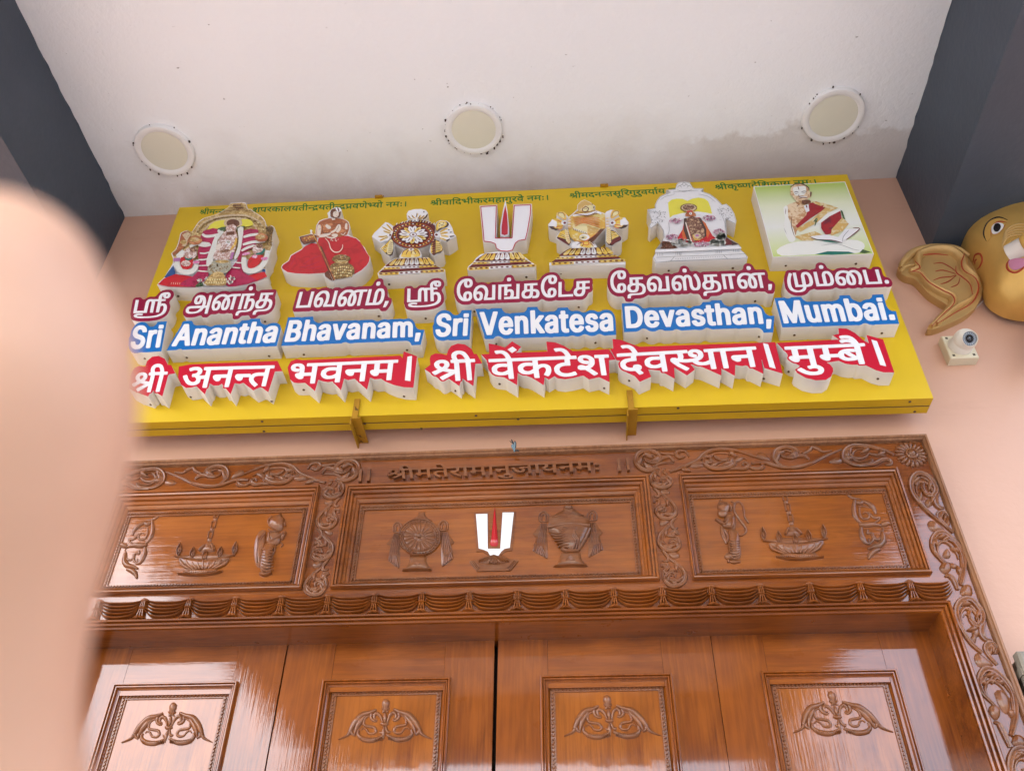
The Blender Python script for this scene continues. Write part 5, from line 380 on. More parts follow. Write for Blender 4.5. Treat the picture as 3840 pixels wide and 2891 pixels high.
    'head3': [[[-435,6433,-13,5,-10,8,-4,6,4,4,5,1,10,-10,10,-5,10,0,5,4,1,4,-4,5,-6,0,-9,-2,-3,6,0,3,8,3,-3,58,-17,0,1,-37,-4,-4,-9,1,-9,10,0,8,4,2,5,1,-1,19,-21,0,2,-61,-11,0,-3,62,-17,0,0,-17,-23,0,-7,-2,-2,-5,3,-4,22,0,10,-6,3,-8,0,-8,-2,-4,-6,-5,-8,-2,-4,9,8,4,0,5,-2,3,-4,3,-9,1,-9,-5,-2,-5,2,-9,17,-15,-5,-7,-3,0,-16,14,-6,7,-2,14,5,9,-4,7,0,8,3,6,6,3,23,1,-1,8,-47,-1,2,-60,-10,-1,-2,2,-1,26,-22,0,0,-6,-3,-4,-7,0,-8,6,-4,10,2,3,8,2,-1,23,-20,1,0,-15,-1,-7,-5,-5,-10,-6,25,-23,-1,-2,-4,-5,-3,0,-4,3,-19,17,-13,17,0,5,3,4,10,0,5,-3,4,4,1,5,-2,11,-59,0,1,-18,6,2,10,0,8,-4,5,-6,2,-13,-6,-16,-5,-2,-7,5,5,13,-1,10,-4,4,-6,-1,-6,-7,1,-29,-11,0,-2,17,-11,-3,-11,0,-10,6,-5,9,0,11,5,9,10,4,12,1,8,-2,-1,-8,-12,0,-6,-2,-4,-4,0,-7,2,-3,6,-5,5,0,8,5,3,4,-1,30,-48,0,1,-60,-10,-1,-1,1,-3,60,-17,0,2,-61,-10,0,-3,27,-19,1,0,-6,-2,-4,-8,-1,-4,2,-6,6,-3,9,3,3,7,1,-1,17,-1,4,-6,4,-3,0,-3,-3,3,-5,10,-3,-1,-8,-7,0,-9,3,-4,3,-2,5,0,7,2,5,5,4,7,1,10,-1,7,-5,3,-7,2,-21,20,-1,-1,24,-15,1,0,8,11,1,-3,9,1,11,4,7,10,3,11,-1,8,-4,7,-10,6,-15,1,-1,448,-2,-2,9,-5,7,-6,5,-10,-1,-4,7,1,2,6,1,13,0,6,-4,4,-4,10,-22,12,-1,0,-8,-11,-1,2,-61,-11,0,-1,17,-13,-4,-14,2,-9,7,-3,7,0,11,5,9,10,4,12,1,9,-2,0,-9,-13,1,-6,-2,-5,-5,0,-6,4,-6,5,-2,7,1,8,4,2,4,-2,30,-49,0,1,-13,-2,-7,-7,-8,-8,-5,25,-22,0,-3,-6,-4,-4,0,-5,5,-18,17,-10,14,0,6,3,4,9,0,6,-4,3,4,2,5,-2,10,-34,1,2,-59,5,-2,6,-5,2,-10,-2,-8,-7,-5],[-884,6459,-9,13,-14,1,-11,4,-7,7,-2,6,-1,11,3,6,5,5,5,3,14,1,-1,10,-40,-1,2,-61,-11,2,-4,60,-15,0,1,-61,-10,0,-4,61,-17,0,3,-60,-10,-1,-3,16,-12,-3,-14,2,-9,7,-4,7,1,11,5,8,10,5,12,0,8,-1,1,-9,-14,1,-5,-2,-5,-5,-1,-6,3,-5,6,-3,6,0,9,4,3,4,-3,31,-50,-1,3,-60,-10,-1,-2,1,-3,61,-17,0,3,-61,-11,-1,-2,24,-29,-19,-3,0,-6,9,25,16,-18,5,-18,-11,-4,1,-5,7,16,9,-9,9,-1,12,3,5,8,5,8,1,11,-3,6,-7,2,-9,-4,-8,-3,-4,20,-4,-1,24,-8,1,-1,7,6,2,-4,9,1,10,4,7,6,3,12,1,10,-5,6,-6,8,-20,1,0,106,-1,-1,16,1,4,4,6,14,5,22,-2,20,-12,15,-17,10,0,1,-9,-18,0,1,-19,-13,0,-8,-2,-5,-4,-1,-4,1,-7,9,-8,7,0,1,7,5,4,7,0,6,-4,2,-10,-5,-5,8,-12,-6,-3],[-229,6461,-2,33,-17,0,-2,-10,-1,-2,-8,0,-8,7,-4,6,0,4,3,4,36,1,0,17,-43,2,-1,9,135,-1,0,-9,-12,-1,2,-61,-12,1,-1,27,-21,0,0,-7,-3,-3,-8,0,-4,2,-7,9,-1,4,3,4,7,1,-1,24,-20,0,1,-60],[-90,6460,-3,70,11,1,3,-70],[-130,6466,-4,4,0,8,5,4,7,-1,4,-5,-1,-7,-5,-3],[-607,6500,21,0,-1,24,-21,0],[-186,6498,22,0,-1,24,-22,0],[-131,6502,-5,5,1,8,3,2,8,0,5,-6,-1,-6,-4,-3],[-1136,6512,2,0,3,4,2,5,-1,5,-4,3,-6,-2,-3,-4,2,-6],[-1095,6537,19,-1,-7,16,-5,4,-6,1,-4,-5,-1,-7],[-943,6536,47,-1,-7,8,-10,7,-11,5,-7,1,-9,-1,-6,-5,0,-9],[-806,6535,18,0,-6,15,-5,5,-6,0,-4,-4,-1,-8]],[]],
    'head4': [[[556,6440,-7,3,-4,3,-2,5,0,8,6,9,11,3,-1,25,-21,0,-9,2,-4,-2,23,-21,0,-2,-4,-5,-3,0,-19,16,-14,17,-1,7,3,4,15,-1,1,8,-3,10,-28,-1,2,-58,-1,-2,-10,1,-2,35,-16,0,-7,-2,-3,-3,-1,-6,3,-5,14,-14,-6,-6,-3,0,-15,15,-4,8,0,10,-20,0,-1,-9,-2,-2,-6,0,-9,6,-3,6,1,6,6,2,33,0,1,-7,4,5,8,4,25,1,0,14,-1,2,-89,0,2,-59,-2,-1,-9,0,-2,32,-17,0,-1,-10,-9,-1,-8,5,-3,9,1,5,6,2,30,0,0,18,-55,0,1,-18,-14,0,-8,-3,-5,-6,0,-6,5,-8,9,-2,3,0,0,7,3,3,9,0,6,-3,2,-9,-5,-6,8,-11,-8,-4,-3,0,-8,14,-13,0,-11,4,-6,6,-3,6,0,11,2,6,9,7,15,3,-1,9,-38,0,1,-60,-11,0,-1,27,-21,0,-1,-8,-3,-2,-6,0,-8,6,-3,5,-1,5,3,3,7,1,-1,23,-21,-1,2,-59,-12,1,-2,59,-16,0,1,-60,-11,0,-1,23,-28,-18,-3,0,-5,8,23,16,-16,5,-15,-9,-6,-3,-6,7,0,2,16,9,-9,8,-1,7,1,7,5,6,11,2,13,-2,6,-7,0,-12,-6,-9,20,-4,-1,24,-8,1,-1,8,6,0,-3,9,-1,8,2,5,6,6,7,2,11,-1,7,-4,8,-11,5,-14,1,0,374,-1,-2,11,1,9,7,7,12,3,18,-1,12,-5,12,-10,13,-14,230,0,1,1,-5,11,1,10,3,4,6,3,12,0,8,-2,1,-2,-2,-6,-10,2,-6,-4,-1,-7,5,-10,78,-1,0,-8,-11,0,3,-60,-12,1,-1,16,-9,-2,-13,0,-7,3,-6,5,-3,6,-3,10,9,4,3,5,-1,7,-3,5,-21,-1,3,-58,-2,-1,-9,1,-4,59,-16,0,3,-59,-2,-1,-10,0,-1,18,-8,-3,-13,0,-12,6,-5,8,-3,10,11,7,1,4,-1,4,-4,6,-19,0,2,-60,-9,0,-3,1,-1,15,-11,-3,-11,1,-7,2,-5,5,-3,7,0,9,2,7,8,6,11,2,14,-1,1,-7,-1,-2,-13,1,-7,-3,-4,-5,1,-8,7,-5,6,0,11,6,1,2,-2,30,-47,0,1,-12,-3,-10,-6,-5,-8,-5,25,-22,-4,-5,6,-4,3,-6,0,-7,-2,-5,-5,-5,-7,-2,-17,0,-15,8,-4,-5,-5,-3,-18,0,-13,5,-15,13,5,5,5,0,12,-11,11,-3,7,0,4,5,1,3,-4,4,-7,1,-8,-2,-3,5,1,4,7,3,-3,56,-17,0,2,-36,-4,-4,-6,0,-6,3,-4,5,-2,6,1,5,8,2,-1,19,-20,0,1,-17,-5,-8,-11,-7,25,-21,-1,-3,-4,-4,-2,0,-11,7,-13,13,-12,14,0,7,4,3,8,0,5,-3,4,4,2,5,-2,10,-34,-1,3,-58,-10,-1,-2,2,-2,58,-16,1,2,-58,12,-6,10,-9,4,-8,-6,-4,-3,0,-6,8,-11,8,-12,2,-6,-3,1,-7,6,-3,11,2,4,-9,-7,-2],[741,6449,9,1,4,4,0,4,-6,4,-11,-2,-3,1,-2,8,15,2,-25,24,-5,7,-1,4,5,6,9,0,4,-3,2,1,4,8,-2,9,-33,1,2,-58,6,-2,17,-15],[847,6492,7,0,10,7,-2,29,-18,0,3,-8,0,-9,-11,-11,5,-6],[939,6492,7,0,10,7,-2,29,-18,0,3,-8,0,-9,-3,-5,-7,-5,6,-8],[243,6506,21,0,-1,23,-21,0],[540,6505,9,0,9,2,-2,21,-20,0,2,-9,-3,-13],[138,6515,1,-1,4,4,2,5,-2,5,-3,2,-6,-1,-3,-4,2,-6],[178,6538,18,0,-6,15,-5,4,-6,1,-4,-5,-1,-7],[596,6538,45,0,-6,7,-10,7,-11,5,-6,1,-9,-2,-5,-5,-1,-8]],[]],
    'head5': [[[1057,6471,-3,32,-17,0,0,-8,-3,-3,-7,0,-4,2,-7,9,0,7,2,2,36,0,-1,18,-42,1,-1,9,133,-2,0,-8,-10,0,2,-59,-11,0,-2,26,-21,1,-1,-8,-4,-3,-6,0,-9,7,-2,4,0,7,9,3,-1,21,-3,1,-19,0,3,-59],[1157,6476,-6,4,0,7,5,4,7,-1,4,-4,0,-5,-3,-5],[1100,6507,22,0,-2,23,-21,0],[1154,6510,-5,5,0,6,4,4,9,-1,3,-3,-1,-9,-4,-2]],[]],
    'head6': [[[1602,6458,-8,3,-3,4,-2,5,0,7,6,9,9,3,7,1,1,-8,-10,-4,-2,-6,3,-4,4,-1,15,3,3,-8,-10,-4],[1791,6482,-8,13,-14,1,-11,4,-6,6,-3,7,0,10,3,6,8,6,17,3,1,8,-2,2,-40,-2,0,-59,-11,1,-2,59,-11,0,0,-29,-1,-6,-7,-7,-8,-2,-15,1,-9,9,-2,10,0,24,-24,-1,27,-34,-6,-5,-13,-4,-13,0,-6,3,-5,5,-3,11,0,24,-41,0,0,-18,6,3,11,0,8,-4,4,-6,1,-13,-2,-9,-5,-8,-4,0,-5,3,-2,3,5,9,1,10,-6,6,-5,-2,-7,-6,-1,-28,-11,0,0,17,-12,-4,-10,0,-10,5,-5,10,0,11,6,8,10,4,12,1,8,-2,-1,-8,-12,0,-7,-2,-3,-4,-1,-5,2,-5,5,-4,6,0,8,4,4,5,-1,29,-49,-1,0,-59,-12,1,-1,59,-17,-1,1,-59,-12,0,-1,23,-29,-19,-3,0,-6,8,26,16,-18,5,-15,-10,-6,-2,-6,8,16,10,-9,8,-1,7,1,7,6,6,11,2,13,-2,7,-7,0,-12,-7,-9,20,-3,0,23,-8,1,0,7,5,2,-3,8,0,8,2,5,6,6,7,2,13,-1,7,-4,7,-11,6,-13,258,1,-3,12,-6,7,-4,2,-9,-2,-2,2,-1,7,14,2,5,-1,8,-5,6,-10,5,-13,15,0,1,1,-2,12,3,7,11,8,16,1,13,-2,12,-5,14,-12,8,-10,211,1,0,-8,-11,-1,0,-58,-12,-1,0,17,-9,-3,-14,0,-7,3,-8,7,-5,14,11,5,3,3,0,8,-4,5,-21,0,0,-59,-2,-1,-10,0,0,60,-42,0,-1,-18,7,2,10,0,7,-2,6,-9,0,-13,-7,-15,-8,2,-3,3,5,9,1,12,-6,5,-5,-2,-7,-6,0,-28,-10,0,-2,1,-1,15,-12,-4,-12,2,-9,7,-3,8,1,11,5,6,10,5,12,1,8,-2,-1,-8,-12,0,-7,-2,-3,-4,-1,-6,3,-5,6,-3,6,1,9,5,1,31,-48,0,-2,-59,-11,-1,-1,59,-10,1,-1,7,-6,0,-18,17,-9,4,-13,1,-8,-3,-5,-7,2,-7,2,-3,12,-1,0,-8,-11,0,-1,-60,-11,0,-1,60,-23,0,0,-19,-13,0,-9,-2,-6,-7,1,-9,8,-6,8,-1,0,7,6,4,7,0,6,-3,1,-9,-5,-6,7,-12],[2168,6490,-2,32,-17,0,0,-8,-4,-3,-7,0,-4,2,-7,9,1,7,3,2,35,1,1,18,-43,0,0,9,135,0,0,-8,-11,-1,-1,-59,-12,0,0,27,-22,-1,-1,-7,-3,-3,-7,0,-6,4,-4,5,-1,8,3,2,7,1,0,22,-19,1,-3,-1,0,-58],[2308,6491,0,69,12,0,0,-68],[1872,6489,-18,20,-11,0,-5,4,0,7,3,3,8,1,8,-4,5,4,5,8,0,10,-5,6,-4,1,-4,0,-3,-5,4,-5,11,-2,-1,-8,-13,1,-9,6,-2,5,0,8,3,5,6,3,9,1,11,-2,6,-5,3,-8,0,-12,-2,-7,-5,-6,-6,-5,11,-11,6,-8,-6,-5],[2269,6497,-5,4,0,7,6,4,6,0,4,-5,0,-5,-5,-5],[2056,6513,9,1,9,7,0,28,-19,0,3,-9,-1,-7,-3,-4,-8,-8,4,-5],[1648,6512,6,0,5,3,-19,23,0,-20,3,-4],[1690,6512,5,1,4,5,1,29,-18,-1,1,-27,2,-4],[2213,6527,22,0,0,24,-22,-1],[2268,6531,-4,5,1,7,4,3,8,0,3,-4,-1,-8,-3,-3],[1450,6531,1,-1,4,4,2,5,-1,5,-4,3,-6,-2,-3,-4,2,-6],[1492,6555,19,0,-6,15,-5,4,-6,1,-5,-5,-1,-7]],[]],
    'carved': [[[-423,3434,-15,2,-14,4,-21,10,-5,5,10,6,4,0,18,-10,19,-6,18,0,11,4,2,5,-5,4,-15,2,-15,-2,-6,7,0,2,15,4,-4,33,-32,0,0,-8,-2,-3,-13,-3,-11,3,-9,6,-4,5,-1,6,2,3,5,1,63,1,-1,21,-2,1,-92,-2,7,-67,-1,-1,-19,0,-8,67,-2,2,-31,-2,9,-66,-2,-2,-19,0,-5,31,-39,0,-2,-10,-6,-3,-13,1,-13,6,-6,6,-1,5,4,4,13,2,-4,25,-1,1,-39,0,9,-68,-1,-1,-19,0,-10,67,-3,2,-29,-1,2,-4,2,-12,-4,-8,-6,-6,-19,-7,27,-15,21,-10,0,-2,-10,-7,-18,7,-34,19,-16,11,-4,5,-1,5,5,4,17,1,11,-4,5,3,5,7,-1,8,-3,4,-3,1,-62,-1,11,-67,-2,-2,-19,1,-7,40,-38,-1,-8,-3,-4,-4,1,-7,6,-5,26,-15,0,-2,-9,-6,-4,0,-23,12,-8,5,-10,12,1,11,4,5,6,4,19,4,39,0,-2,17,-2,1,-95,-1,11,-67,-1,-2,-19,0,-6,31,-40,0,-1,-9,-5,-4,-11,0,-17,8,-7,7,1,4,4,3,12,2,-5,25,-2,1,-38,0,13,-68,-1,-1,-20,0,-13,67,-2,2,-31,-1,13,-69,-20,0,-6,27,-49,-22,-6,-1,-11,7,-1,3,44,18,-34,6,-28,-12,-8,-2,-13,9,27,11,-13,8,-6,5,-3,7,3,8,5,3,17,5,14,0,12,-2,11,-4,5,-5,3,-10,-4,-7,-7,-6,39,-5,-5,27,-16,2,-1,9,9,1,-7,10,-1,9,2,7,5,3,9,4,11,1,17,0,17,-6,14,-11,13,-17,220,2,1,2,-8,11,-12,9,-9,2,-17,-1,-3,1,-4,7,1,2,23,2,18,-3,9,-5,12,-10,10,-15,2,-1,1021,10,2,-1,0,-9,-19,0,-3,-2,2,-65,-2,-2,-18,0,-2,31,-40,-1,-2,-8,-6,-4,-10,0,-16,7,-6,7,1,5,17,4,-1,25,-2,2,-38,-1,3,-67,-4,-1,-18,0,-2,36,-32,0,-2,-11,-6,-3,-8,0,-14,5,-9,10,0,5,6,4,64,1,-1,21,-92,-1,3,-68,-2,-1,-19,1,-2,19,-20,-4,-16,0,-19,4,-13,8,-7,9,-2,7,16,5,5,3,3,3,-1,6,-2,3,-6,4,-39,0,5,-68,-3,-1,-18,1,-6,68,-32,-1,6,-67,-18,-2,-3,1,-4,44,-1,2,-31,-1,12,-12,2,-8,-1,-6,-6,-5,-7,-4,-25,-1,-15,3,-13,7,-11,9,-16,19,1,3,17,3,10,-14,13,-12,10,-6,11,-2,10,3,1,7,-6,8,-17,9,5,8,56,2,-2,12,-131,-1,-1,-2,6,-64,11,-3,9,-6,6,-9,-1,-5,-4,-7,-12,-5,-12,-2],[204,3481,-11,4,-1,8,1,2,9,3,8,0,8,-3,2,-3,-1,-6,-6,-4],[-130,3498,14,1,17,8,-3,33,-34,-1,4,-7,0,-12,-6,-6,-14,-6,11,-8],[-1016,3503,41,1,-5,27,-41,-1],[-636,3507,41,1,-4,27,-40,-1],[98,3515,41,0,-1,27,-41,0],[200,3521,-6,2,-3,3,0,6,3,3,4,2,13,1,7,-4,2,-7,-3,-3,-6,-3],[-1213,3511,2,0,7,5,3,6,-1,3,-6,4,-8,2,-7,-2,-5,-3,0,-5,3,-3],[-1142,3540,34,0,-5,10,-8,8,-13,6,-8,0,-8,-4,-2,-6,1,-3],[-1458,3548,19,3,6,-102,-20,-2],[-1400,3555,19,2,7,-106,-20,-2],[346,3569,16,4,3,-105,-17,-3],[406,3573,17,3,3,-105,-17,-3]],[]],}
def word_loops(key, which, Y):
    out = []
    for r in WORDS[key][which]:
        x = z = 0; l = []
        for i in range(0, len(r), 2):
            x += r[i]; z += r[i + 1]; l.append((x * 2e-4 * Y, CAMZ + z * 2e-4 * Y))
        out.append(l)
    return out
# ------------------------------------------------------------------ the yellow sign board
YS, YL, YK = 2.08, 2.02, 2.017                # board face, letter faces, picture faces
yel = paint('sign_yellow', (.64, .425, .010), rough=.38, var=.07, dirt=(.16, .085, .02), dsc=75, dth=.755, spec=.4)
yel_e = paint('sign_edge_yellow', (.56, .34, .009), rough=.45, var=.12, dirt=(.12, .06, .02), dsc=50, dth=.74)
yel_r = paint('rusty_yellow_steel', (.40, .20, .012), rough=.55, var=.3, dirt=(.06, .025, .012), dsc=40, dth=.62)
rivet_m = paint('rivet_dark', (.10, .06, .035), rough=.5)
face_w = paint('letter_white', (.80, .80, .82), rough=.35, var=.02)
side_w = paint('letter_side_white', (.74, .71, .68), rough=.5, var=.06, dirt=(.22, .17, .13), dsc=60, dth=.765)
crim_t = paint('maroon_film', (.265, .010, .045), rough=.32, var=.05)
crim_d = paint('crimson_film', (.52, .010, .032), rough=.32, var=.05)
blue_f = paint('blue_film', (.012, .145, .44), rough=.32, var=.05)
green_f = paint('green_film', (.02, .17, .03), rough=.45, var=.1)
sign = thing('sign_board', 'yellow temple name board with raised white lettering in three scripts and seven cutout pictures', 'sign', (-.2, 2.15, 2.72))
SX0, SX1 = -.7015 * YS, .5217 * YS; SZ0, SZ1 = CAMZ + .8015 * YS, CAMZ + 1.3233 * YS
SX0b = -.706 * YS
q = MB(); bz = .0
cs = [(-.681, .8085), (.5208, .7998), (.5225, 1.3217), (-.7108 + .008, 1.325)]
cs = [(-.6985, .8085), (.5209, .7998), (.5224, 1.3217), (-.7106, 1.3250)]
face = [(x * YS, CAMZ + z * YS) for x, z in cs]
q.sheet([face], YS, 0); q.walls(face, YS, YS + .034, 1); q.walls([(x * .9985 - .0003, (z - 2.7) * .9985 + 2.7) for x, z in face], YS + .034, YS + .0375, 2)
q.walls(face, YS + .0375, 2.150, 1); q.sheet([face], 2.150, 1)
brd = q.build('board', [yel, yel_e, rivet_m], sign)
q = MB()
def rivet(q, x, y, z, r=.0045):              # a flat round head on an underside
    q.lathe([(r, 0), (r * .9, .0022), (r * .4, .003), (.0002, .003)], Matrix.Translation((x, y, z)) @ Matrix.Rotation(math.pi, 4, 'X'), n=12, cap=False)
for u, v in ((983, 1580), (990, 1617), (1785, 1558), (1943, 1571), (1580, 1607), (2543, 1530), (3412, 1506), (3430, 1543), (1368, 1588)):
    x, z = P(u, v, 2.1)
    zz = face[0][1] + (face[1][1] - face[0][1]) * (x - face[0][0]) / (face[1][0] - face[0][0]); rr = ray(u, v); k = (zz - CAMZ) / rr[2]
    q = MB(); rivet(q, rr[0] * k, rr[1] * k, zz + .0005); q.build('rivet', rivet_m, sign)
rnd = random.Random(3)
def word_block(key, film, label):
    bl = word_loops(key, 1, YL); q = MB()
    for l in bl: q.sheet([l], YL, 0); q.walls(l, YL, YL + .0035, 2); q.walls(l, YL + .0035, YS + .0006, 1, sm=True)
    o = q.build('word_block', [film, side_w, side_w], sign, label)
    q = MB(); q.letters(word_loops(key, 0, YL), YL - .0022, YL + .0004); q.build('lettering', face_w, o)
    # small screw heads along the undersides
    l = max(bl, key=lambda a: abs(area2(a))); x0 = min(p[0] for p in l); x1 = max(p[0] for p in l); q = MB()
    for f in ((.12, .88) if x1 - x0 > .25 else (.5,)):
        x = x0 + (x1 - x0) * (f + rnd.uniform(-.04, .04)); best = None
        for i in range(len(l)):
            a, b = l[i], l[(i + 1) % len(l)]
            if min(a[0], b[0]) - 1e-4 <= x <= max(a[0], b[0]) + 1e-4 and abs(a[0] - b[0]) > 1e-5:
                z = a[1] + (b[1] - a[1]) * (x - a[0]) / (b[0] - a[0])
                if best is None or z < best: best = z
        if best: q = MB(); rivet(q, x, YL + .036 + rnd.uniform(-.006, .01), best + .0004, .0042); q.build('screw_head', rivet_m, o)
SC = {'tamil': (crim_t, 'white Tamil word on a maroon block'), 'latin': (blue_f, 'white English word on a blue block'), 'deva': (crim_d, 'white Devanagari word on a crimson block')}
for kind in SC:
    for i in range(1, 8): word_block('%s%d' % (kind, i), SC[kind][0], SC[kind][1])
for i in range(1, 7):
    q = MB(); q.letters(word_loops('head%d' % i, 0, YS - .0008), YS - .0008, YS + .0002); q.build('green_heading', green_f, sign)
def bracket(cx, zb):
    """steel angle that carries the board from below, with a tab folded up its face"""
    q = MB(); wd = .0175
    q.box(cx - wd / 2, cx + wd / 2, YS - .008, YS - .003, zb - .010, zb + .062)
    q.box(cx - wd / 2 - .001, cx + wd / 2 + .010, YS - .0079, YW + .01, zb - .0145, zb - .0102)
    q.box(cx - wd / 2 - .0045, cx - wd / 2 - .0012, YS - .004, YW + .01, zb - .034, zb - .0103)
    q.build('bracket', yel_r, sign)
for u, v in ((1332, 1565), (2368, 1545)):
    x, z = P(u, v, YS); bracket(x, face[0][1] + (face[1][1] - face[0][1]) * (x - face[0][0]) / (face[1][0] - face[0][0]))
for u in (1422, 2268):
    x, _ = P(u, 735, YS); zt = face[3][1] + (face[2][1] - face[3][1]) * (x - face[3][0]) / (face[2][0] - face[3][0])
    q = MB(); q.box(x - .014, x + .014, YS - .010, YS + .05, zt - .006, zt + .004); q.box(x + .0141, x + .017, YS - .002, YS + .05, zt - .004, zt + .012); q.build('top_clip', yel_r, sign)
# ------------------------------------------------------------------ cutout pictures on the board (flat printed faces on deep white boxes)
def ink(name, col, var=.12, sc=60, alt=None, th=.55):
    k = 'print_' + name
    if k in MATS: return MATS[k]
    m, t, B, N, L = new_mat(k); v = coords(N, L)
    c = mixc(N, L, noise(N, L, v, 25, 4), tuple(x * (1 - var) for x in col), tuple(min(1, x * (1 + var)) for x in col))
    if alt: c = mixc(N, L, ramp(N, L, noise(N, L, v, sc, 4, .7, .8), [(th - .04, white(0)), (th + .04, white(1))]), c, alt)
    L.new(c, B.inputs['Base Color']); B.inputs['Roughness'].default_value = .38
    MATS[k] = m; return m
INK = dict(
    white=ink('white', (.78, .78, .79), .03), cream=ink('cream', (.76, .68, .36), .08), gold=ink('gold', (.40, .25, .07), .2, 75, (.66, .50, .24), .52),
    dgold=ink('dark_gold', (.17, .095, .03), .2, 90, (.45, .29, .10), .55), tan=ink('tan', (.62, .50, .33), .1, 160, (.42, .29, .14), .56), brown=ink('brown', (.13, .045, .022), .2, 90, (.30, .12, .06), .6),
    yellow=ink('yellow', (.72, .66, .06), .04), mag=ink('magenta', (.40, .012, .075), .15, 60, (.24, .006, .04), .58), red=ink('red', (.55, .012, .018), .1, 50, (.40, .008, .012), .6),
    cloth=ink('cloth_red', (.52, .014, .022), .1, 22, (.43, .010, .018), .56), garl=ink('garland', (.72, .72, .66), .06, 200, (.52, .54, .44), .62), green=ink('green', (.05, .10, .035), .2, 80, (.12, .2, .08), .6),
    teal=ink('teal', (.01, .16, .12), .1), blue=ink('blue', (.02, .08, .24), .2, 60, (.05, .2, .42), .6), pink=ink('pink', (.62, .16, .36), .15, 120, (.78, .62, .68), .52),
    mauve=ink('mauve', (.42, .16, .36), .1), deity=ink('jewelled', (.44, .25, .20), .2, 110, (.80, .74, .70), .52), jewel=ink('jewels_dark', (.15, .055, .035), .2, 130, (.58, .40, .24), .55),
    grey=ink('stone_grey', (.34, .33, .25), .2, 90, (.66, .64, .5), .6), copper=ink('copper', (.36, .105, .035), .2, 30, (.62, .26, .11), .55), skin=ink('skin_light', (.76, .66, .56), .08), dark=ink('dark_line', (.06, .028, .02), .1),
    maroon=ink('maroon', (.125, .010, .012), .08), orange=ink('orange_line', (.58, .13, .025), .1), lemon=ink('lemon', (.74, .50, .07), .12, 40, (.78, .68, .36), .56), amber=ink('amber', (.70, .42, .07), .12, 30, (.76, .62, .24), .55),
    marble=ink('marble', (.74, .74, .745), .04, 55, (.56, .56, .57), .66), line=ink('line_grey', (.25, .25, .255), .1), lime=ink('lime', (.42, .55, .10), .08), pale=ink('pale_green', (.66, .72, .46), .06), offw=ink('off_white', (.78, .79, .74), .02),
    shawl=ink('shawl_red', (.34, .012, .02), .2, 14, (.16, .012, .03), .55), ochre=ink('ochre', (.62, .40, .12), .15, 35, (.70, .60, .36), .55), face=ink('tan_skin', (.50, .27, .12), .15, 40, (.74, .58, .38), .5), redl=ink('red_flame', (.46, .008, .03), .05))
INKN = list(INK); INKM = [INK[k] for k in INKN]
class Art:
    def __init__(s, cr): s.cr = cr; s.q = MB(); s.k = 0
    def p(s, ink_, pts, lay=None, sm=0):
        s.k += 1; Y = YK - .0010 - .00012 * s.k
        l = cps(s.cr, pts, Y)
        if sm: l = smooth(l, sm, True)
        s.q.sheet([l], Y, INKN.index(ink_))
    def e(s, ink_, cx, cy, rx, ry, n=28, rot=0):
        c, d = math.cos(R_(rot)), math.sin(R_(rot))
        s.p(ink_, [(cx + rx * math.cos(a) * c - ry * math.sin(a) * d, cy + rx * math.cos(a) * d + ry * math.sin(a) * c) for a in (2 * math.pi * i / n for i in range(n))])
    def ln(s, ink_, pts, wd, n=4, taper=.35):      # a painted line of width wd
        q = smooth(pts, n) if len(pts) > 2 else [pts[0], ((pts[0][0] + pts[1][0]) / 2, (pts[0][1] + pts[1][1]) / 2), pts[1]]
        a, b = [], []; N = len(q)
        for i, c in enumerate(q):
            u = q[max(0, i - 1)]; v = q[min(N - 1, i + 1)]; dx, dy = v[0] - u[0], v[1] - u[1]; l = math.hypot(dx, dy) or 1
            t = i / (N - 1); w_ = wd / 2 * (taper + (1 - taper) * math.sin(math.pi * min(1, max(0, t))) ** .6)
            a.append((c[0] - dy / l * w_, c[1] + dx / l * w_)); b.append((c[0] + dy / l * w_, c[1] - dx / l * w_))
        s.p(ink_, a + b[::-1])
    def flakes(s, ink_, n, poly, size, seed=1):    # loose dabs scattered inside an outline
        r = random.Random(seed); x0 = min(p[0] for p in poly); x1 = max(p[0] for p in poly); y0 = min(p[1] for p in poly); y1 = max(p[1] for p in poly); k = 0
        while k < n:
            x, y = r.uniform(x0, x1), r.uniform(y0, y1)
            if not inside((x, y), poly): continue
            k += 1; a = r.uniform(0, 6.28); d = size * r.uniform(.5, 1.2); s.k -= 1
            s.p(ink_, [(x + d * math.cos(a), y + d * math.sin(a)), (x + d * .5 * math.cos(a + 1.6), y + d * .5 * math.sin(a + 1.6)), (x - d * math.cos(a), y - d * math.sin(a)), (x + d * .5 * math.cos(a - 1.6), y + d * .5 * math.sin(a - 1.6))])
        s.k += 1
def cutout(outs, label, sm=2):
    q = MB(); lo = []
    for cr, o in outs:
        l = cps(cr, o, YK); l = smooth(l, sm, True) if sm else l
        q.sheet([l], YK, 0); q.walls(l, YK, YS + .0006, 1, sm=True); lo.append(l)
    ob = q.build('picture_cutout', [face_w, side_w], sign, label)
    q = MB(); rr = random.Random(len(label))
    l = max(lo, key=lambda a: max(p[0] for p in a) - min(p[0] for p in a)); zb = min(p[1] for p in l); lowp = [p for p in l if p[1] < zb + .025]
    x0, x1 = min(p[0] for p in lowp), max(p[0] for p in lowp)
    for f in (.15, .85):
        x = x0 + (x1 - x0) * f; z = min(lowp, key=lambda p: abs(p[0] - x))[1]; q = MB(); rivet(q, x, YK + .04, z + .0008, .0045); q.build('screw_head', rivet_m, ob)
    return ob
def scale_about(pts, k):
    cx = sum(p[0] for p in pts) / len(pts); cy = sum(p[1] for p in pts) / len(pts); return [(cx + (x - cx) * k, cy + (y - cy) * k) for x, y in pts]
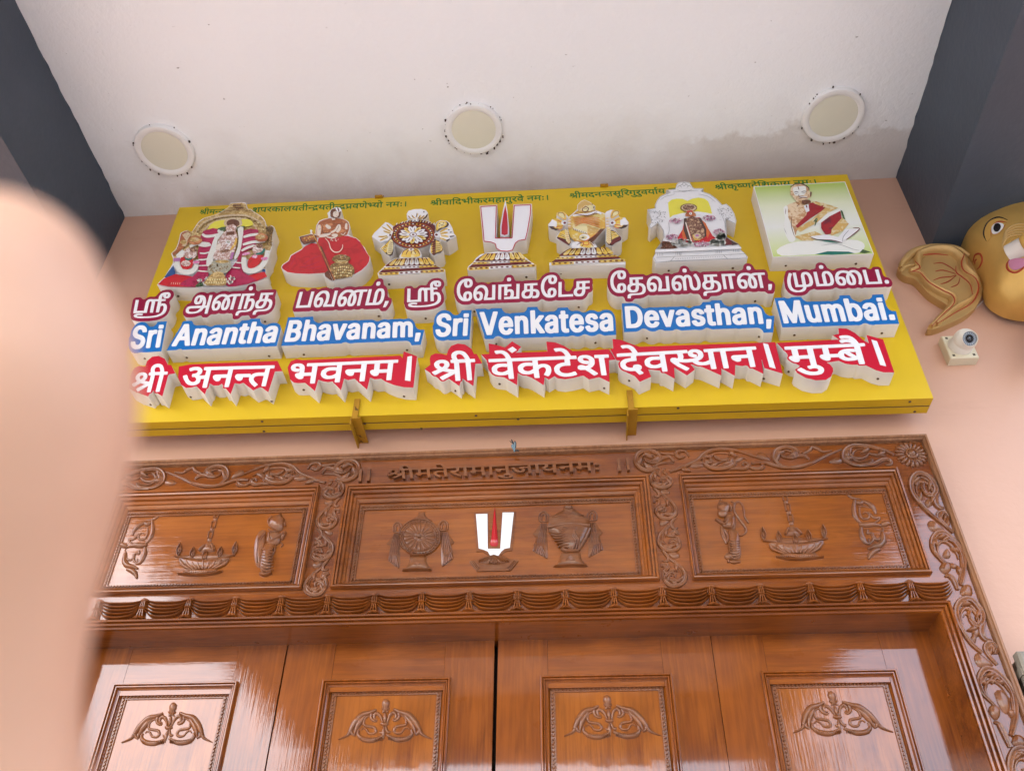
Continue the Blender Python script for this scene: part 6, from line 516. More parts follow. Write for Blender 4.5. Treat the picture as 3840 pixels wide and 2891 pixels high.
# 1 garlanded shrine with a standing figure
o1 = [(1205, 100), (1255, 92), (1400, 82), (1465, 100), (1480, 180), (1545, 195), (1590, 235), (1700, 300), (1770, 380), (1790, 470), (1860, 450), (1915, 480), (1920, 515), (1890, 600), (1875, 690), (1890, 770), (1830, 930), (1825, 985), (1765, 1075), (1785, 1160), (1770, 1225), (1810, 1275), (1760, 1310), (1640, 1350), (1500, 1395), (1300, 1430), (1000, 1445), (600, 1450), (210, 1440), (40, 1400), (140, 1300), (215, 1180), (290, 1060), (290, 965), (265, 900), (330, 840), (370, 750), (400, 640), (420, 570), (530, 530), (590, 560), (640, 490), (700, 400), (790, 335), (900, 305), (990, 275), (1060, 235), (1130, 195), (1190, 150)]
c1 = cutout([('K1', o1)], 'cutout of a garlanded shrine figure under a gold arch')
a = Art('K1')
a.p('gold', scale_about(o1[:20] + [(1500, 1000), (700, 1000)] + o1[32:], .985))
for f, ik in ((0, 'dgold'),):
    for i in range(26):
        t = i / 25; an = math.pi * (1.03 - 1.06 * t); a.e('dgold' if i % 2 else 'cream', 1215 + 520 * math.cos(an) + 20 * (t - .5), 545 - 235 * math.sin(an) - 40 * (t - .5), 15, 11)
a.ln('tan', [(660, 560), (760, 430), (960, 330), (1220, 290), (1480, 300), (1660, 380), (1730, 470)], 26)
a.ln('dgold', [(700, 570), (800, 440), (990, 350), (1220, 312), (1460, 322), (1620, 400), (1690, 490)], 12)
a.ln('tan', [(770, 590), (850, 460), (1010, 380), (1220, 345), (1430, 350), (1560, 410), (1640, 520)], 34)
for i in range(8): a.e('brown', 1240 + 32 * (i % 4) + 40 * (i // 4 % 2) + 30, 130 + 44 * (i // 4), 17, 13)
a.ln('dgold', [(1040, 250), (1200, 215), (1350, 200), (1560, 230)], 16); a.ln('dgold', [(1200, 175), (1340, 160), (1470, 172)], 12)
a.p('yellow', [(845, 520), (880, 450), (960, 390), (1060, 368), (1135, 365), (1115, 420), (1150, 480), (1040, 500)]); a.p('yellow', [(1395, 352), (1500, 352), (1560, 385), (1582, 440), (1500, 470), (1320, 475), (1378, 420)])
a.e('tan', 1255, 415, 148, 92); a.e('brown', 1255, 418, 104, 66)
sidepan = [(420, 590), (480, 545), (570, 560), (560, 650), (530, 750), (400, 860), (300, 930), (280, 905), (345, 850), (385, 760)]
a.p('copper', sidepan); a.p('tan', [(440, 600), (530, 560), (580, 590), (530, 680), (500, 790), (430, 780), (500, 690)]); a.e('gold', 460, 720, 50, 34)
a.p('dgold', [(1780, 480), (1860, 460), (1905, 490), (1880, 620), (1870, 770), (1800, 760), (1790, 600)]); a.flakes('tan', 16, [(1780, 480), (1900, 480), (1880, 770), (1790, 760)], 26, 4)
a.p('blue', [(300, 1090), (330, 1200), (320, 1260), (200, 1290), (150, 1285), (220, 1190)]); a.p('blue', [(1730, 1150), (1775, 1160), (1775, 1220), (1720, 1190)])
a.p('cloth', [(50, 1395), (150, 1300), (330, 1230), (600, 1270), (660, 1440), (210, 1430)]); a.p('red', [(1300, 1420), (1500, 1250), (1760, 1190), (1800, 1270), (1640, 1340)])
a.p('mag', [(780, 540), (1060, 520), (900, 900), (860, 1250), (640, 1440), (480, 1380), (700, 1180), (690, 900), (720, 740)], sm=2)
a.p('mag', [(1400, 540), (1660, 520), (1600, 800), (1400, 900), (1420, 1200), (1640, 1330), (1300, 1425), (1120, 1400), (1150, 1220), (1330, 1000), (1380, 700)], sm=2)
a.p('mag', [(410, 1400), (560, 1290), (700, 1330), (640, 1430)], sm=3)
a.p('green', [(1010, 500), (1140, 470), (1150, 510), (1060, 560)], sm=2); a.p('green', [(1320, 480), (1440, 460), (1400, 520), (1330, 550)], sm=2)
a.p('garl', [(1050, 540), (1110, 560), (1010, 680), (980, 860), (920, 1050), (840, 1110), (830, 1000), (900, 800), (960, 640)], sm=2); a.p('garl', [(1330, 500), (1420, 480), (1400, 700), (1360, 900), (1290, 1000), (1270, 960), (1330, 800), (1345, 640)], sm=2)
for pts, w_ in (([(760, 590), (820, 625), (920, 620), (1000, 600)], 46), ([(700, 760), (800, 775), (900, 760)], 44), ([(560, 790), (700, 740), (880, 745)], 48), ([(720, 895), (800, 900), (870, 880)], 26), ([(700, 1000), (780, 1000), (850, 985)], 26), ([(690, 1095), (760, 1095), (840, 1090)], 20), ([(680, 1175), (760, 1185), (850, 1190)], 20),
                ([(1420, 640), (1520, 610), (1660, 590)], 44), ([(1410, 760), (1560, 720), (1770, 705)], 44), ([(1390, 860), (1480, 810), (1600, 770)], 40), ([(1290, 1040), (1340, 1050), (1390, 1050)], 22), ([(1240, 1120), (1310, 1130), (1370, 1135)], 20), ([(1010, 530), (1050, 560), (1060, 600)], 46)): a.ln('garl', pts, w_, taper=.7)
a.p('deity', [(1140, 540), (1290, 530), (1330, 640), (1300, 800), (1250, 960), (1200, 1000), (960, 1000), (930, 960), (990, 820), (1020, 680), (1080, 600)], sm=1)
a.p('brown', [(1150, 555), (1280, 545), (1270, 600), (1140, 615)]); a.p('deity', [(1150, 470), (1250, 430), (1310, 480), (1290, 530), (1150, 535)], sm=2); a.p('mauve', [(1230, 880), (1280, 880), (1240, 1000), (1200, 990)]); a.p('skin', [(990, 770), (1060, 740), (1050, 830), (980, 840)], sm=2)
a.ln('amber', [(1310, 650), (1290, 740), (1210, 850)], 40); a.ln('white', [(1130, 830), (1180, 770), (1230, 720)], 10); a.ln('jewel', [(1040, 870), (1120, 860), (1210, 850)], 50); a.e('white', 1180, 720, 46, 30); a.e('grey', 1180, 716, 30, 18)
for cx, cy, s_ in ((650, 690, 1), (1710, 650, .92)):
    a.e('copper', cx, cy, 112 * s_, 72 * s_); a.p('copper', [(cx - 70, cy - 40), (cx, cy - 85), (cx + 70, cy - 40)]); a.e('gold', cx - 10, cy - 14, 80 * s_, 38 * s_); a.e('tan', cx + 22, cy - 22, 30, 16)
for pts in ([(440, 920), (370, 1000), (360, 1100), (430, 1180), (540, 1200), (630, 1160), (670, 1080)], [(470, 860), (410, 920), (360, 960)]): a.ln('garl', pts, 86, taper=.8)
a.ln('garl', [(1430, 960), (1430, 1060), (1450, 1150), (1540, 1180), (1650, 1150), (1740, 1070), (1790, 960), (1810, 850)], 84, taper=.85)
a.p('red', [(430, 960), (610, 980), (590, 1130), (450, 1150), (410, 1040)], sm=2); a.p('red', [(1560, 940), (1740, 930), (1680, 1060), (1590, 1130), (1500, 1130), (1490, 1030)], sm=2)
a.e('deity', 570, 900, 105, 92); a.e('deity', 500, 1060, 76, 48); a.e('jewel', 620, 840, 60, 40); a.ln('teal', [(480, 970), (540, 1000), (605, 970)], 30)
a.e('deity', 1650, 840, 86, 88); a.e('jewel', 1680, 780, 55, 38); a.ln('teal', [(1620, 910), (1720, 890), (1760, 820)], 40); a.e('pink', 1600, 950, 46, 28)
a.ln('mauve', [(300, 1000), (350, 1000), (410, 995)], 56, taper=.9); a.ln('pink', [(610, 1050), (660, 1040), (720, 1040)], 42); a.ln('pink', [(1400, 920), (1460, 905), (1530, 890)], 46); a.ln('pink', [(1700, 980), (1760, 985), (1810, 970)], 52)
a.p('grey', [(960, 1010), (1190, 1005), (1215, 1050), (1220, 1130), (1140, 1210), (880, 1230), (850, 1130), (910, 1060)], sm=2); a.e('gold', 1080, 1030, 110, 26); a.flakes('dgold', 26, [(880, 1070), (1200, 1070), (1150, 1200), (880, 1220)], 24, 8)
a.p('gold', [(910, 1230), (1000, 1190), (1090, 1210), (1130, 1280), (1140, 1400), (1000, 1415), (800, 1410), (790, 1370), (850, 1290)], sm=2)
for i in range(4): a.ln('dgold', [(870 - 22 * i, 1270 + 40 * i), (990, 1285 + 42 * i), (1130, 1270 + 40 * i)], 10)
for i in range(16): a.e('cream', 850 + (i % 8) * 38 - 14 * (i // 8), 1318 + 48 * (i // 8), 12, 12)
a.p('green', [(640, 1430), (740, 1350), (780, 1400), (760, 1430)], sm=2); a.flakes('garl', 22, [(680, 1290), (830, 1290), (800, 1420), (720, 1420)], 26, 5); a.flakes('garl', 20, [(1150, 1280), (1300, 1250), (1230, 1400), (1140, 1400)], 26, 6)
for i in range(5): a.ln('skin', [(270 + 34 * i, 1360), (262 + 34 * i, 1400)], 7)
a.q.build('printed_face', INKM, c1)
# 2 seated figure in a red robe, palms together
o2 = [(1000, 200), (1050, 160), (1120, 140), (1190, 150), (1215, 190), (1205, 290), (1180, 345), (1290, 375), (1350, 420), (1375, 490), (1370, 560), (1340, 660), (1400, 690), (1490, 720), (1560, 780), (1590, 840), (1650, 900), (1690, 980), (1720, 1040), (1755, 1080), (1745, 1160), (1700, 1240), (1600, 1340), (1480, 1410), (1400, 1465), (1250, 1500), (1100, 1520), (1060, 1555), (1000, 1530), (900, 1470), (870, 1420), (895, 1380), (600, 1410), (350, 1400), (180, 1375), (85, 1310), (70, 1270), (100, 1220), (210, 1150), (250, 1050), (330, 1000), (440, 940), (500, 890), (480, 850), (430, 770), (410, 700), (630, 640), (620, 570), (650, 565), (690, 640), (725, 660), (725, 590), (740, 480), (790, 400), (870, 365), (965, 345), (960, 300), (945, 250), (970, 230)]
c2_ = cutout([('K2', o2)], 'cutout of a seated figure in a red robe with palms together', 1)
a = Art('K2')
a.p('cloth', [(900, 700), (1330, 680), (1490, 730), (1570, 800), (1640, 910), (1690, 1000), (1745, 1080), (1735, 1160), (1690, 1235), (1590, 1330), (1460, 1405), (900, 1380), (600, 1400), (350, 1390), (190, 1365), (95, 1300), (85, 1265), (115, 1225), (220, 1155), (260, 1060), (340, 1010), (450, 950), (520, 880), (640, 820), (760, 830), (780, 720)], sm=1)
for pts in ([(480, 1230), (640, 1120), (820, 1050)], [(420, 1280), (600, 1240), (800, 1160)], [(250, 1240), (320, 1120), (350, 1010)], [(560, 1300), (700, 1280), (860, 1240)], [(1500, 760), (1600, 880), (1660, 1010)]): a.ln('mag', pts, 9)
a.p('copper', [(880, 375), (985, 350), (1180, 352), (1285, 382), (1340, 425), (1362, 495), (1355, 560), (1320, 660), (1200, 700), (1000, 725), (745, 710), (735, 600), (750, 490), (800, 410)], sm=1)
for pts, w_ in (([(790, 470), (790, 560), (780, 680)], 74), ([(790, 690), (900, 670), (1010, 630)], 60), ([(920, 470), (970, 520), (1010, 510)], 66), ([(1310, 440), (1300, 510), (1310, 560)], 48), ([(1010, 620), (1100, 570), (1160, 480)], 40), ([(930, 700), (1040, 720), (1130, 690)], 30)): a.ln('skin', pts, w_, taper=.5)
a.ln('brown', [(870, 460), (850, 560), (880, 630), (1000, 620)], 16); a.ln('brown', [(1050, 440), (1150, 460), (1250, 430)], 10); a.p('skin', [(1090, 560), (1150, 465), (1195, 480), (1200, 560), (1140, 620)], sm=2); a.ln('brown', [(1110, 590), (1150, 530), (1165, 475)], 7); a.e('copper', 1230, 620, 66, 48); a.ln('skin', [(1200, 640), (1250, 660), (1290, 610)], 16); a.ln('dark', [(780, 560), (830, 548)], 6); a.e('skin', 1085, 668, 62, 28)
a.p('brown', [(1010, 205), (1060, 168), (1150, 152), (1200, 180), (1200, 260), (1170, 335), (1060, 345), (1000, 300)], sm=2); a.p('skin', [(1060, 230), (1150, 215), (1160, 290), (1120, 330), (1060, 310)], sm=2); a.p('white', [(1100, 158), (1190, 160), (1205, 215), (1140, 225)], sm=2); a.ln('maroon', [(1135, 150), (1155, 180), (1165, 218)], 22, taper=.8); a.p('white', [(965, 240), (1000, 230), (1000, 330), (970, 340)], sm=2); a.ln('dark', [(1090, 240), (1120, 234)], 8); a.ln('dark', [(1115, 306), (1140, 302)], 7); a.p('skin', [(1020, 345), (1090, 350), (1100, 375), (1040, 385)])
a.ln('skin', [(900, 720), (970, 800), (1010, 920), (1080, 985), (1170, 980), (1230, 910), (1235, 840)], 20); a.flakes('skin', 12, [(960, 740), (1180, 740), (1160, 780), (980, 780)], 16, 3)
a.p('brown', [(418, 702), (640, 648), (740, 670), (750, 790), (640, 815), (500, 845), (440, 780)]); a.p('copper', [(450, 720), (640, 665), (690, 690), (700, 770), (500, 810), (470, 770)]); a.ln('dark', [(480, 800), (600, 775), (720, 760)], 14); a.flakes('amber', 12, [(500, 720), (680, 690), (690, 750), (520, 790)], 22, 9)
a.p('brown', [(800, 870), (840, 880), (1000, 1280), (1095, 1500), (1060, 1535), (960, 1320), (850, 1060)]); a.ln('copper', [(660, 600), (740, 780), (850, 1010), (980, 1280), (1085, 1510)], 26, taper=.8); a.ln('amber', [(650, 590), (700, 700), (770, 830)], 12); a.p('brown', [(890, 1390), (960, 1330), (1050, 1530), (990, 1510), (910, 1450)])
a.p('dgold', [(1080, 1060), (1200, 1030), (1330, 1060), (1390, 1110), (1330, 1180), (1420, 1240), (1460, 1340), (1440, 1410), (1350, 1465), (1150, 1495), (1090, 1490), (990, 1270), (1060, 1200), (1110, 1180), (1030, 1140)], sm=2)
a.ln('gold', [(1080, 1160), (1210, 1185), (1340, 1165)], 40); a.ln('cream', [(1130, 1150), (1220, 1158), (1310, 1145)], 10)
for r_ in range(4):
    for i in range(9): a.e('gold' if (i + r_) % 3 else 'cream', 1075 + 39 * i + 4 * r_, 1278 + 52 * r_ + 6 * abs(i - 4) - 14, 15, 17)
a.ln('skin', [(1195, 1050), (1200, 1100)], 8); a.ln('skin', [(1275, 1045), (1285, 1095)], 8); a.ln('skin', [(1265, 1045), (1310, 1045)], 7)
a.q.build('printed_face', INKM, c2_)
# 3 wheel emblem on a lotus base
o3 = [(755, 170), (790, 110), (900, 80), (1040, 75), (1130, 100), (1170, 150), (1160, 210), (1095, 280), (1190, 310), (1310, 385), (1340, 330), (1410, 295), (1530, 305), (1590, 345), (1640, 430), (1680, 560), (1720, 600), (1660, 650), (1545, 720), (1420, 695), (1395, 720), (1440, 800), (1475, 870), (1440, 930), (1360, 960), (1290, 995), (1230, 960), (1195, 900), (1215, 760), (1130, 810), (1000, 850), (1050, 980), (1040, 1022), (1150, 1015), (1205, 1050), (1250, 1085), (1300, 1155), (1420, 1235), (1500, 1250), (1500, 1310), (205, 1385), (185, 1325), (290, 1225), (350, 1160), (430, 1100), (520, 1035), (620, 1030), (610, 995), (700, 860), (600, 820), (520, 785), (510, 900), (490, 980), (430, 1010), (350, 960), (235, 850), (300, 780), (360, 735), (240, 735), (75, 610), (130, 530), (220, 450), (340, 330), (400, 345), (500, 410), (640, 340), (790, 290), (760, 250)]
c3 = cutout([('K3', o3)], 'cutout of a ribboned wheel emblem on a lotus base', 0)
a = Art('K3')
def lotus_base(a, dx=0, dy=0, k=1.0, sx=1.0):
    f = lambda x, y: (842 + (x - 842) * sx * k + dx, 1190 + (y - 1190) * k + dy)
    P_ = lambda pts: [f(*p) for p in pts]
    a.p('maroon', P_([(525, 1045), (1140, 1022), (1200, 1060), (1240, 1100), (1290, 1165), (340, 1195), (350, 1170), (430, 1110)]))
    for i in range(9): 
        x = 500 + 82 * i; sl = (i - 4) * .11
        a.p('white' if 2 < i < 6 else 'lemon', P_([(x + 14 + 40 * -sl, 1052 - 3 * i), (x + 50 - 30 * sl, 1050 - 3 * i), (x + 70 + 140 * sl, 1140 - 2 * i), (x + 30 + 190 * sl, 1182 - 3 * i), (x - 18 + 150 * sl, 1150 - 2 * i)]), sm=2)
        a.ln('maroon' if i % 2 else 'amber', P_([(x + 30 - 30 * sl, 1056 - 3 * i), (x + 26 + 60 * sl, 1100 - 3 * i), (x + 14 + 120 * sl, 1140 - 3 * i)]), 11 * k)
    a.p('lemon', P_([(310, 1215), (1320, 1168), (1365, 1200), (280, 1258)])); a.p('maroon', P_([(280, 1258), (1365, 1200), (1425, 1240), (205, 1320)])); a.p('lemon', P_([(205, 1322), (1485, 1250), (1490, 1300), (215, 1372)]))
    a.p('white', P_([(620, 1200), (1000, 1183), (1000, 1220), (620, 1240)])); a.p('white', P_([(600, 1302), (1040, 1276), (1040, 1325), (600, 1350)]))
    for i in range(13): a.e('maroon', *f(325 + 82 * i, 1232 - 4.3 * i), 23 * k, 9 * k)
    for i in range(13): a.e('maroon', *f(255 + 99 * i, 1337 - 5.0 * i), 28 * k, 13 * k)
lotus_base(a)
a.p('maroon', [(480, 430), (620, 350), (800, 300), (1000, 285), (1190, 320), (1310, 400), (1300, 520), (1310, 600), (1230, 740), (1100, 810), (900, 850), (700, 830), (560, 760), (470, 680), (450, 560)], sm=2)
a.e('maroon', 880, 580, 418, 250); a.e('orange', 880, 580, 412, 246, 48); a.e('maroon', 880, 580, 400, 236, 48); a.e('orange', 880, 580, 336, 196, 48); a.e('maroon', 880, 580, 324, 186, 48)
for i in range(32):
    an = 2 * math.pi * i / 32; a.e('lemon' if i % 3 else 'white', 880 + 366 * math.cos(an), 580 + 216 * math.sin(an), 17, 12)
for i in range(16):
    an = 2 * math.pi * (i + .3) / 16; c_, s_ = math.cos(an), math.sin(an); f = lambda r, o: (885 + (r * c_ - o * s_) * 1.0, 578 + (r * s_ + o * c_) * .62)
    a.p('lemon' if i % 3 == 1 else 'white', [f(60, -26), f(190, -50), f(290, 0), f(190, 50), f(60, 26)], sm=2); a.ln('maroon', [f(130, 0), f(175, 0), f(225, 0)], 14)
a.e('white', 880, 572, 84, 52); a.e('maroon', 880, 572, 72, 44); a.e('white', 880, 572, 58, 35); a.e('maroon', 880, 572, 26, 16)
for i in range(15): 
    x = 560 + 52 * i; y = 380 - 80 * math.sin(math.pi * (i + 1.4) / 17); a.ln('lemon' if i % 2 else 'white', [(x - 12, y + 24), (x + 12, y - 14)], 20)
a.p('white', scale_about([(755, 170), (790, 110), (900, 80), (1040, 75), (1130, 100), (1165, 150), (1150, 210), (1060, 275), (930, 290), (820, 275)], .97), sm=1)
for pts in ([(780, 205), (820, 250), (870, 275)], [(850, 190), (880, 235), (925, 262)], [(955, 150), (950, 195), (935, 240)], [(1020, 190), (1000, 230), (965, 265)], [(1095, 195), (1050, 240), (985, 275)]): a.ln('maroon', pts, 15); a.ln('lemon', [(x + 18, y + 4) for x, y in pts], 14)
a.ln('dark', [(1160, 170), (1130, 230), (1070, 275)], 30); a.e('dark', 1090, 130, 14, 12); a.e('white', 915, 300, 50, 20); a.e('maroon', 915, 298, 22, 11)
a.p('white', [(95, 612), (145, 535), (230, 455), (345, 340), (395, 355), (480, 420), (490, 520), (440, 640), (360, 700), (240, 720)]);
for pts in ([(270, 420), (360, 470), (450, 520)], [(300, 500), (380, 530), (440, 550)], [(200, 610), (290, 615), (390, 590)], [(230, 690), (320, 650), (410, 610)], [(360, 370), (430, 440), (480, 500)]): a.ln('lemon', pts, 34); a.ln('maroon', pts, 9)
a.e('white', 415, 590, 44, 34); a.e('maroon', 432, 582, 20, 22)
a.p('dark', [(250, 850), (420, 680), (500, 720), (500, 900), (480, 975), (430, 995), (350, 950)], sm=1); a.p('lemon', [(250, 840), (350, 760), (420, 690), (440, 660), (380, 900), (340, 930)]); a.p('cream', [(430, 680), (480, 690), (490, 850), (450, 950), (380, 950), (370, 850)], sm=2)
for i in range(6): a.ln('maroon', [(400 - 8 * i + 20, 730 + 38 * i), (440, 722 + 40 * i), (478, 735 + 36 * i)], 13)
for i in range(3): a.ln('maroon', [(330 - 20 * i, 780 + 36 * i), (370 - 12 * i, 800 + 34 * i)], 14)
a.p('dark', [(1320, 440), (1340, 345), (1420, 308), (1530, 318), (1580, 370), (1540, 430), (1450, 450), (1350, 520)], sm=2); a.p('lemon', [(1330, 430), (1350, 345), (1420, 308), (1510, 318), (1540, 370), (1480, 430), (1390, 450), (1340, 500)], sm=2); a.p('cream', [(1370, 400), (1400, 345), (1470, 335), (1510, 370), (1450, 410), (1380, 450)], sm=2)
for x, y in ((1400, 360), (1430, 390), (1470, 350), (1390, 410), (1460, 385)): a.e('maroon', x, y, 13, 9)
a.p('white', [(1380, 520), (1540, 430), (1630, 440), (1660, 560), (1690, 600), (1540, 700), (1410, 670)]); 
for pts in ([(1400, 530), (1480, 480), (1560, 450)], [(1410, 560), (1490, 540), (1560, 530)], [(1420, 590), (1490, 600), (1570, 610)], [(1400, 640), (1470, 660), (1530, 685)]): a.ln('lemon', pts, 36); a.ln('maroon', pts, 7)
a.p('dark', [(1590, 600), (1690, 590), (1680, 610), (1600, 625)]); a.p('dark', [(1520, 680), (1600, 650), (1590, 680), (1540, 712)]); a.p('dark', [(1585, 525), (1640, 515), (1620, 540)]); a.e('dark', 1575, 478, 16, 9); a.e('white', 1345, 575, 54, 44); a.e('maroon', 1335, 576, 26, 22)
a.p('dark', [(1220, 770), (1290, 660), (1380, 690), (1440, 800), (1470, 870), (1420, 930), (1340, 950), (1280, 985), (1225, 930)], sm=1); a.p('lemon', [(1215, 840), (1270, 680), (1300, 700), (1310, 940), (1270, 970), (1225, 920)], sm=1); a.p('lemon', [(1320, 690), (1390, 710), (1450, 820), (1450, 880), (1320, 930)], sm=1)
for i in range(6): a.p('maroon', [(1262, 700 + 45 * i), (1306, 690 + 45 * i), (1306, 730 + 45 * i), (1270, 740 + 45 * i), (1240, 730 + 45 * i)])
for i in range(4): a.ln('cream', [(1320, 740 + 40 * i), (1380, 740 + 38 * i), (1420, 720 + 40 * i)], 14); a.ln('maroon', [(1320, 758 + 40 * i), (1380, 758 + 38 * i), (1420, 740 + 40 * i)], 7)
a.p('lemon', [(640, 990), (720, 870), (800, 840), (900, 840), (980, 860), (1020, 970), (950, 1010), (700, 1015)], sm=2)
for pts in ([(660, 960), (700, 890), (790, 850)], [(740, 970), (770, 900), (820, 865)], [(840, 955), (845, 910), (842, 880)], [(930, 950), (910, 900), (870, 865)], [(1010, 960), (970, 890), (890, 850)]): a.ln('maroon', pts, 16)
a.e('white', 842, 862, 52, 26); a.e('maroon', 842, 860, 26, 14)
a.q.build('printed_face', INKM, c3)
# 4 white U-shaped mark with a red centre stroke, on its base
U = [(1002, 266), (1135, 259), (1128, 512), (1243, 510), (1258, 257), (1397, 252), (1393, 330), (1370, 460), (1355, 522), (1300, 532), (1265, 552), (1245, 606), (1210, 615), (1165, 612), (1135, 592), (1118, 557), (1080, 542), (1028, 537), (1022, 460)]
FL = [(1197, 222), (1212, 300), (1224, 420), (1224, 482), (1192, 500), (1158, 488), (1158, 420), (1178, 300)]
BS = [(1055, 622), (1135, 612), (1245, 612), (1290, 615), (1320, 630), (1345, 655), (1390, 690), (1428, 712), (1420, 735), (910, 745), (915, 725), (955, 690), (975, 660), (1010, 632)]
c4 = cutout([('D2', U), ('D2', FL), ('D2', BS)], 'cutout of the white U shaped mark with a red centre flame', 0)
a = Art('D2')
for i in range(len(U)):
    p, q_ = U[i], U[(i + 1) % len(U)]; k = .955
    cx, cy = 1197, 440
    f = lambda t: (cx + (t[0] - cx) * (.955 if abs(t[0] - cx) > 75 else 1.10), cy + (t[1] - cy) * .965)
    a.ln('redl', [f(p), f(q_)], 6.5, taper=1)
a.p('redl', [(1196, 262), (1209, 330), (1215, 420), (1214, 478), (1192, 488), (1168, 478), (1168, 425), (1182, 330)], sm=1)
b = Art('K3'); b.k = a.k
lotus_base(a, 1169 - 842, 682 - 1190, .385, 1.03)
a.q.build('printed_face', INKM, c4)
# 5 conch emblem
o5 = [(645, 240), (655, 150), (720, 80), (790, 50), (900, 100), (1000, 175), (975, 240), (1190, 320), (1220, 280), (1300, 245), (1410, 260), (1460, 300), (1450, 370), (1520, 400), (1580, 395), (1650, 490), (1640, 550), (1540, 615), (1390, 600), (1430, 690), (1525, 800), (1510, 850), (1400, 905), (1330, 965), (1260, 950), (1200, 900), (1200, 640), (1110, 700), (960, 870), (1030, 950), (1040, 992), (1200, 985), (1230, 1020), (1330, 1100), (1460, 1180), (1590, 1260), (1590, 1310), (105, 1330), (105, 1280), (240, 1265), (300, 1170), (440, 1080), (560, 1000), (500, 960), (370, 890), (240, 810), (240, 760), (310, 670), (100, 590), (80, 530), (160, 445), (240, 430), (250, 310), (330, 285), (420, 320), (480, 385), (560, 320)]
c5 = cutout([('K4', o5)], 'cutout of a conch emblem with ribbons on a lotus base', 0)
a = Art('K4'); lotus_base(a, 10, -45, 1.0, 1.12)
a.p('amber', [(500, 390), (620, 290), (700, 240), (960, 250), (1190, 335), (1200, 600), (1110, 700), (960, 850), (780, 880), (600, 860), (520, 790), (470, 620), (480, 480)], sm=1)
a.p('brown', [(1190, 610), (1120, 690), (960, 870), (830, 900), (850, 850), (1000, 720), (1100, 620)]); a.p('lemon', [(470, 630), (560, 640), (720, 700), (790, 760), (700, 800), (560, 800), (510, 780)], sm=1); a.p('cream', [(560, 540), (700, 520), (840, 560), (830, 700), (700, 690), (580, 620)], sm=2); a.p('ochre', [(845, 560), (960, 550), (1110, 610), (1040, 680), (860, 720)], sm=1)
for i in range(9): a.ln('lemon' if i % 2 else 'cream', [(560 + 6 * i, 420 + 22 * i), (760, 410 + 14 * i), (960, 400 + 22 * i), (1100, 430 + 24 * i)][: 4], 19); a.ln('orange', [(550 + 6 * i, 405 + 20 * i), (760, 396 + 14 * i), (960, 388 + 20 * i), (1090, 416 + 22 * i)], 11)
for i in range(7): a.ln('brown', [(560 + 40 * i, 600 + 14 * i), (590 + 40 * i, 650 + 12 * i)], 9); a.ln('white', [(575 + 40 * i, 590 + 14 * i), (610 + 40 * i, 645 + 12 * i)], 14)
a.e('white', 790, 780, 100, 62); a.e('cream', 770, 785, 70, 40); a.p('dark', [(720, 790), (760, 775), (795, 785), (760, 805)]); a.ln('orange', [(590, 830), (760, 870), (900, 800), (1060, 680)], 14)
a.p('ochre', scale_about(o5[:7] + [(900, 290), (700, 290)], .95), sm=1); a.p('cream', [(880, 150), (980, 180), (960, 240), (880, 280), (860, 230)], sm=2); a.p('maroon', [(735, 235), (815, 172), (880, 215), (860, 270), (800, 298), (750, 275)]); a.p('cream', [(755, 235), (815, 190), (862, 220), (845, 262), (800, 282), (762, 265)]); a.ln('maroon', [(785, 240), (815, 218), (845, 242)], 8); a.p('dark', [(930, 120), (955, 140), (940, 155)]); a.p('dark', [(950, 190), (995, 180), (970, 225)])
a.ln('white', [(560, 360), (700, 340), (860, 330), (1020, 290), (1120, 330)], 40, taper=.7); a.ln('maroon', [(600, 310), (720, 345), (880, 355), (1040, 280)], 13)
for i in range(14): a.e('maroon', 610 + 32 * i, 318 + 36 * math.sin(math.pi * i / 13), 11, 8)
for s_, cx in ((-1, 400), (1, 1335)):
    g_ = lambda pts: [(cx + s_ * x, y + (8 if s_ < 0 else -20)) for x, y in pts]
    a.p('amber', g_([(-40, 400), (-10, 290), (60, 275), (130, 290), (150, 340), (60, 400), (-10, 440)]), sm=2); a.p('cream', g_([(0, 390), (30, 310), (100, 300), (110, 340), (40, 390)]), sm=2); a.ln('brown', g_([(-10, 400), (20, 310), (110, 295), (120, 345)]), 9)
    a.p('dark', g_([(60, 600), (170, 640), (260, 610), (310, 560), (230, 560)]), sm=1); a.p('lemon', g_([(10, 520), (60, 440), (150, 400), (240, 440), (260, 520), (180, 600), (60, 610)]), sm=1); a.p('white', g_([(150, 470), (240, 420), (300, 520), (290, 560), (200, 560), (160, 590), (150, 540)]), sm=1)
    for pts in ([(20, 530), (80, 470), (150, 440)], [(30, 560), (110, 560), (170, 580)], [(20, 590), (80, 610), (130, 625)]): a.ln('orange', g_(pts), 17)
    a.e('white', cx + s_ * 8, 500, 56, 46); a.e('maroon', cx - s_ * 4, 500, 26, 24)
    for i in range(7): a.ln('white' if i % 2 else 'cream', [(cx - s_ * 130, 410 + 30 * i), (cx - s_ * 60, 400 + 32 * i)], 22); a.ln('orange', [(cx - s_ * 130, 424 + 30 * i), (cx - s_ * 60, 416 + 32 * i)], 7)
a.p('dark', [(250, 790), (330, 650), (450, 620), (510, 760), (530, 870), (490, 945), (380, 880)], sm=1); a.p('maroon', [(250, 800), (320, 780), (430, 850), (490, 930), (380, 880)]); a.p('lemon', [(260, 770), (320, 670), (400, 640), (430, 820), (330, 790)]); a.p('cream', [(400, 620), (460, 640), (520, 860), (490, 910), (430, 850)], sm=1)
for i in range(7): a.ln('orange', [(400 + 10 * i, 660 + 36 * i), (440 + 10 * i, 668 + 36 * i), (470 + 8 * i, 655 + 36 * i)], 8)
a.ln('brown', [(300, 710), (360, 730), (410, 760)], 8); a.ln('brown', [(285, 740), (350, 760), (415, 795)], 8)
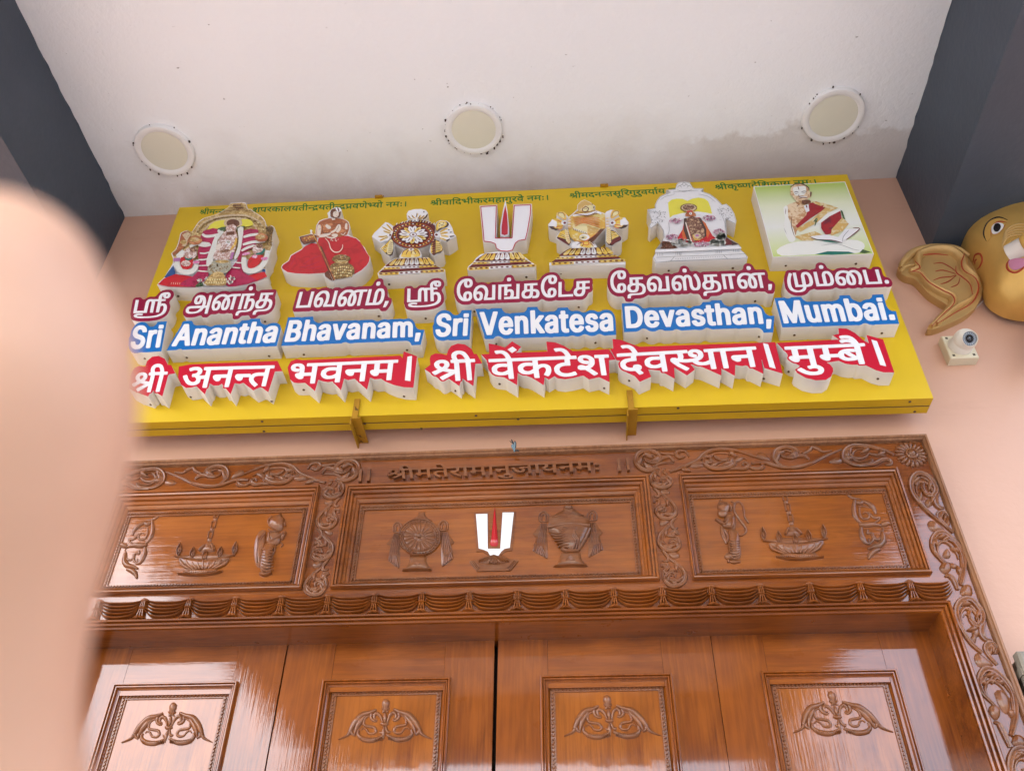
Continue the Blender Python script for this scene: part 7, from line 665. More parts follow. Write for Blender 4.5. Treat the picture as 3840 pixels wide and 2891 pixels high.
a.p('dark', [(1210, 880), (1220, 640), (1330, 640), (1420, 690), (1515, 800), (1500, 845), (1390, 895), (1325, 950), (1260, 940)], sm=1); a.p('lemon', [(1310, 660), (1400, 680), (1470, 760), (1400, 790), (1320, 830)]); a.p('maroon', [(1320, 850), (1410, 790), (1500, 770), (1490, 830), (1370, 900), (1300, 930)]); a.p('cream', [(1210, 860), (1225, 600), (1300, 600), (1310, 880), (1270, 920)], sm=1)
for i in range(8): a.ln('orange', [(1222, 620 + 38 * i), (1262, 634 + 38 * i), (1304, 618 + 38 * i)], 8)
a.ln('brown', [(1320, 700), (1370, 690), (1410, 670)], 8); a.ln('brown', [(1320, 750), (1380, 735), (1440, 715)], 8)
a.p('white', [(530, 950), (560, 880), (660, 860), (720, 920), (1000, 940), (1020, 975), (600, 990)], sm=1); a.p('lemon', [(690, 960), (720, 890), (780, 860), (900, 860), (980, 960), (880, 990)], sm=1)
for pts in ([(640, 930), (700, 900), (760, 880)], [(730, 970), (760, 930), (790, 910)], [(960, 950), (920, 910), (890, 880)], [(1000, 930), (950, 890), (900, 870)]): a.ln('maroon', pts, 13)
a.e('orange', 822, 895, 66, 46); a.e('lemon', 822, 895, 48, 33)
a.q.build('printed_face', INKM, c5)
# 6 marble shrine with a small dark figure
o6 = [(580, 215), (600, 140), (650, 100), (740, 95), (820, 110), (870, 190), (900, 205), (1045, 205), (1000, 245), (1150, 300), (1260, 380), (1320, 440), (1350, 475), (1420, 460), (1490, 520), (1550, 620), (1585, 740), (1570, 785), (1410, 700), (1420, 850), (1430, 1010), (1520, 1060), (1620, 1120), (1665, 1180), (1650, 1210), (1720, 1270), (1770, 1330), (1760, 1360), (500, 1410), (260, 1435), (210, 1345), (250, 1270), (250, 1220), (340, 1100), (390, 1010), (380, 900), (290, 770), (175, 860), (140, 830), (185, 760), (170, 680), (120, 550), (250, 530), (245, 480), (280, 400), (330, 340), (430, 290), (500, 265), (430, 235)]
c6 = cutout([('K5', o6)], 'cutout of a white marble shrine holding a small dark figure', 0)
a = Art('K5'); a.p('marble', scale_about(o6, .985))
for i in range(len(o6)):
    p, q_ = scale_about(o6, .984)[i], scale_about(o6, .984)[(i + 1) % len(o6)]; a.k -= 1; a.ln('line', [p, q_], 7, taper=1)
a.k += 1
a.p('yellow', [(462, 440), (520, 392), (600, 375), (700, 378), (778, 412), (860, 375), (960, 358), (1060, 375), (1120, 420), (1160, 520), (1185, 625), (1090, 605), (940, 585), (700, 610), (540, 650), (490, 690), (470, 560)], sm=1)
for cx, cy in ((690, 160), (760, 160), (725, 130), (650, 180), (810, 180)): a.ln('line', [(cx - 40, cy + 14), (cx, cy - 18), (cx + 40, cy + 14)], 7)
for pts in ([(610, 230), (720, 260), (860, 225)], [(540, 265), (720, 250), (960, 245)], [(330, 400), (420, 340), (560, 310)], [(960, 300), (1120, 340), (1240, 430)], [(470, 760), (480, 900), (440, 1000)], [(1300, 560), (1360, 540), (1420, 560)], [(1340, 640), (1390, 760), (1400, 900)], [(180, 600), (260, 590), (330, 650)], [(230, 720), (310, 710), (380, 730)]): a.ln('line', pts, 6)
a.flakes('line', 40, [(150, 560), (420, 560), (430, 760), (200, 800)], 14, 2); a.flakes('line', 40, [(1240, 500), (1480, 540), (1540, 720), (1300, 690)], 14, 3)
a.p('brown', [(280, 1200), (370, 1070), (480, 1080), (620, 1180), (540, 1200)]); a.flakes('tan', 30, [(350, 1090), (470, 1090), (580, 1170), (360, 1190)], 16, 4); a.p('line', [(270, 1200), (350, 1110), (360, 1150), (330, 1200)]); a.p('maroon', [(1420, 1010), (1500, 1060), (1520, 1130), (1370, 1140)]); a.p('dark', [(1500, 1060), (1620, 1125), (1510, 1140)])
a.e('dgold', 800, 525, 140, 70); a.e('tan', 800, 525, 118, 58); a.e('jewel', 800, 520, 96, 46); a.p('red', [(770, 575), (860, 565), (870, 600), (770, 610)])
a.p('copper', [(770, 600), (880, 595), (920, 660), (750, 665)], sm=2); a.e('white', 832, 618, 22, 22); a.e('maroon', 832, 618, 6, 14)
a.p('red', [(700, 880), (740, 700), (980, 680), (1130, 880), (1190, 980), (1260, 1040), (1100, 1090), (780, 1090), (600, 1060), (650, 960)], sm=1); a.p('orange', [(1010, 720), (1080, 780), (1150, 930), (1110, 1030), (1080, 900)], sm=1); a.p('orange', [(690, 900), (720, 880), (760, 1040), (700, 1020)], sm=1)
a.p('dark', [(720, 700), (790, 690), (780, 900), (850, 1095), (790, 1090), (720, 900)], sm=1); a.p('dark', [(920, 690), (1000, 690), (1090, 880), (1090, 990), (1040, 1030), (1050, 900)], sm=1)
a.p('jewel', [(760, 700), (860, 660), (960, 700), (1060, 900), (1060, 1000), (980, 1060), (880, 1080), (840, 1000), (800, 860)], sm=1); a.ln('skin', [(750, 760), (790, 900), (850, 1090)], 20, taper=.9); a.e('tan', 940, 985, 62, 46); a.e('mauve', 940, 980, 30, 20); a.ln('amber', [(870, 960), (900, 1040), (1000, 1040)], 20)
for cx, cy, rx, ry, sd in ((585, 740, 105, 42, 1), (1140, 690, 100, 42, 2), (1300, 915, 95, 42, 3), (525, 1000, 100, 42, 4), (1010, 1120, 125, 46, 5)):
    el_ = [(cx + rx * math.cos(i * .4488), cy + ry * math.sin(i * .4488)) for i in range(14)]; a.flakes('mag', 26, el_, 16, sd); a.flakes('pink', 70, el_, 17, sd + 9); a.flakes('white', 24, el_, 11, sd + 19)
for cx, cy, rx, ry, sd in ((690, 1100, 180, 62, 6), (1280, 1090, 130, 62, 7), (1330, 990, 80, 60, 8)):
    el_ = [(cx + rx * math.cos(i * .4488), cy + ry * math.sin(i * .4488)) for i in range(14)]; a.flakes('garl', 120, el_, 24, sd); a.flakes('green', 14, el_, 9, sd + 5)
a.p('white', [(250, 1215), (540, 1200), (1360, 1160), (1655, 1165), (1650, 1200), (1370, 1210), (550, 1245), (255, 1255)])
for x0, y0, x1, y1 in ((255, 1258, 545, 1250), (545, 1252, 1360, 1212), (1360, 1212, 1655, 1200), (270, 1340, 560, 1325), (560, 1325, 1370, 1300), (1370, 1300, 1720, 1280), (500, 1405, 1440, 1362), (240, 1425, 500, 1405), (500, 1405, 570, 1320), (1440, 1362, 1370, 1300)): a.ln('line', [(x0, y0), (x1, y1)], 7, taper=1)
for bx, by in ((290, 1290), (590, 1278), (1250, 1250), (1540, 1225)):
    for i in range(4): a.ln('line', [(bx + 28 * i, by - 24), (bx + 28 * i, by + 24)], 6, taper=1)
for i in range(22): a.e('line', 590 + 38 * i, 1362 - 1.8 * i, 9, 4)
a.q.build('printed_face', INKM, c6)
# 7 framed portrait of a seated elder with an open book
o7 = [(65, 100), (925, 55), (1195, 735), (245, 765)]
c7 = cutout([('K6', o7)], 'square box with a portrait of a seated elder reading', 0)
m, t, B, N, L = new_mat('print_portrait_ground'); v = coords(N, L); sp = N.new('ShaderNodeSeparateXYZ'); L.new(v, sp.inputs[0])
z0, z1 = c2('K6', 600, 750, YK)[1], c2('K6', 500, 78, YK)[1]
L.new(ramp(N, L, band(sp.outputs[2], z0, z1), [(0, (.55, .66, .20)), (.12, (.62, .70, .36)), (.4, (.76, .78, .72)), (.7, (.70, .74, .52)), (1, (.36, .50, .06))]), B.inputs['Base Color']); B.inputs['Roughness'].default_value = .35
INKM7 = INKM + [m]
a = Art('K6'); l = cps('K6', scale_about(o7, .985), YK - .0008); a.q.sheet([l], YK - .0008, len(INKM))
a.p('offw', [(280, 700), (380, 640), (560, 610), (900, 600), (1040, 605), (1105, 640), (1100, 690), (1040, 725), (760, 735), (500, 745), (330, 750)], sm=2); a.p('teal', [(640, 738), (760, 708), (960, 712), (1020, 730), (800, 742)], sm=1); a.p('green', [(1090, 690), (1170, 715), (1110, 728), (1060, 722)], sm=1); a.ln('line', [(700, 655), (850, 640), (1000, 690), (1060, 700)], 4)
a.p('face', [(350, 300), (400, 265), (480, 240), (600, 240), (640, 300), (560, 420), (470, 520), (450, 600), (380, 560), (350, 470), (365, 380)], sm=1); a.p('offw', [(345, 300), (385, 285), (390, 390), (440, 500), (460, 600), (400, 620), (350, 500), (360, 400)], sm=2); a.ln('maroon', [(368, 308), (366, 360)], 6); a.ln('line', [(350, 490), (375, 545)], 4); a.ln('brown', [(425, 380), (420, 470), (450, 570)], 7)
a.ln('face', [(460, 575), (540, 565), (600, 540)], 26); a.p('ochre', [(450, 570), (640, 520), (720, 560), (620, 610), (520, 610)], sm=1)
a.p('shawl', [(590, 260), (650, 240), (800, 285), (740, 310), (600, 400), (480, 490), (460, 470), (560, 370)], sm=1); a.p('ochre', [(610, 240), (720, 255), (860, 300), (800, 330), (660, 440), (500, 530), (465, 500), (600, 420), (740, 300), (640, 262)], sm=1); a.p('offw', [(880, 310), (760, 350), (660, 440), (690, 450), (780, 380), (895, 325)])
a.p('shawl', [(700, 440), (780, 380), (880, 330), (895, 410), (820, 480), (790, 545), (740, 555), (700, 490)], sm=1); a.p('ochre', [(900, 390), (960, 450), (900, 520), (790, 565), (800, 500)], sm=1); a.p('green', [(880, 318), (900, 330), (930, 415), (905, 400)]); a.ln('green', [(620, 450), (660, 400), (640, 470)], 14); a.ln('shawl', [(610, 300), (680, 300), (720, 280)], 20)
a.p('white', [(535, 280), (580, 265), (590, 330), (560, 345), (545, 305)]); a.ln('maroon', [(560, 275), (566, 300)], 14); a.ln('maroon', [(490, 270), (470, 290)], 5)
a.p('white', [(590, 570), (740, 550), (860, 575), (930, 500), (1060, 495), (1000, 560), (930, 600), (900, 625), (800, 600), (660, 595)], sm=1); a.ln('maroon', [(590, 568), (660, 598), (800, 605), (900, 630)], 7); a.ln('maroon', [(1000, 488), (1062, 496), (990, 560), (935, 600)], 9); a.p('teal', [(650, 598), (800, 610), (880, 632), (780, 622)]); a.ln('line', [(900, 620), (910, 570), (960, 510)], 5)
a.p('face', [(412, 150), (418, 110), (460, 82), (530, 80), (575, 105), (590, 150), (605, 160), (600, 200), (575, 215), (560, 250), (510, 262), (460, 235), (430, 190)], sm=2); a.p('offw', [(440, 110), (540, 95), (560, 130), (540, 180), (460, 185), (440, 150)], sm=2); a.ln('dark', [(410, 110), (450, 80), (520, 76), (580, 110), (585, 140)], 10); a.ln('maroon', [(482, 98), (492, 132)], 8); a.p('brown', [(598, 150), (612, 155), (605, 195), (595, 190)], sm=2); a.p('face', [(408, 162), (422, 168), (426, 185), (412, 180)])
a.ln('dark', [(445, 158), (465, 148), (488, 156)], 6); a.ln('dark', [(512, 154), (540, 144), (565, 150)], 6); a.ln('dark', [(452, 168), (478, 166)], 5); a.ln('dark', [(522, 164), (552, 160)], 5); a.ln('brown', [(492, 170), (490, 190), (510, 194), (535, 186)], 5); a.ln('brown', [(495, 212), (530, 202), (570, 208)], 8); a.ln('white', [(492, 204), (530, 196), (570, 200)], 7); a.p('brown', [(520, 232), (590, 225), (600, 255), (530, 262)], sm=2)
a.q.build('printed_face', INKM7, c7)
# ------------------------------------------------------------------ carved doorway
YF, YD = 2.150, 2.260                          # face of the frame, face of the door leaves
CX = (OX0 + OX1) / 2
frame = thing('door_frame', 'carved dark teak doorway surround with scrollwork, swags and three picture panels', 'door frame', (CX, YF, 1.5))
RZ = .1375                                     # rim and band edges worked from the outside in
PZ0, PZ1 = 2.682, 3.0195
PAN = [((-1.363, -.738, PZ0, PZ1), (-1.3155, -.767, 2.707, 2.9645), (-1.305, -.785, 2.7165, 2.934)),
       ((-.6585, .2355, PZ0, PZ1), (-.614, .1900, 2.707, 2.9645), (-.594, .1735, 2.7185, 2.933)),
       ((.3230, .9440, PZ0, PZ1), (.3445, .9035, 2.708, 2.9690), (.3580, .8835, 2.7185, 2.938))]
BX0, BX1, BZ1 = FX0 + .016, FX1 - .016, FZ - .018
q = MB()
def rc(x0, x1, z0, z1): return [(x0, z0), (x1, z0), (x1, z1), (x0, z1)]
q.sheet([rc(BX0, BX1, OZ + .001, BZ1)] + [rc(*[(r0[i] + r1[i]) / 2 for i in range(4)])[::-1] for r0, r1, r2 in PAN], YF + .006)
q.walls(rc(BX0, BX1, OZ + .001, BZ1), YF + .006, YW + .06); q.sheet([rc(BX0, BX1, OZ + .001, BZ1)], YF + .034)
lin = q.build('lintel', wood_h, frame)
for x0, x1 in ((BX0, OX0 - .0005), (OX1 + .0005, BX1)):
    q = MB(); q.box(x0, x1, YF + .0055, YW + .06, 0, OZ + .0008); q.build('jamb', wood_v, frame)
# raised rim round the outside, worn pale on its edge
rim_m = wood('worn_rim', (.20, .075, .03), (.36, .17, .08), 'z', rough=.5, coat=.3, crough=.2, dust=.3)
q = MB()
q.rects((FX0, FX1, -.02, FZ), (BX0, BX1, -.02, BZ1), [(0, YW + .02), (0, YF - .010), (.12, YF - .014), (.45, YF - .014), (.55, YF - .008), (.75, YF - .004), (.78, YF + .008), (1.0, YF + .0055)], sides='lrt')
q.build('outer_rim', rim_m, frame)
# reeded edge next to the opening
q = MB(); rp = [(0, YF + .0056)]
for i in range(3):
    a0 = .04 + .32 * i
    rp += [(a0, YF + .002), (a0 + .05, YF - .006 + .002 * i), (a0 + .14, YF - .009 + .002 * i), (a0 + .23, YF - .006 + .002 * i), (a0 + .28, YF + .003)]
rp += [(1, YF + .001), (1, YF + .0095)]
q.rects((OX0 - .036, OX1 + .036, -.03, OZ + .033), (OX0, OX1, -.03, OZ), rp, sides='lrt')
q.build('reeded_edge', wood_h, frame)
# the deep reveal between frame face and door leaves
q = MB(); q.rects((OX0, OX1, -.04, OZ), (OX0 - .0, OX1 + .0, -.04, OZ - .0), [(0, YF + .0094), (1, YD + .05)], sides='lrt'); q.build('reveal', wood_h, frame)
# three framed panels
YP = YF + .020                                 # face of the picture panels (the varnished panels lean a little)
mp = [(0, YF + .0055), (0, YF - .006), (.06, YF - .011), (.18, YF - .0115), (.205, YF - .006), (.24, YF - .006), (.265, YF - .011), (.36, YF - .010), (.39, YF - .003), (.44, YF - .003), (.465, YF - .008), (.58, YF - .005), (.615, YF + .002), (.66, YF + .001), (.78, YF + .004), (.82, YF + .009), (.94, YF + .011), (1.0, YF + .014), (1.0, YP)]
def beads(q, r, Y, step=.0092, rr=.0045):
    x0, x1, z0, z1 = r
    def bead(x, z, dx, dz):
        a, b = (dx * .9 + dz * .45, dz * .9 + dx * .45), (-dz * .55 + dx * .1, dx * .55 + dz * .1)
        ring = [q.pt(x + rr * (math.cos(t) * a[0] + math.sin(t) * b[0]), Y, z + rr * (math.cos(t) * a[1] + math.sin(t) * b[1])) for t in (i * math.pi / 3 for i in range(6))]
        r2 = [q.pt(x + .6 * rr * (math.cos(t) * a[0] + math.sin(t) * b[0]), Y - rr * .75, z + .6 * rr * (math.cos(t) * a[1] + math.sin(t) * b[1])) for t in (i * math.pi / 3 for i in range(6))]
        for i in range(6): q.face([ring[i], ring[(i + 1) % 6], r2[(i + 1) % 6], r2[i]], 0, True)
        q.face(r2, 0, True)
    for (ax, az, bx, bz) in ((x0, z1, x1, z1), (x0, z0, x1, z0), (x0, z0, x0, z1), (x1, z0, x1, z1)):
        L = math.hypot(bx - ax, bz - az); k = int(L / step); dx, dz = (bx - ax) / L, (bz - az) / L
        for i in range(k + 1): t = L * i / k; bead(ax + dx * t, az + dz * t, dx, dz)
def frame_panel(r0, r1, r2, top, label):
    q = MB(); q.rects(r0, r1, mp, sides='lrtb'); q.build('panel_moulding', wood_d if top else wood_v, frame)
    q = MB(); q.sheet([[(r1[0], r1[2]), (r1[1], r1[2]), (r1[1], r1[3]), (r1[0], r1[3])]], YP - .0005); pn = q.build('picture_panel', wood_p, frame, label)
    mid = [(r1[i] + r2[i]) / 2 for i in range(4)]; w_ = min(abs(r1[i] - r2[i]) for i in range(4))
    q = MB(); q.rects([mid[0] - .006, mid[1] + .006, mid[2] - .005, mid[3] + .008], [mid[0] + .006, mid[1] - .006, mid[2] + .005, mid[3] - .008], [(0, YP - .0006), (0, YP - .005), (1, YP - .005), (1, YP - .0006)])
    beads(q, mid, YP - .005, .0088, .0054); q.build('bead_border', wood_c, pn); return pn
p_left = frame_panel(*PAN[0], True, 'panel with a hanging lamp and a winged figure')
p_mid = frame_panel(*PAN[1], True, 'panel with the wheel, white mark and conch')
p_right = frame_panel(*PAN[2], True, 'panel with a hanging lamp and a tailed figure')
# scrolling vines
YG = YF + .0058
def vine(q, cr, items, Y=YG, k=1.0):
    u = px(cr, Y) * k
    for it in items:
        if it[0] == 's':
            q.stroke(cps(cr, it[1], Y), it[2] * u * 1.9, it[2] * u * (it[3] if len(it) > 3 else 1.1), Y, w1=.35, n=4, k=8, w0=.7, g=.5 if it[2] > 19 else 0)
            if it[2] >= 22 and len(it[1]) > 6:     # the inner rim that runs along each scroll
                mx = (min(p_[0] for p_ in it[1]) + max(p_[0] for p_ in it[1])) / 2; my = (min(p_[1] for p_ in it[1]) + max(p_[1] for p_ in it[1])) / 2
                q.stroke(cps(cr, [(mx + (x_ - mx) * .66, my + (y_ - my) * .66) for x_, y_ in it[1][2:]], Y), it[2] * u * .95, it[2] * u * .7, Y, w1=.3, n=4, k=5, w0=.5)
            if it[2] >= 22 and len(it[1]) > 6:     # leaf lobes on the outside of the scroll
                n_ = len(it[1])
                for fr in (.12, .3, .48, .66):
                    k_ = max(1, min(n_ - 2, round(fr * (n_ - 1)))); p_ = it[1][k_]; a_, b_ = it[1][k_ - 1], it[1][k_ + 1]; tx, ty = b_[0] - a_[0], b_[1] - a_[1]; tl = math.hypot(tx, ty) or 1; tx, ty = tx / tl, ty / tl
                    nx_, ny_ = -ty, tx
                    if nx_ * (p_[0] - mx) + ny_ * (p_[1] - my) > 0: nx_, ny_ = -nx_, -ny_
                    w_ = it[2] * 1.45; o_ = lambda a, b: (p_[0] + nx_ * a * w_ + tx * b * w_, p_[1] + ny_ * a * w_ + ty * b * w_)
                    q.dome(cps(cr, [o_(.2, -.7), o_(.9, -.5), o_(1.5, .3), o_(1.7, 1.3), o_(1.0, .9), o_(.3, .6)], Y), w_ * u * .8, Y, rings=3, n=2)
        elif it[0] == 'l': q.dome(cps(cr, it[1], Y), it[2] * u * 1.1, Y, rings=3, n=2)
        elif it[0] == 'b':
            x, y, r = it[1]; q.dome(cps(cr, [(x + r * math.cos(i * .7854), y + r * math.sin(i * .7854)) for i in range(8)], Y), r * u * .8, Y, rings=3, n=1)
def mirror(q): q.xf = lambda x, y, z: (2 * CX - x, y, z)
STRIP = [('s', [(165, 70), (100, 115), (66, 190), (92, 258), (150, 292), (230, 300), (300, 272), (326, 222), (300, 172), (240, 160), (200, 182), (190, 225)], 30), ('s', [(120, 235), (160, 262), (205, 250), (215, 210)], 26), ('s', [(215, 195), (250, 178), (295, 215)], 18), ('s', [(270, 130), (235, 110), (225, 75), (250, 60)], 22), ('s', [(150, 75), (110, 150), (100, 200)], 14), ('s', [(140, 80), (160, 130), (185, 160)], 16),
         ('l', [(185, 330), (250, 315), (305, 340), (300, 375), (240, 385), (195, 360)], 20), ('s', [(105, 305), (150, 345), (175, 385), (150, 410), (105, 400)], 26), ('s', [(200, 370), (290, 445), (365, 525), (382, 595), (352, 655), (275, 690), (195, 672), (142, 612), (150, 560), (200, 532), (250, 552), (240, 592), (205, 590)], 30), ('s', [(235, 620), (290, 635), (350, 605)], 24), ('s', [(190, 515), (240, 515), (270, 480)], 22), ('s', [(112, 490), (120, 455), (165, 452), (172, 500), (125, 555), (115, 615)], 22), ('s', [(215, 390), (270, 470), (345, 555)], 12), ('b', (222, 575, 16)),
         ('l', [(170, 740), (200, 700), (280, 700), (285, 735), (240, 770), (190, 775)], 20), ('s', [(375, 675), (325, 735), (335, 790), (375, 810), (405, 790)], 26), ('s', [(310, 760), (235, 830), (178, 900), (168, 975), (208, 1048), (290, 1085), (370, 1078), (425, 1030), (420, 970), (362, 938), (302, 955), (295, 995)], 30), ('s', [(200, 1010), (265, 1045), (325, 1020), (330, 985)], 24), ('s', [(310, 985), (350, 965), (405, 1000)], 18), ('s', [(250, 880), (300, 900), (360, 900), (330, 860), (370, 835), (415, 860), (420, 885)], 22), ('s', [(375, 905), (425, 950), (445, 1015)], 20), ('s', [(300, 790), (235, 860), (190, 950)], 12),
         ('l', [(285, 1110), (350, 1095), (425, 1120), (425, 1165), (360, 1190), (310, 1160)], 22), ('s', [(205, 1070), (245, 1120), (285, 1170), (270, 1215), (205, 1205)], 26), ('s', [(310, 1190), (405, 1258), (480, 1345), (500, 1420), (462, 1490), (380, 1528), (300, 1515), (248, 1455), (258, 1390), (318, 1352), (370, 1372), (365, 1415)], 32), ('s', [(345, 1440), (410, 1460), (470, 1415)], 26), ('s', [(210, 1285), (215, 1255), (262, 1255), (285, 1295), (235, 1340), (215, 1410), (225, 1460)], 24), ('s', [(300, 1330), (350, 1330), (390, 1300)], 22), ('s', [(335, 1210), (400, 1290), (470, 1370)], 12), ('s', [(285, 1420), (310, 1385), (340, 1400)], 16)]
q = MB(); vine(q, 'V', STRIP); q.build('scroll_strip', wood_c, frame)
q = MB(); mirror(q); vine(q, 'V', STRIP); q.build('scroll_strip', wood_c, frame)
BAND = [('s', [(212, 150), (150, 172), (90, 158), (50, 112), (60, 52), (130, 22), (205, 45), (228, 88), (180, 112), (125, 98), (112, 70)], 26), ('s', [(210, 95), (260, 75), (300, 70), (330, 105)], 22), ('s', [(170, 150), (215, 120), (290, 110), (330, 118)], 14), ('s', [(300, 178), (400, 142), (505, 95), (555, 45), (640, 14), (760, 15), (870, 45), (985, 85)], 22), ('l', [(442, 120), (480, 95), (545, 105), (555, 135), (500, 152), (455, 145)], 16), ('s', [(560, 60), (555, 115), (615, 155), (715, 152), (772, 118), (745, 88), (690, 92), (640, 75), (625, 45)], 24), ('s', [(620, 45), (600, 80), (640, 110), (700, 100)], 14), ('l', [(770, 85), (810, 62), (850, 70), (820, 100), (780, 112)], 14), ('s', [(740, 160), (800, 155), (850, 158), (885, 130), (850, 110), (835, 130)], 20), ('s', [(885, 140), (930, 160), (980, 150), (985, 118), (955, 110)], 20), ('s', [(410, 60), (370, 75), (345, 45), (375, 25), (420, 30), (440, 65)], 20), ('s', [(230, 40), (300, 45), (350, 50)], 16),
        ('l', [(940, 60), (965, 30), (1010, 50), (1045, 95), (1000, 90)], 14), ('s', [(905, 118), (1000, 112), (1095, 138), (1200, 150), (1330, 122), (1450, 62), (1570, 10)], 20), ('s', [(1125, 138), (1072, 85), (1085, 25), (1150, -2), (1225, 12), (1245, 50), (1200, 75), (1140, 68), (1115, 40)], 24), ('s', [(1240, 65), (1290, 60), (1330, 85)], 22), ('s', [(1280, 45), (1330, 20), (1350, -5), (1400, 10), (1430, 30), (1500, 20)], 18), ('l', [(1480, 100), (1530, 70), (1580, 85), (1570, 115), (1510, 120)], 16),
        ('s', [(1955, 52), (1880, 18), (1760, -8), (1650, -12), (1590, 30), (1595, 92), (1680, 130), (1780, 112), (1800, 85)], 24), ('s', [(1640, -5), (1630, 45), (1680, 80), (1740, 72), (1770, 45)], 18), ('s', [(1700, 135), (1800, 125), (1870, 92), (1920, 90), (1935, 120), (1895, 128)], 22), ('s', [(1770, 40), (1830, 55), (1900, 60)], 14)]
q = MB(); vine(q, 'L', BAND, k=.95); q.build('scroll_band', wood_c, frame)
q = MB(); mirror(q); vine(q, 'L', BAND, k=.95); q.build('scroll_band', wood_c, frame)
JAMB = [('s', [(480, 655), (335, 545), (205, 405), (142, 285), (140, 180), (200, 112), (290, 122), (375, 200), (412, 295), (372, 352), (300, 338), (262, 265), (268, 225), (222, 195), (178, 235)], 38), ('s', [(185, 175), (255, 150), (330, 195), (365, 270)], 18), ('l', [(290, 430), (320, 390), (400, 380), (395, 440), (330, 488), (305, 470)], 22), ('s', [(435, 320), (410, 390), (420, 450), (465, 495), (500, 490)], 40), ('s', [(605, 765), (525, 695), (448, 610), (440, 560), (490, 535), (540, 575), (545, 630), (515, 630)], 30), ('l', [(318, 680), (345, 630), (430, 650), (520, 740), (450, 750), (370, 755)], 26),
        ('s', [(690, 1350), (722, 1210), (722, 1060), (682, 950), (600, 845), (505, 772), (425, 778), (372, 855), (385, 965), (460, 1060), (525, 1130), (545, 1200)], 38), ('s', [(430, 850), (470, 810), (540, 815), (620, 890), (660, 960)], 16), ('s', [(495, 870), (545, 835), (610, 870), (670, 960)], 34), ('l', [(490, 1000), (540, 940), (580, 1010), (560, 1055), (500, 1045)], 22), ('l', [(450, 1150), (500, 1090), (570, 1100), (585, 1180), (520, 1230), (470, 1200)], 28), ('l', [(560, 1100), (640, 1120), (660, 1165), (590, 1160)], 20), ('s', [(655, 1400), (610, 1290), (555, 1245), (515, 1255)], 34), ('l', [(680, 1420), (720, 1350), (800, 1350), (825, 1440), (790, 1480), (700, 1465)], 26), ('s', [(680, 1000), (700, 1150), (660, 1330)], 18)]
JAMB2 = [('s', [(440, 595), (335, 505), (232, 335), (205, 205), (258, 122), (345, 122), (432, 225), (435, 318), (385, 350), (320, 262), (325, 215), (270, 195), (240, 235)], 34), ('s', [(250, 170), (320, 160), (395, 235), (415, 290)], 16), ('l', [(340, 400), (360, 365), (420, 370), (420, 430), (380, 465), (350, 440)], 20), ('s', [(450, 320), (430, 400), (460, 470), (525, 490)], 36), ('s', [(575, 705), (490, 610), (468, 545), (505, 510), (560, 530), (575, 590), (540, 600)], 28), ('l', [(362, 640), (400, 592), (470, 640), (545, 710), (480, 740), (400, 720)], 24),
         ('s', [(700, 1345), (742, 1160), (722, 970), (645, 845), (545, 762), (455, 752), (408, 845), (440, 955), (525, 1045), (592, 1120)], 34), ('s', [(450, 870), (490, 795), (570, 800), (650, 880)], 16), ('s', [(515, 870), (555, 815), (620, 850), (690, 950)], 32), ('l', [(545, 960), (620, 930), (690, 1010), (685, 1140), (620, 1130)], 26), ('l', [(490, 1120), (530, 1060), (600, 1090), (600, 1170), (550, 1210)], 26), ('s', [(690, 1450), (640, 1335), (590, 1240), (545, 1225)], 32), ('l', [(700, 1400), (740, 1330), (819, 1360), (840, 1440), (750, 1450)], 24), ('s', [(700, 1000), (720, 1150), (690, 1300)], 16),
         ('s', [(840, 2000), (740, 1820), (688, 1660), (700, 1540), (750, 1470), (840, 1480), (920, 1580), (930, 1680), (870, 1720), (800, 1640)], 36)]
q = MB(); vine(q, 'W', JAMB); vine(q, 'W2', JAMB2); q.build('jamb_scroll', wood_c, frame)
q = MB(); mirror(q); vine(q, 'W', JAMB); vine(q, 'W2', JAMB2); q.build('jamb_scroll', wood_c, frame)
# rosettes in the corners
def rosette(q):
    cx, cz = c2('H', 1603, 152, YG); R = .043
    for i in range(18):
        an = 2 * math.pi * i / 18; f = lambda r, o: (cx + r * math.cos(an) - o * math.sin(an), cz + r * math.sin(an) + o * math.cos(an))
        q.dome([f(.014, -.003), f(.032, -.0066), f(R, -.005), f(R + .004, 0), f(R, .005), f(.032, .0066), f(.014, .003)], .009, YG, rings=3, n=2)
    c = Matrix.Translation((cx, YG, cz)) @ Matrix.Rotation(math.pi / 2, 4, 'X')
    q.lathe([(.0185, 0), (.0175, .010), (.013, .0125), (.0115, .009), (.009, .013), (.004, .016), (.0003, .0165)], c, n=24, cap=False)
q = MB(); rosette(q); q.build('rosette', wood_c, frame)
q = MB(); mirror(q); rosette(q); q.build('rosette', wood_c, frame)
# raised lettering in the middle of the top band
q = MB(); q.letters(word_loops('carved', 0, YG - .012), YG - .012, YG + .001); q.build('carved_lettering', wood_c, frame)
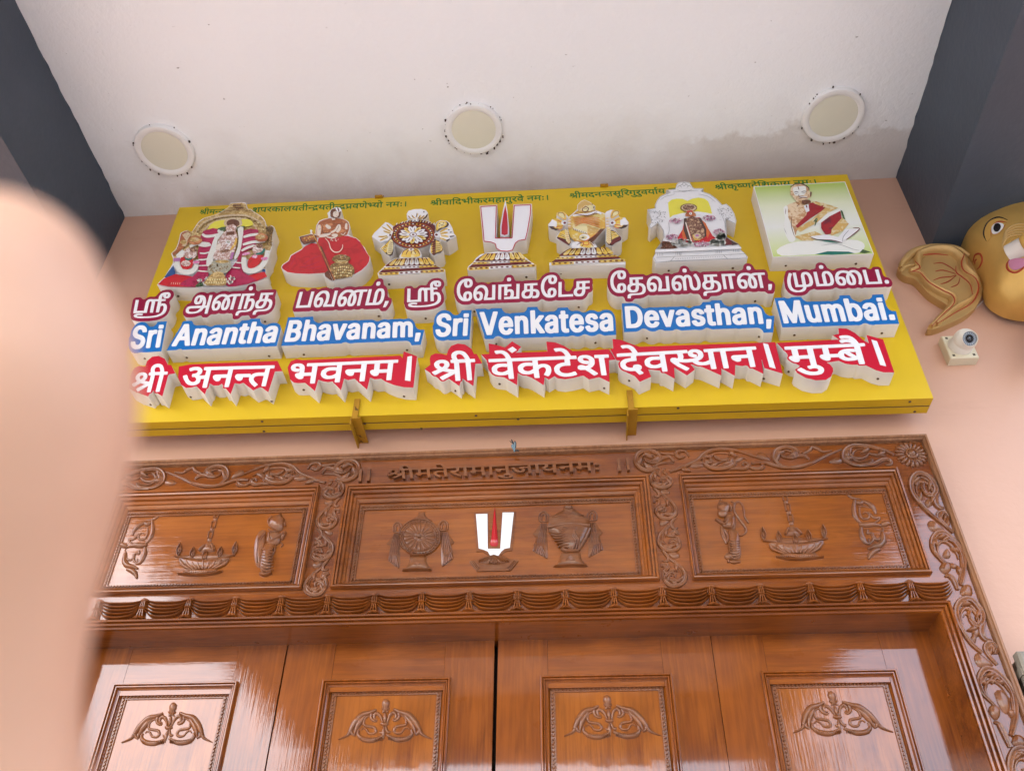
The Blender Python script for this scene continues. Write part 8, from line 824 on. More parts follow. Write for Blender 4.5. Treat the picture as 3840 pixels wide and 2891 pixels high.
# frieze of hanging swags and tassels
q = MB(); a0 = c2('E', 332, 985, YG); a1 = c2('E', 1736, 945, YG); per = (a1[0] - a0[0]) / 5; zT, zB_ = 2.666, 2.609
def swag(q, x, w_):
    hh = zT - zB_
    for i in range(5):
        za = zT - .006 - hh * (.02 + .13 * i); sag = hh * (.16 + .10 * i) * .62; wr = .0068
        pts = [(x + w_ * (.085 + .0 * i), za), (x + w_ * .22, za - sag * .72), (x + w_ * .40, za - sag), (x + w_ * .60, za - sag), (x + w_ * .78, za - sag * .72), (x + w_ * .915, za)]
        q.stroke(pts, wr, .0105 + .0016 * i, YG, w1=.55, n=4, k=6)
def tassel(q, x):
    hh = zT - zB_; f = lambda dx, t: (x + dx, zT - .002 - hh * t)
    q.dome([f(-.013, .06), f(0, -.06), f(.013, .06), f(.008, .14), f(-.008, .14)], .014, YG, rings=3, n=2)
    for i in (-1, 0, 1):
        q.stroke([f(i * .0035, .1), f(i * .006, .5)], .0062, .013, YG, w1=.9, n=3, k=5); q.stroke([f(i * .0035, .5), f(i * .0085, .96)], .0066, .013, YG, w1=.9, n=3, k=5)
    q.dome([f(-.014, .52), f(-.008, .42), f(.008, .42), f(.014, .52), f(.008, .57), f(0, .53), f(-.008, .57)], .017, YG, rings=3, n=1)
    q.dome([f(-.020, 1.03), f(-.010, .88), f(.010, .88), f(.020, 1.03), (x + .013, zB_ - .006), (x, zB_ - .003), (x - .013, zB_ - .006)], .020, YG, rings=3, n=1)
for i in range(-8, 13):
    x = a0[0] + per * i
    if x < OX0 - .06 or x > OX1 + .04: continue
    tassel(q, x)
    if x < .97: swag(q, x, min(per, .988 - x))
q.build('swag_frieze', wood_d, frame)
# --- pictures in relief
u_ = px('E', YP)
namw = paint('enamel_white', (.78, .79, .80), rough=.25, var=.05, dirt=(.4, .36, .32), dsc=60, dth=.77); namr = paint('enamel_red', (.46, .012, .016), rough=.22, coat=.6)
def rel(cr): return px(cr, YP) * 1.25
def tassels(q, cr, knot, cloth, fringe, k):     # knotted cloth with folds and a fringe
    u = rel(cr)
    for pts in knot: q.stroke(cps(cr, pts, YP), 34 * k * u, 26 * k * u, YP, w1=.8, n=3)
    q.dome(cps(cr, cloth, YP), 34 * k * u, YP, rings=3, n=1, smo=False)
    for a, b in fringe: q.stroke(cps(cr, [a, b], YP - 20 * k * u), 34 * k * u, 30 * k * u, YP - 12 * k * u, w1=.8, n=3)
q = MB(); u = rel('Q')                           # wheel
cq = lambda pts: cps('Q', pts, YP)
q.dome(cq([(980 + 500 * math.cos(t), 720 + 420 * math.sin(t)) for t in (i * math.pi / 20 for i in range(40))]), 16 * u, YP, rings=3, smo=False, base=22 * u)
Yq = YP - 36 * u
for R_1, wd, hh in ((495, 26, 22), (395, 26, 22)): 
    pts = [(980 + R_1 * math.cos(t), 720 + R_1 * .86 * math.sin(t)) for t in (i * math.pi / 18 for i in range(37))]; q.stroke(cps('Q', pts, Yq), wd * u, hh * u, Yq + 8 * u, w1=1, n=2, k=4)
for i in range(36):
    t = i * math.pi / 18; x, y = 980 + 445 * math.cos(t), 720 + 383 * math.sin(t); q.dome(cps('Q', [(x + 30 * math.cos(s), y + 24 * math.sin(s)) for s in (j * math.pi / 3 for j in range(6))], Yq), 22 * u, Yq + 4 * u, rings=2, n=1)
for i in range(18):
    t = (i + .5) * math.pi / 9; c_, s_ = math.cos(t), math.sin(t); f = lambda r, o: (980 + r * c_ - o * s_, 720 + .86 * (r * s_ + o * c_)); q.dome(cps('Q', [f(130, -12), f(370, -38), f(385, 0), f(370, 38), f(130, 12)], Yq), 26 * u, Yq + 4 * u, rings=3, n=1)
for i in range(5): t = i * 1.2566 + 1.57; x, y = 980 + 80 * math.cos(t), 720 + 70 * math.sin(t); q.dome(cps('Q', [(x + 66 * math.cos(s), y + 56 * math.sin(s)) for s in (j * .7854 for j in range(8))], Yq), 22 * u, Yq, rings=2, n=1)
q.dome(cps('Q', [(980 + 46 * math.cos(s), 715 + 40 * math.sin(s)) for s in (j * .7854 for j in range(8))], Yq), 40 * u, Yq - 20 * u, rings=3, n=1)
q.dome(cq([(860, 290), (950, 200), (960, 130), (1120, 125), (1120, 210), (1180, 280), (1300, 350), (700, 360)]), 34 * u, YP, rings=3, n=1)
q.dome(cq([(770, 1180), (1120, 1160), (1150, 1300), (1180, 1400), (1260, 1500), (1230, 1545), (600, 1560), (590, 1520), (680, 1440), (740, 1320)]), 70 * u, YP, rings=4, n=2)
q.stroke(cps('Q', [(590, 1535), (920, 1510), (1260, 1525)], YP), 56 * u, 90 * u, YP, w1=.8); q.stroke(cps('Q', [(760, 1200), (940, 1190), (1130, 1180)], YP), 50 * u, 95 * u, YP, w1=.8)
for i in range(7): q.stroke(cps('Q', [(915, 1340), (840 + 26 * i, 1400 - 8 * abs(i - 3))], YP - 66 * u), 24 * u, 18 * u, YP - 64 * u, w1=.9)
for s_ in (-1, 1):
    k0 = (455, 500) if s_ < 0 else (1560, 460); f = lambda pts: [(k0[0] + s_ * x, k0[1] + y) for x, y in pts]
    tassels(q, 'Q', [f([(-90, 90), (-100, -40), (0, -120), (95, -50), (100, 90)]), f([(-40, 80), (-45, -20), (0, -60), (45, -20), (40, 80)]), f([(-95, 105), (0, 118), (95, 100)])],
            f([(-70, 130), (90, 130), (150, 250), (270, 390), (180, 440), (150, 420), (220, 700), (230, 800), (60, 960), (-60, 940)]), [(f([(40 + 26 * i, 690 - 10 * i)])[0], f([(0 + 46 * i - 20, 960 - 34 * i)])[0]) for i in range(6)], 1.1)
    for i in range(5): q.stroke(cps('Q', f([(-40 + 30 * i, 150), (-20 + 42 * i, 420), (-10 + 52 * i, 640)]), YP - 30 * u), 20 * u, 18 * u, YP - 26 * u, w1=.8, n=3)
q.build('carved_wheel', wood_c, p_mid)
q = MB(); u = rel('U'); cu = lambda pts, Y=YP: cps('U', pts, Y)
Ub = [(138, 160), (345, 152), (345, 640), (520, 640), (545, 150), (742, 145), (690, 700), (600, 705), (520, 775), (430, 800), (345, 770), (270, 710), (178, 715)]
Yu = YP - 12 * u
q.slab(cu(Ub, Yu), Yu, YP); q.dome(cu([(190, 850), (340, 780), (540, 780), (660, 830), (640, 880), (520, 915), (330, 915), (230, 890)]), 46 * u, YP, rings=3, n=2)
q.slab(cu([(75, 860), (120, 840), (300, 820), (600, 820), (775, 840), (655, 985), (180, 995)], YP - 16 * u), YP - 16 * u, YP)
for i in range(13): q.stroke(cu([(430, 790), (215 + 36 * i, 890 - 3 * abs(i - 6) + (20 if 3 < i < 9 else 0))]), 26 * u, 54 * u, YP, w1=.9, n=3)
for i in range(3): q.stroke(cu([(90 + 22 * i, 850 - 4 * i), (190 + 16 * i, 985 - 14 * i)], YP - 16 * u), 14 * u, 12 * u, YP - 15 * u, w1=.9); q.stroke(cu([(770 - 26 * i, 850 - 4 * i), (655 - 20 * i, 985 - 14 * i)], YP - 16 * u), 14 * u, 12 * u, YP - 15 * u, w1=.9)
em = q.build('carved_emblem', wood_c, p_mid)
q = MB(); Yw = Yu - 7 * u
q.slab(cu([(170, 180), (334, 176), (340, 676), (518, 674), (552, 158), (712, 156), (655, 660), (580, 672), (530, 715), (490, 780), (425, 797), (380, 785), (340, 712), (280, 685), (210, 668)], Yw), Yw, Yu + .0004); q.build('white_mark', namw, em)
q = MB(); q.dome(cu([(440, 80), (460, 250), (486, 540), (490, 600), (470, 640), (430, 652), (390, 635), (372, 600), (388, 530), (415, 260)]), 34 * u, YP - 2 * u, rings=4, n=2); q.build('red_flame', namr, em)
q = MB()                                          # conch
q.dome(cu([(1200, 230), (1310, 180), (1430, 110), (1430, 70), (1550, 70), (1570, 110), (1690, 190), (1800, 250), (1810, 370), (1740, 560), (1650, 700), (1530, 730), (1420, 720), (1390, 640), (1340, 540), (1290, 450), (1200, 400)]), 44 * u, YP, rings=4, n=1)
q.stroke(cu([(1200, 365), (1500, 315), (1800, 340)], YP - 30 * u), 50 * u, 26 * u, YP - 26 * u, w1=.9)
for i in range(7): q.stroke(cu([(1210 + 28 * i, 425 + 44 * i), (1360 + 14 * i, 460 + 32 * i), (1540 - 8 * i, 390 + 46 * i)], YP - 24 * u), 26 * u, 26 * u, YP - 18 * u, w1=.6, n=4)
for i in range(3): q.stroke(cu([(1620 - 30 * i, 370), (1560 + 20 * i, 480), (1600 + 24 * i, 560), (1550 + 44 * i, 690)], YP - 30 * u), 26 * u, 20 * u, YP - 26 * u, w1=.7)
q.stroke(cu([(1800, 390), (1730, 540), (1640, 690)], YP - 14 * u), 46 * u, 40 * u, YP - 8 * u, w1=.8); q.stroke(cu([(1400, 690), (1500, 720), (1650, 715)]), 50 * u, 50 * u, YP, w1=.8)
for i in range(3): q.stroke(cu([(1350 + 20 * i, 390), (1430, 420 - 24 * i), (1520 - 10 * i, 380)], YP - 34 * u), 18 * u, 16 * u, YP - 32 * u)
q.stroke(cu([(1260, 225), (1480, 210), (1720, 195)], YP - 20 * u), 20 * u, 18 * u, YP - 20 * u); q.stroke(cu([(1430, 165), (1500, 180), (1570, 155)], YP - 20 * u), 26 * u, 22 * u, YP - 20 * u); q.dome(cu([(1440, 70), (1550, 65), (1560, 110), (1500, 140), (1430, 110)]), 50 * u, YP, rings=3, n=1)
q.dome(cu([(1390, 740), (1650, 730), (1680, 830), (1750, 915), (1740, 940), (1300, 945), (1300, 925), (1370, 850)]), 44 * u, YP, rings=4, n=2); q.stroke(cu([(1300, 935), (1520, 920), (1750, 925)]), 26 * u, 50 * u, YP, w1=.8)
for i in range(7): q.stroke(cu([(1520, 770), (1455 + 22 * i, 850 - 4 * abs(i - 3))], YP - 38 * u), 16 * u, 14 * u, YP - 36 * u, w1=.9)
for s_ in (-1, 1):
    k0 = (1142, 225) if s_ < 0 else (1830, 210); f = lambda pts: [(k0[0] + s_ * x, k0[1] + y) for x, y in pts]
    tassels(q, 'U', [f([(-58, 60), (-66, -20), (0, -76), (66, -30), (62, 60)]), f([(-28, 50), (-28, -14), (0, -40), (30, -14), (28, 50)]), f([(-56, 62), (0, 72), (56, 60)])],
            f([(-46, 84), (50, 84), (100, 170), (160, 240), (100, 270), (150, 430), (170, 480), (60, 560), (-60, 590)]), [(f([(30 + 20 * i, 420 - 8 * i)])[0], f([(-40 + 36 * i, 585 - 20 * i)])[0]) for i in range(6)], .62)
    for i in range(4): q.stroke(cu(f([(-26 + 20 * i, 95), (-10 + 26 * i, 250), (-6 + 34 * i, 390)]), YP - 18 * u), 12 * u, 11 * u, YP - 16 * u, w1=.8, n=3)
q.build('carved_conch', wood_c, p_mid)
def hanging_lamp(q):
    u = rel('T'); ct = lambda pts, Y=YP: cps('T', pts, Y)
    for cx, cy in ((1245, 110), (1290, 280), (1335, 455)):
        q.stroke(ct([(cx - 35, cy - 50), (cx + 38, cy - 54), (cx + 52, cy + 58), (cx - 18, cy + 62), (cx - 38, cy - 50)]), 24 * u, 22 * u, YP, w1=1, n=1)
    for cx, cy in ((1265, 195), (1315, 365), (1355, 545)): q.dome(ct([(cx - 36, cy - 30), (cx + 36, cy - 34), (cx + 44, cy + 30), (cx - 32, cy + 34)]), 24 * u, YP, rings=2, n=1)
    q.dome(ct([(1310, 590), (1410, 585), (1440, 650), (1530, 730), (1500, 760), (1260, 760), (1240, 725), (1290, 680)]), 40 * u, YP, rings=3, n=1); q.stroke(ct([(1430, 640), (1480, 680), (1520, 730)]), 44 * u, 56 * u, YP, w1=.9); q.stroke(ct([(1300, 640), (1280, 690), (1260, 740)]), 44 * u, 56 * u, YP, w1=.9)
    for cx, cy, s_ in ((893, 710, 1.15), (1155, 765, 1.0), (1425, 800, 1.0), (1648, 745, 1.0), (1895, 670, 1.15)):
        pts = [(cx - 14, cy - 95 * s_), (cx + 30, cy - 30), (cx + 42, cy + 30), (cx + 14, cy + 100 * s_), (cx - 28, cy + 40), (cx - 40, cy - 20), (cx - 14, cy - 95 * s_)]
        q.stroke(ct(pts, YP - 20 * u), 18 * u, 22 * u, YP - 14 * u, w1=1, n=2, k=4); q.dome(ct([(cx - 20, cy + 20), (cx + 28, cy + 10), (cx + 12, cy + 80), (cx - 8, cy + 60)]), 16 * u, YP - 12 * u, rings=2, n=1); q.dome(ct([(x + (cx - x) * .05, y) for x, y in pts[:-1]]), 12 * u, YP, rings=2, n=1)
    q.stroke(ct([(885, 825), (1180, 870), (1430, 888), (1660, 850), (1960, 790)], YP - 16 * u), 22 * u, 30 * u, YP - 8 * u, w1=1)
    q.dome(ct([(900, 820), (1200, 780), (1430, 765), (1700, 775), (1950, 790), (1850, 870), (1400, 890), (1000, 870)]), 20 * u, YP, rings=3, n=1)
    q.dome(ct([(985, 860), (1430, 890), (1900, 830), (1830, 950), (1740, 1020), (1430, 1060), (1190, 1035), (1050, 940)]), 52 * u, YP, rings=4, n=2)
    for i in range(9): t = (i - 4) / 4; q.stroke(ct([(1440 + 430 * t, 880 - 20 * abs(t) - 20 * t), (1440 + 370 * t, 950 - 10 * t), (1450 + 210 * t, 1030)], YP - 36 * u), 46 * u, 26 * u, YP - 30 * u * (1 - .4 * abs(t)), w1=.5, n=3)
    q.dome(ct([(1190, 1030), (1450, 1060), (1750, 1020), (1810, 1080), (1890, 1110), (1500, 1150), (1090, 1110), (1160, 1085)]), 40 * u, YP, rings=3, n=1); q.stroke(ct([(1095, 1105), (1300, 1140), (1500, 1148), (1700, 1132), (1890, 1105)]), 26 * u, 56 * u, YP, w1=.8)
    for i in range(18): x = 1180 + 36 * i; q.dome(ct([(x - 15, 1080), (x, 1062), (x + 15, 1080), (x, 1102)], YP - 30 * u), 14 * u, YP - 28 * u, rings=2, n=1)
q = MB(); hanging_lamp(q); q.build('carved_lamp', wood_c, p_right)
q = MB(); mirror(q); hanging_lamp(q); q.build('carved_lamp', wood_c, p_left)
def corner_spray(q):
    u = rel('X'); cx_ = lambda pts, Y=YP: cps('X', pts, Y)
    for pts, wd in (([(105, 100), (150, 180), (250, 230), (390, 240)], 60), ([(260, 260), (235, 420), (250, 570), (320, 700), (400, 760)], 84), ([(400, 280), (560, 340), (670, 450), (710, 560)], 90), ([(360, 420), (360, 560), (430, 660), (550, 650), (560, 560), (480, 520), (430, 560)], 50), ([(560, 520), (620, 600), (700, 650), (780, 640), (760, 700), (640, 770)], 60), ([(350, 790), (480, 800), (640, 790), (830, 820)], 110), ([(830, 810), (930, 770), (1035, 780)], 110), ([(400, 850), (390, 960), (430, 1080), (500, 1190), (600, 1210)], 90), ([(540, 900), (530, 980), (620, 970), (660, 1050), (720, 1110), (820, 1080), (840, 960), (870, 880), (820, 840)], 56), ([(600, 960), (650, 1060), (640, 1140), (570, 1180), (560, 1090)], 50), ([(860, 960), (870, 1120), (800, 1230), (660, 1270), (540, 1320)], 110), ([(800, 1320), (680, 1360), (590, 1440), (555, 1540)], 100), ([(330, 400), (450, 390), (600, 440)], 36), ([(280, 300), (380, 330), (440, 290)], 90)):
        q.stroke(cx_(pts), wd * u, wd * u * .5, YP, w1=.35, w0=.6)
q = MB(); corner_spray(q); q.build('carved_spray', wood_c, p_right)
q = MB(); mirror(q); corner_spray(q); q.build('carved_spray', wood_c, p_left)
def figure(q, cr, parts, k=1.0):
    u = rel(cr)
    for it in parts:
        if it[0] == 'd': q.dome(cps(cr, it[1], YP - it[3] * u if len(it) > 3 else YP), it[2] * u, YP - (it[3] * u if len(it) > 3 else 0), rings=4, n=2)
        else: q.stroke(cps(cr, it[1], YP - (it[4] * u if len(it) > 4 else 0)), it[2] * u, it[3] * u, YP - (it[4] * u if len(it) > 4 else 0), w1=.7)
fig = [('d', [(150, 190), (190, 150), (230, 180), (310, 190), (350, 260), (330, 330), (290, 400), (230, 430), (160, 400), (150, 340), (120, 260)], 46), ('d', [(140, 330), (220, 320), (300, 350), (280, 420), (210, 440), (150, 405)], 34, 24), ('s', [(310, 240), (360, 290), (340, 350)], 30, 40), ('s', [(350, 190), (400, 200), (405, 280)], 26, 26), ('d', [(300, 380), (410, 390), (440, 500), (430, 640), (330, 650), (250, 560), (240, 460)], 44), ('s', [(400, 490), (360, 610), (220, 590)], 60, 56), ('s', [(310, 490), (240, 560), (100, 480)], 48, 50), ('d', [(100, 480), (140, 460), (210, 530), (180, 560)], 40), ('d', [(310, 640), (430, 640), (490, 720), (500, 860), (520, 980), (510, 1130), (380, 1150), (340, 1000), (320, 820)], 50), ('s', [(420, 740), (540, 745), (600, 690), (590, 610), (480, 460), (410, 330), (415, 230), (470, 190), (540, 230), (570, 330), (580, 430), (650, 540)], 34, 30), ('s', [(200, 600), (230, 740), (290, 880)], 60, 30), ('s', [(240, 640), (300, 760), (290, 880)], 40, 34), ('s', [(330, 850), (330, 1040)], 40, 44), ('d', [(240, 1090), (290, 1045), (370, 1050), (405, 1100), (370, 1150), (280, 1150)], 50), ('s', [(310, 1150), (310, 1200)], 34, 40), ('s', [(340, 1180), (410, 1195), (510, 1180)], 44, 36)]
fig += [('s', [(340, 820 + 40 * i), (420, 845 + 40 * i), (505, 825 + 40 * i)], 18, 14, 40) for i in range(8)]
fig += [('s', [(150 + 4 * i, 240 - 16 * i), (220, 225 - 18 * i), (300, 235 - 14 * i)], 14, 12, 38) for i in range(3)] + [('s', [(180, 180), (190, 140)], 30, 24)]
q = MB(); figure(q, 'T', fig); q.build('carved_figure', wood_c, p_right, 'carved standing figure with a long looped tail')
fig2 = [('d', [(1420, 640), (1440, 590), (1500, 560), (1515, 548), (1530, 580), (1548, 600), (1540, 650), (1520, 690), (1470, 690), (1440, 660)], 26), ('s', [(1430, 640), (1425, 610), (1450, 580)], 14, 18), ('d', [(1540, 610), (1555, 640), (1540, 650)], 12, 8), ('d', [(1430, 690), (1500, 690), (1520, 740), (1500, 790), (1440, 800), (1400, 760)], 26), ('s', [(1430, 710), (1450, 770), (1545, 705)], 24, 32), ('d', [(1500, 730), (1545, 690), (1560, 700), (1530, 760)], 20), ('d', [(1400, 680), (1350, 690), (1320, 760), (1312, 860), (1330, 950), (1360, 960), (1380, 880), (1400, 790)], 18), ('d', [(1400, 780), (1470, 770), (1455, 860), (1435, 990), (1365, 1000), (1360, 900)], 28), ('s', [(1480, 760), (1470, 830), (1450, 880)], 10, 12), ('s', [(1500, 770), (1530, 790), (1515, 810)], 9, 10), ('s', [(1360, 1012), (1400, 1020), (1445, 1002)], 22, 26)]
fig2 += [('s', [(1370, 820 + 22 * i), (1410, 834 + 22 * i), (1458, 820 + 22 * i)], 9, 8, 22) for i in range(8)] + [('s', [(1400 - 14 * i, 700 + 8 * i), (1350 - 4 * i, 770 + 20 * i), (1335, 850 + 18 * i)], 7, 7, 13) for i in range(5)] + [('s', [(1420, 670), (1450, 690), (1490, 690)], 12, 12, 16)]
q = MB(); figure(q, 'G', fig2); q.build('carved_figure', wood_c, p_left, 'carved standing winged figure with palms together')
# ------------------------------------------------------------------ the four door leaves
def make_leaf(cx, label):
    t = thing('door_leaf', label, 'door', (cx, YD, 0), 'glossy teak door leaves in the carved doorway')
    W2_ = .2845; x0, x1 = cx - W2_, cx + W2_; zt = OZ + .006; mo = .1715; mt = 2.469
    q = MB()                                     # stiles, then the top rail between them
    for a, b in ((x0, cx - mo + .02), (cx + mo - .02, x1)):
        q = MB(); q.box(a, b, YD, YD + .045, .02, zt); q.build('stile', wood_v, t)
    q = MB(); q.box(cx - mo + .0206, cx + mo - .0206, YD + .0007, YD + .044, mt - .03, zt); q.build('top_rail', wood_h, t)
    YI = YD + .014
    q = MB(); pr = [(0, YD - .0003), (0, YD - .010), (.10, YD - .014), (.22, YD - .014), (.28, YD - .007), (.36, YD - .010), (.46, YD - .010), (.52, YD - .002), (.60, YD - .003), (.72, YD + .0), (.78, YD + .008), (1, YI)]
    r0 = (cx - mo, cx + mo, .32, mt); r1 = (cx - mo + .0245, cx + mo - .0245, .345, mt - .0235); q.rects(r0, r1, pr); md = q.build('panel_moulding', wood_v, t)
    q = MB(); q.sheet([[(r1[0], r1[2]), (r1[1], r1[2]), (r1[1], r1[3]), (r1[0], r1[3])]], YI - .0004); pn = q.build('panel', wood_pv, t)
    q = MB(); mid = [r1[0] + .007, r1[1] - .007, r1[2] + .007, r1[3] - .0075]; o_ = [mid[0] - .0062, mid[1] + .0062, mid[2] - .0062, mid[3] + .0062]; i_ = [mid[0] + .0062, mid[1] - .0062, mid[2] + .0062, mid[3] - .0062]
    q.rects(o_, i_, [(0, YI - .0005), (0, YI - .004), (1, YI - .004), (1, YI - .0005)]); beads(q, [mid[0], mid[1], 1.7, mid[3]], YI - .004, .0096, .0056); q.build('bead_border', wood_c, pn)
    # leaf and scroll ornament under the top of the panel
    q = MB(); oc = -.5035; q.xf = lambda x, y, z: (x - oc + cx, y, z); u = px('O', YI); co_ = lambda pts: cps('O', pts, YI)
    def s(pts, wd, h=.55, **k): q.stroke(co_(pts), wd * u * 1.3, wd * h * u * 1.5, YI, **k)
    s([(1130, 120), (1140, 220), (1130, 330)], 120, .4); 
    for i in range(7): s([(1130, 360), (1055 + 27 * i, 300 - 70 * (1 - abs(i - 3) / 3.2))], 34, .9)
    s([(1075, 390), (1130, 345), (1195, 385)], 44); s([(1120, 580), (1125, 480), (1130, 390)], 60)
    for sg, ox in ((-1, 1120), (1, 1120)):
        f = lambda pts: [(ox + sg * (x - 1120) + (10 if sg > 0 else 0), y - (12 if sg > 0 else 0)) for x, y in pts]
        s(f([(1160, 600), (1190, 500), (1230, 430), (1290, 400), (1330, 440), (1330, 510), (1280, 520)]), 56); s(f([(1340, 360), (1390, 400), (1390, 500), (1320, 560), (1270, 540)]), 50)
        s(f([(1330, 420), (1480, 470), (1540, 540), (1530, 640), (1400, 670), (1330, 690), (1300, 760), (1350, 810), (1440, 800), (1500, 720), (1560, 700), (1600, 740)]), 46)
        s(f([(1150, 850), (1280, 920), (1420, 945), (1580, 910), (1660, 830), (1650, 740)]), 80, .5)
        for i in range(12): x = 1190 + 38 * i; s(f([(x + 18, 880 + 26 * math.sin(math.pi * i / 11)), (x - 6, 950 + 18 * math.sin(math.pi * i / 11))]), 18, 2.6)
        s(f([(1290, 330), (1420, 390), (1580, 440), (1700, 560), (1790, 700), (1870, 840), (2060, 930)]), 96, .5, w0=.4, w1=.15); s(f([(1500, 440), (1610, 560), (1690, 700), (1740, 860)]), 86, .5, w0=.3, w1=.15); s(f([(1720, 590), (1800, 720), (1790, 800), (1730, 850)]), 60, .5)
        for i in range(9): s(f([(1600 + 26 * i, 470 + 40 * i), (1660 + 26 * i, 460 + 40 * i)]), 16, 2.6)
        s(f([(1130, 660), (1150, 760), (1190, 800), (1220, 770)]), 46)
    s([(1040, 610), (1120, 625), (1190, 615)], 66); s([(1100, 680), (1090, 800), (1085, 930)], 50, w1=.2)
    ba = [(600, 940), (560, 860), (640, 700), (900, 420), (1130, 340), (1360, 400), (1560, 620), (1690, 800), (1620, 930), (1400, 960), (1130, 890), (820, 965)]
    q.build('carved_ornament', wood_c, pn); return t
leaves = [(-.4995, 'brown door leaf below the carved wheel, its edge at the dark middle gap'),
          (-1.0725, 'glossy door leaf mirroring white sky, next to the blurred finger'),
          (.0795, 'brown door leaf below the carved conch, its other edge at the dark middle gap'),
          (.6500, 'door leaf with white sky reflected on its panel, next to the visible carved jamb')]
src = make_leaf(*leaves[0])
def copy_child(o, par):
    iv = o.matrix_parent_inverse.copy(); c = o.copy(); COL.objects.link(c); c.parent = par; c.matrix_parent_inverse = iv
    for d in list(o.children): copy_child(d, c)
for cx, lab in leaves[1:]:
    r = src.copy(); COL.objects.link(r); r.location = (cx, YD, 0); r['label'] = lab
    for ch in list(src.children): copy_child(ch, r)
q = MB(); q.box(OX0 - .02, OX1 + .02, YD + .0465, YD + .09, 0, OZ + .05); q.build('door_backing', paint('dark_gap', (.012, .008, .006), rough=.9), frame)
# ------------------------------------------------------------------ gold elephant head relief on the wall
gold = paint('gold_paint', (.60, .36, .10), rough=.36, var=.28, metal=.4, dirt=(.62, .48, .34), dsc=30, dth=.77, bscale=26, bst=.25)
goldd = paint('gold_dull', (.56, .36, .14), rough=.42, var=.28, metal=.35, bscale=26, bst=.25, dirt=(.6, .5, .4), dsc=40, dth=.75)
redp = paint('red_outline', (.33, .035, .012), rough=.45); yelp = paint('ochre_outline', (.52, .30, .07), rough=.45); ivory = paint('tusk_ivory', (.66, .60, .54), rough=.4); pinkp = paint('mouth_pink', (.44, .17, .26), rough=.45); blackp = paint('eye_black', (.015, .013, .013), rough=.2); eyew = paint('eye_white', (.72, .70, .68), rough=.25)
YE = YW
el_ = thing('elephant_head', 'gold painted elephant head relief with one ear spread on the wall', 'relief', (1.55, YW, 3.85))
cf = lambda pts, Y: cps('F', pts, Y)
u = px('F', YW, 900, 800)
def ridge(q, pts, wd, h, Y, **k): q.stroke(cf(pts, Y), wd * u, h * u, Y, **k)
Ye = YE - .030
ear = [(350, 850), (375, 790), (440, 730), (520, 690), (640, 682), (760, 685), (850, 700), (920, 760), (980, 850), (1010, 960), (1000, 1060), (960, 1140), (880, 1210), (760, 1270), (650, 1315), (580, 1318), (620, 1260), (700, 1190), (735, 1140), (680, 1100), (600, 1050), (540, 990), (480, 930), (400, 905)]
q = MB(); l = smooth(cf(ear, Ye), 3, True); q.sheet([l], Ye); q.walls(l, Ye, YE + .01, sm=True)
inn = [(490, 790), (520, 740), (640, 705), (760, 715), (850, 790), (870, 860), (930, 930), (945, 1010), (900, 1090), (800, 1150), (720, 1190), (770, 1120), (740, 1060), (640, 1020), (570, 940), (500, 880), (450, 865), (515, 835)]
ridge(q, [(440, 880), (500, 850), (500, 800), (520, 745), (640, 712), (760, 722), (845, 790), (865, 860), (940, 930), (958, 1010), (910, 1100), (800, 1160), (640, 1290)], 74, 62, Ye, w1=.5, n=4)
ridge(q, [(440, 880), (520, 905), (580, 980), (680, 1040), (765, 1080), (770, 1140), (700, 1210), (600, 1310)], 68, 58, Ye, w1=.5, n=4)
ridge(q, [(365, 850), (390, 800), (480, 720), (640, 690), (800, 700), (900, 760)], 64, 46, Ye, w1=.5, n=4)
ridge(q, [(370, 880), (400, 840), (480, 820)], 36, 22, Ye); ridge(q, [(375, 820), (420, 770), (470, 750)], 30, 20, Ye)
ear_o = q.build('ear', goldd, el_)
q = MB()
for pts, wd in (([(450, 872), (520, 880), (590, 955), (700, 1020), (775, 1060), (785, 1120), (700, 1205), (610, 1300)], 11), ([(445, 875), (520, 842), (480, 790)], 10), ([(545, 742), (640, 735), (740, 745)], 14), ([(800, 830), (805, 880), (850, 915), (910, 970), (930, 1050)], 12), ([(880, 880), (950, 920), (978, 1000), (930, 1110), (800, 1190), (650, 1280)], 11), ([(625, 810), (690, 805), (760, 840), (810, 880)], 9), ([(640, 870), (700, 862), (800, 890)], 9), ([(625, 940), (680, 920), (760, 912), (805, 900)], 9), ([(680, 970), (740, 950), (800, 905)], 9), ([(760, 995), (815, 970), (832, 920)], 9), ([(870, 730), (845, 800), (860, 860), (920, 900)], 12)): ridge(q, pts, wd, 6, Ye - .004 - .034 * (1 if wd > 9.5 else -.1), w1=.4, n=4)
q.build('red_lines', redp, ear_o)
pl_ = paint('chipped_plaster', (.60, .50, .44), rough=.8, var=.2, bscale=120, bst=.6)
q = MB(); ridge(q, [(590, 1322), (660, 1322), (760, 1284), (880, 1224), (965, 1150), (1010, 1105)], 22, 26, YE + .004, w1=.5); q.build('chipped_edge', pl_, ear_o)
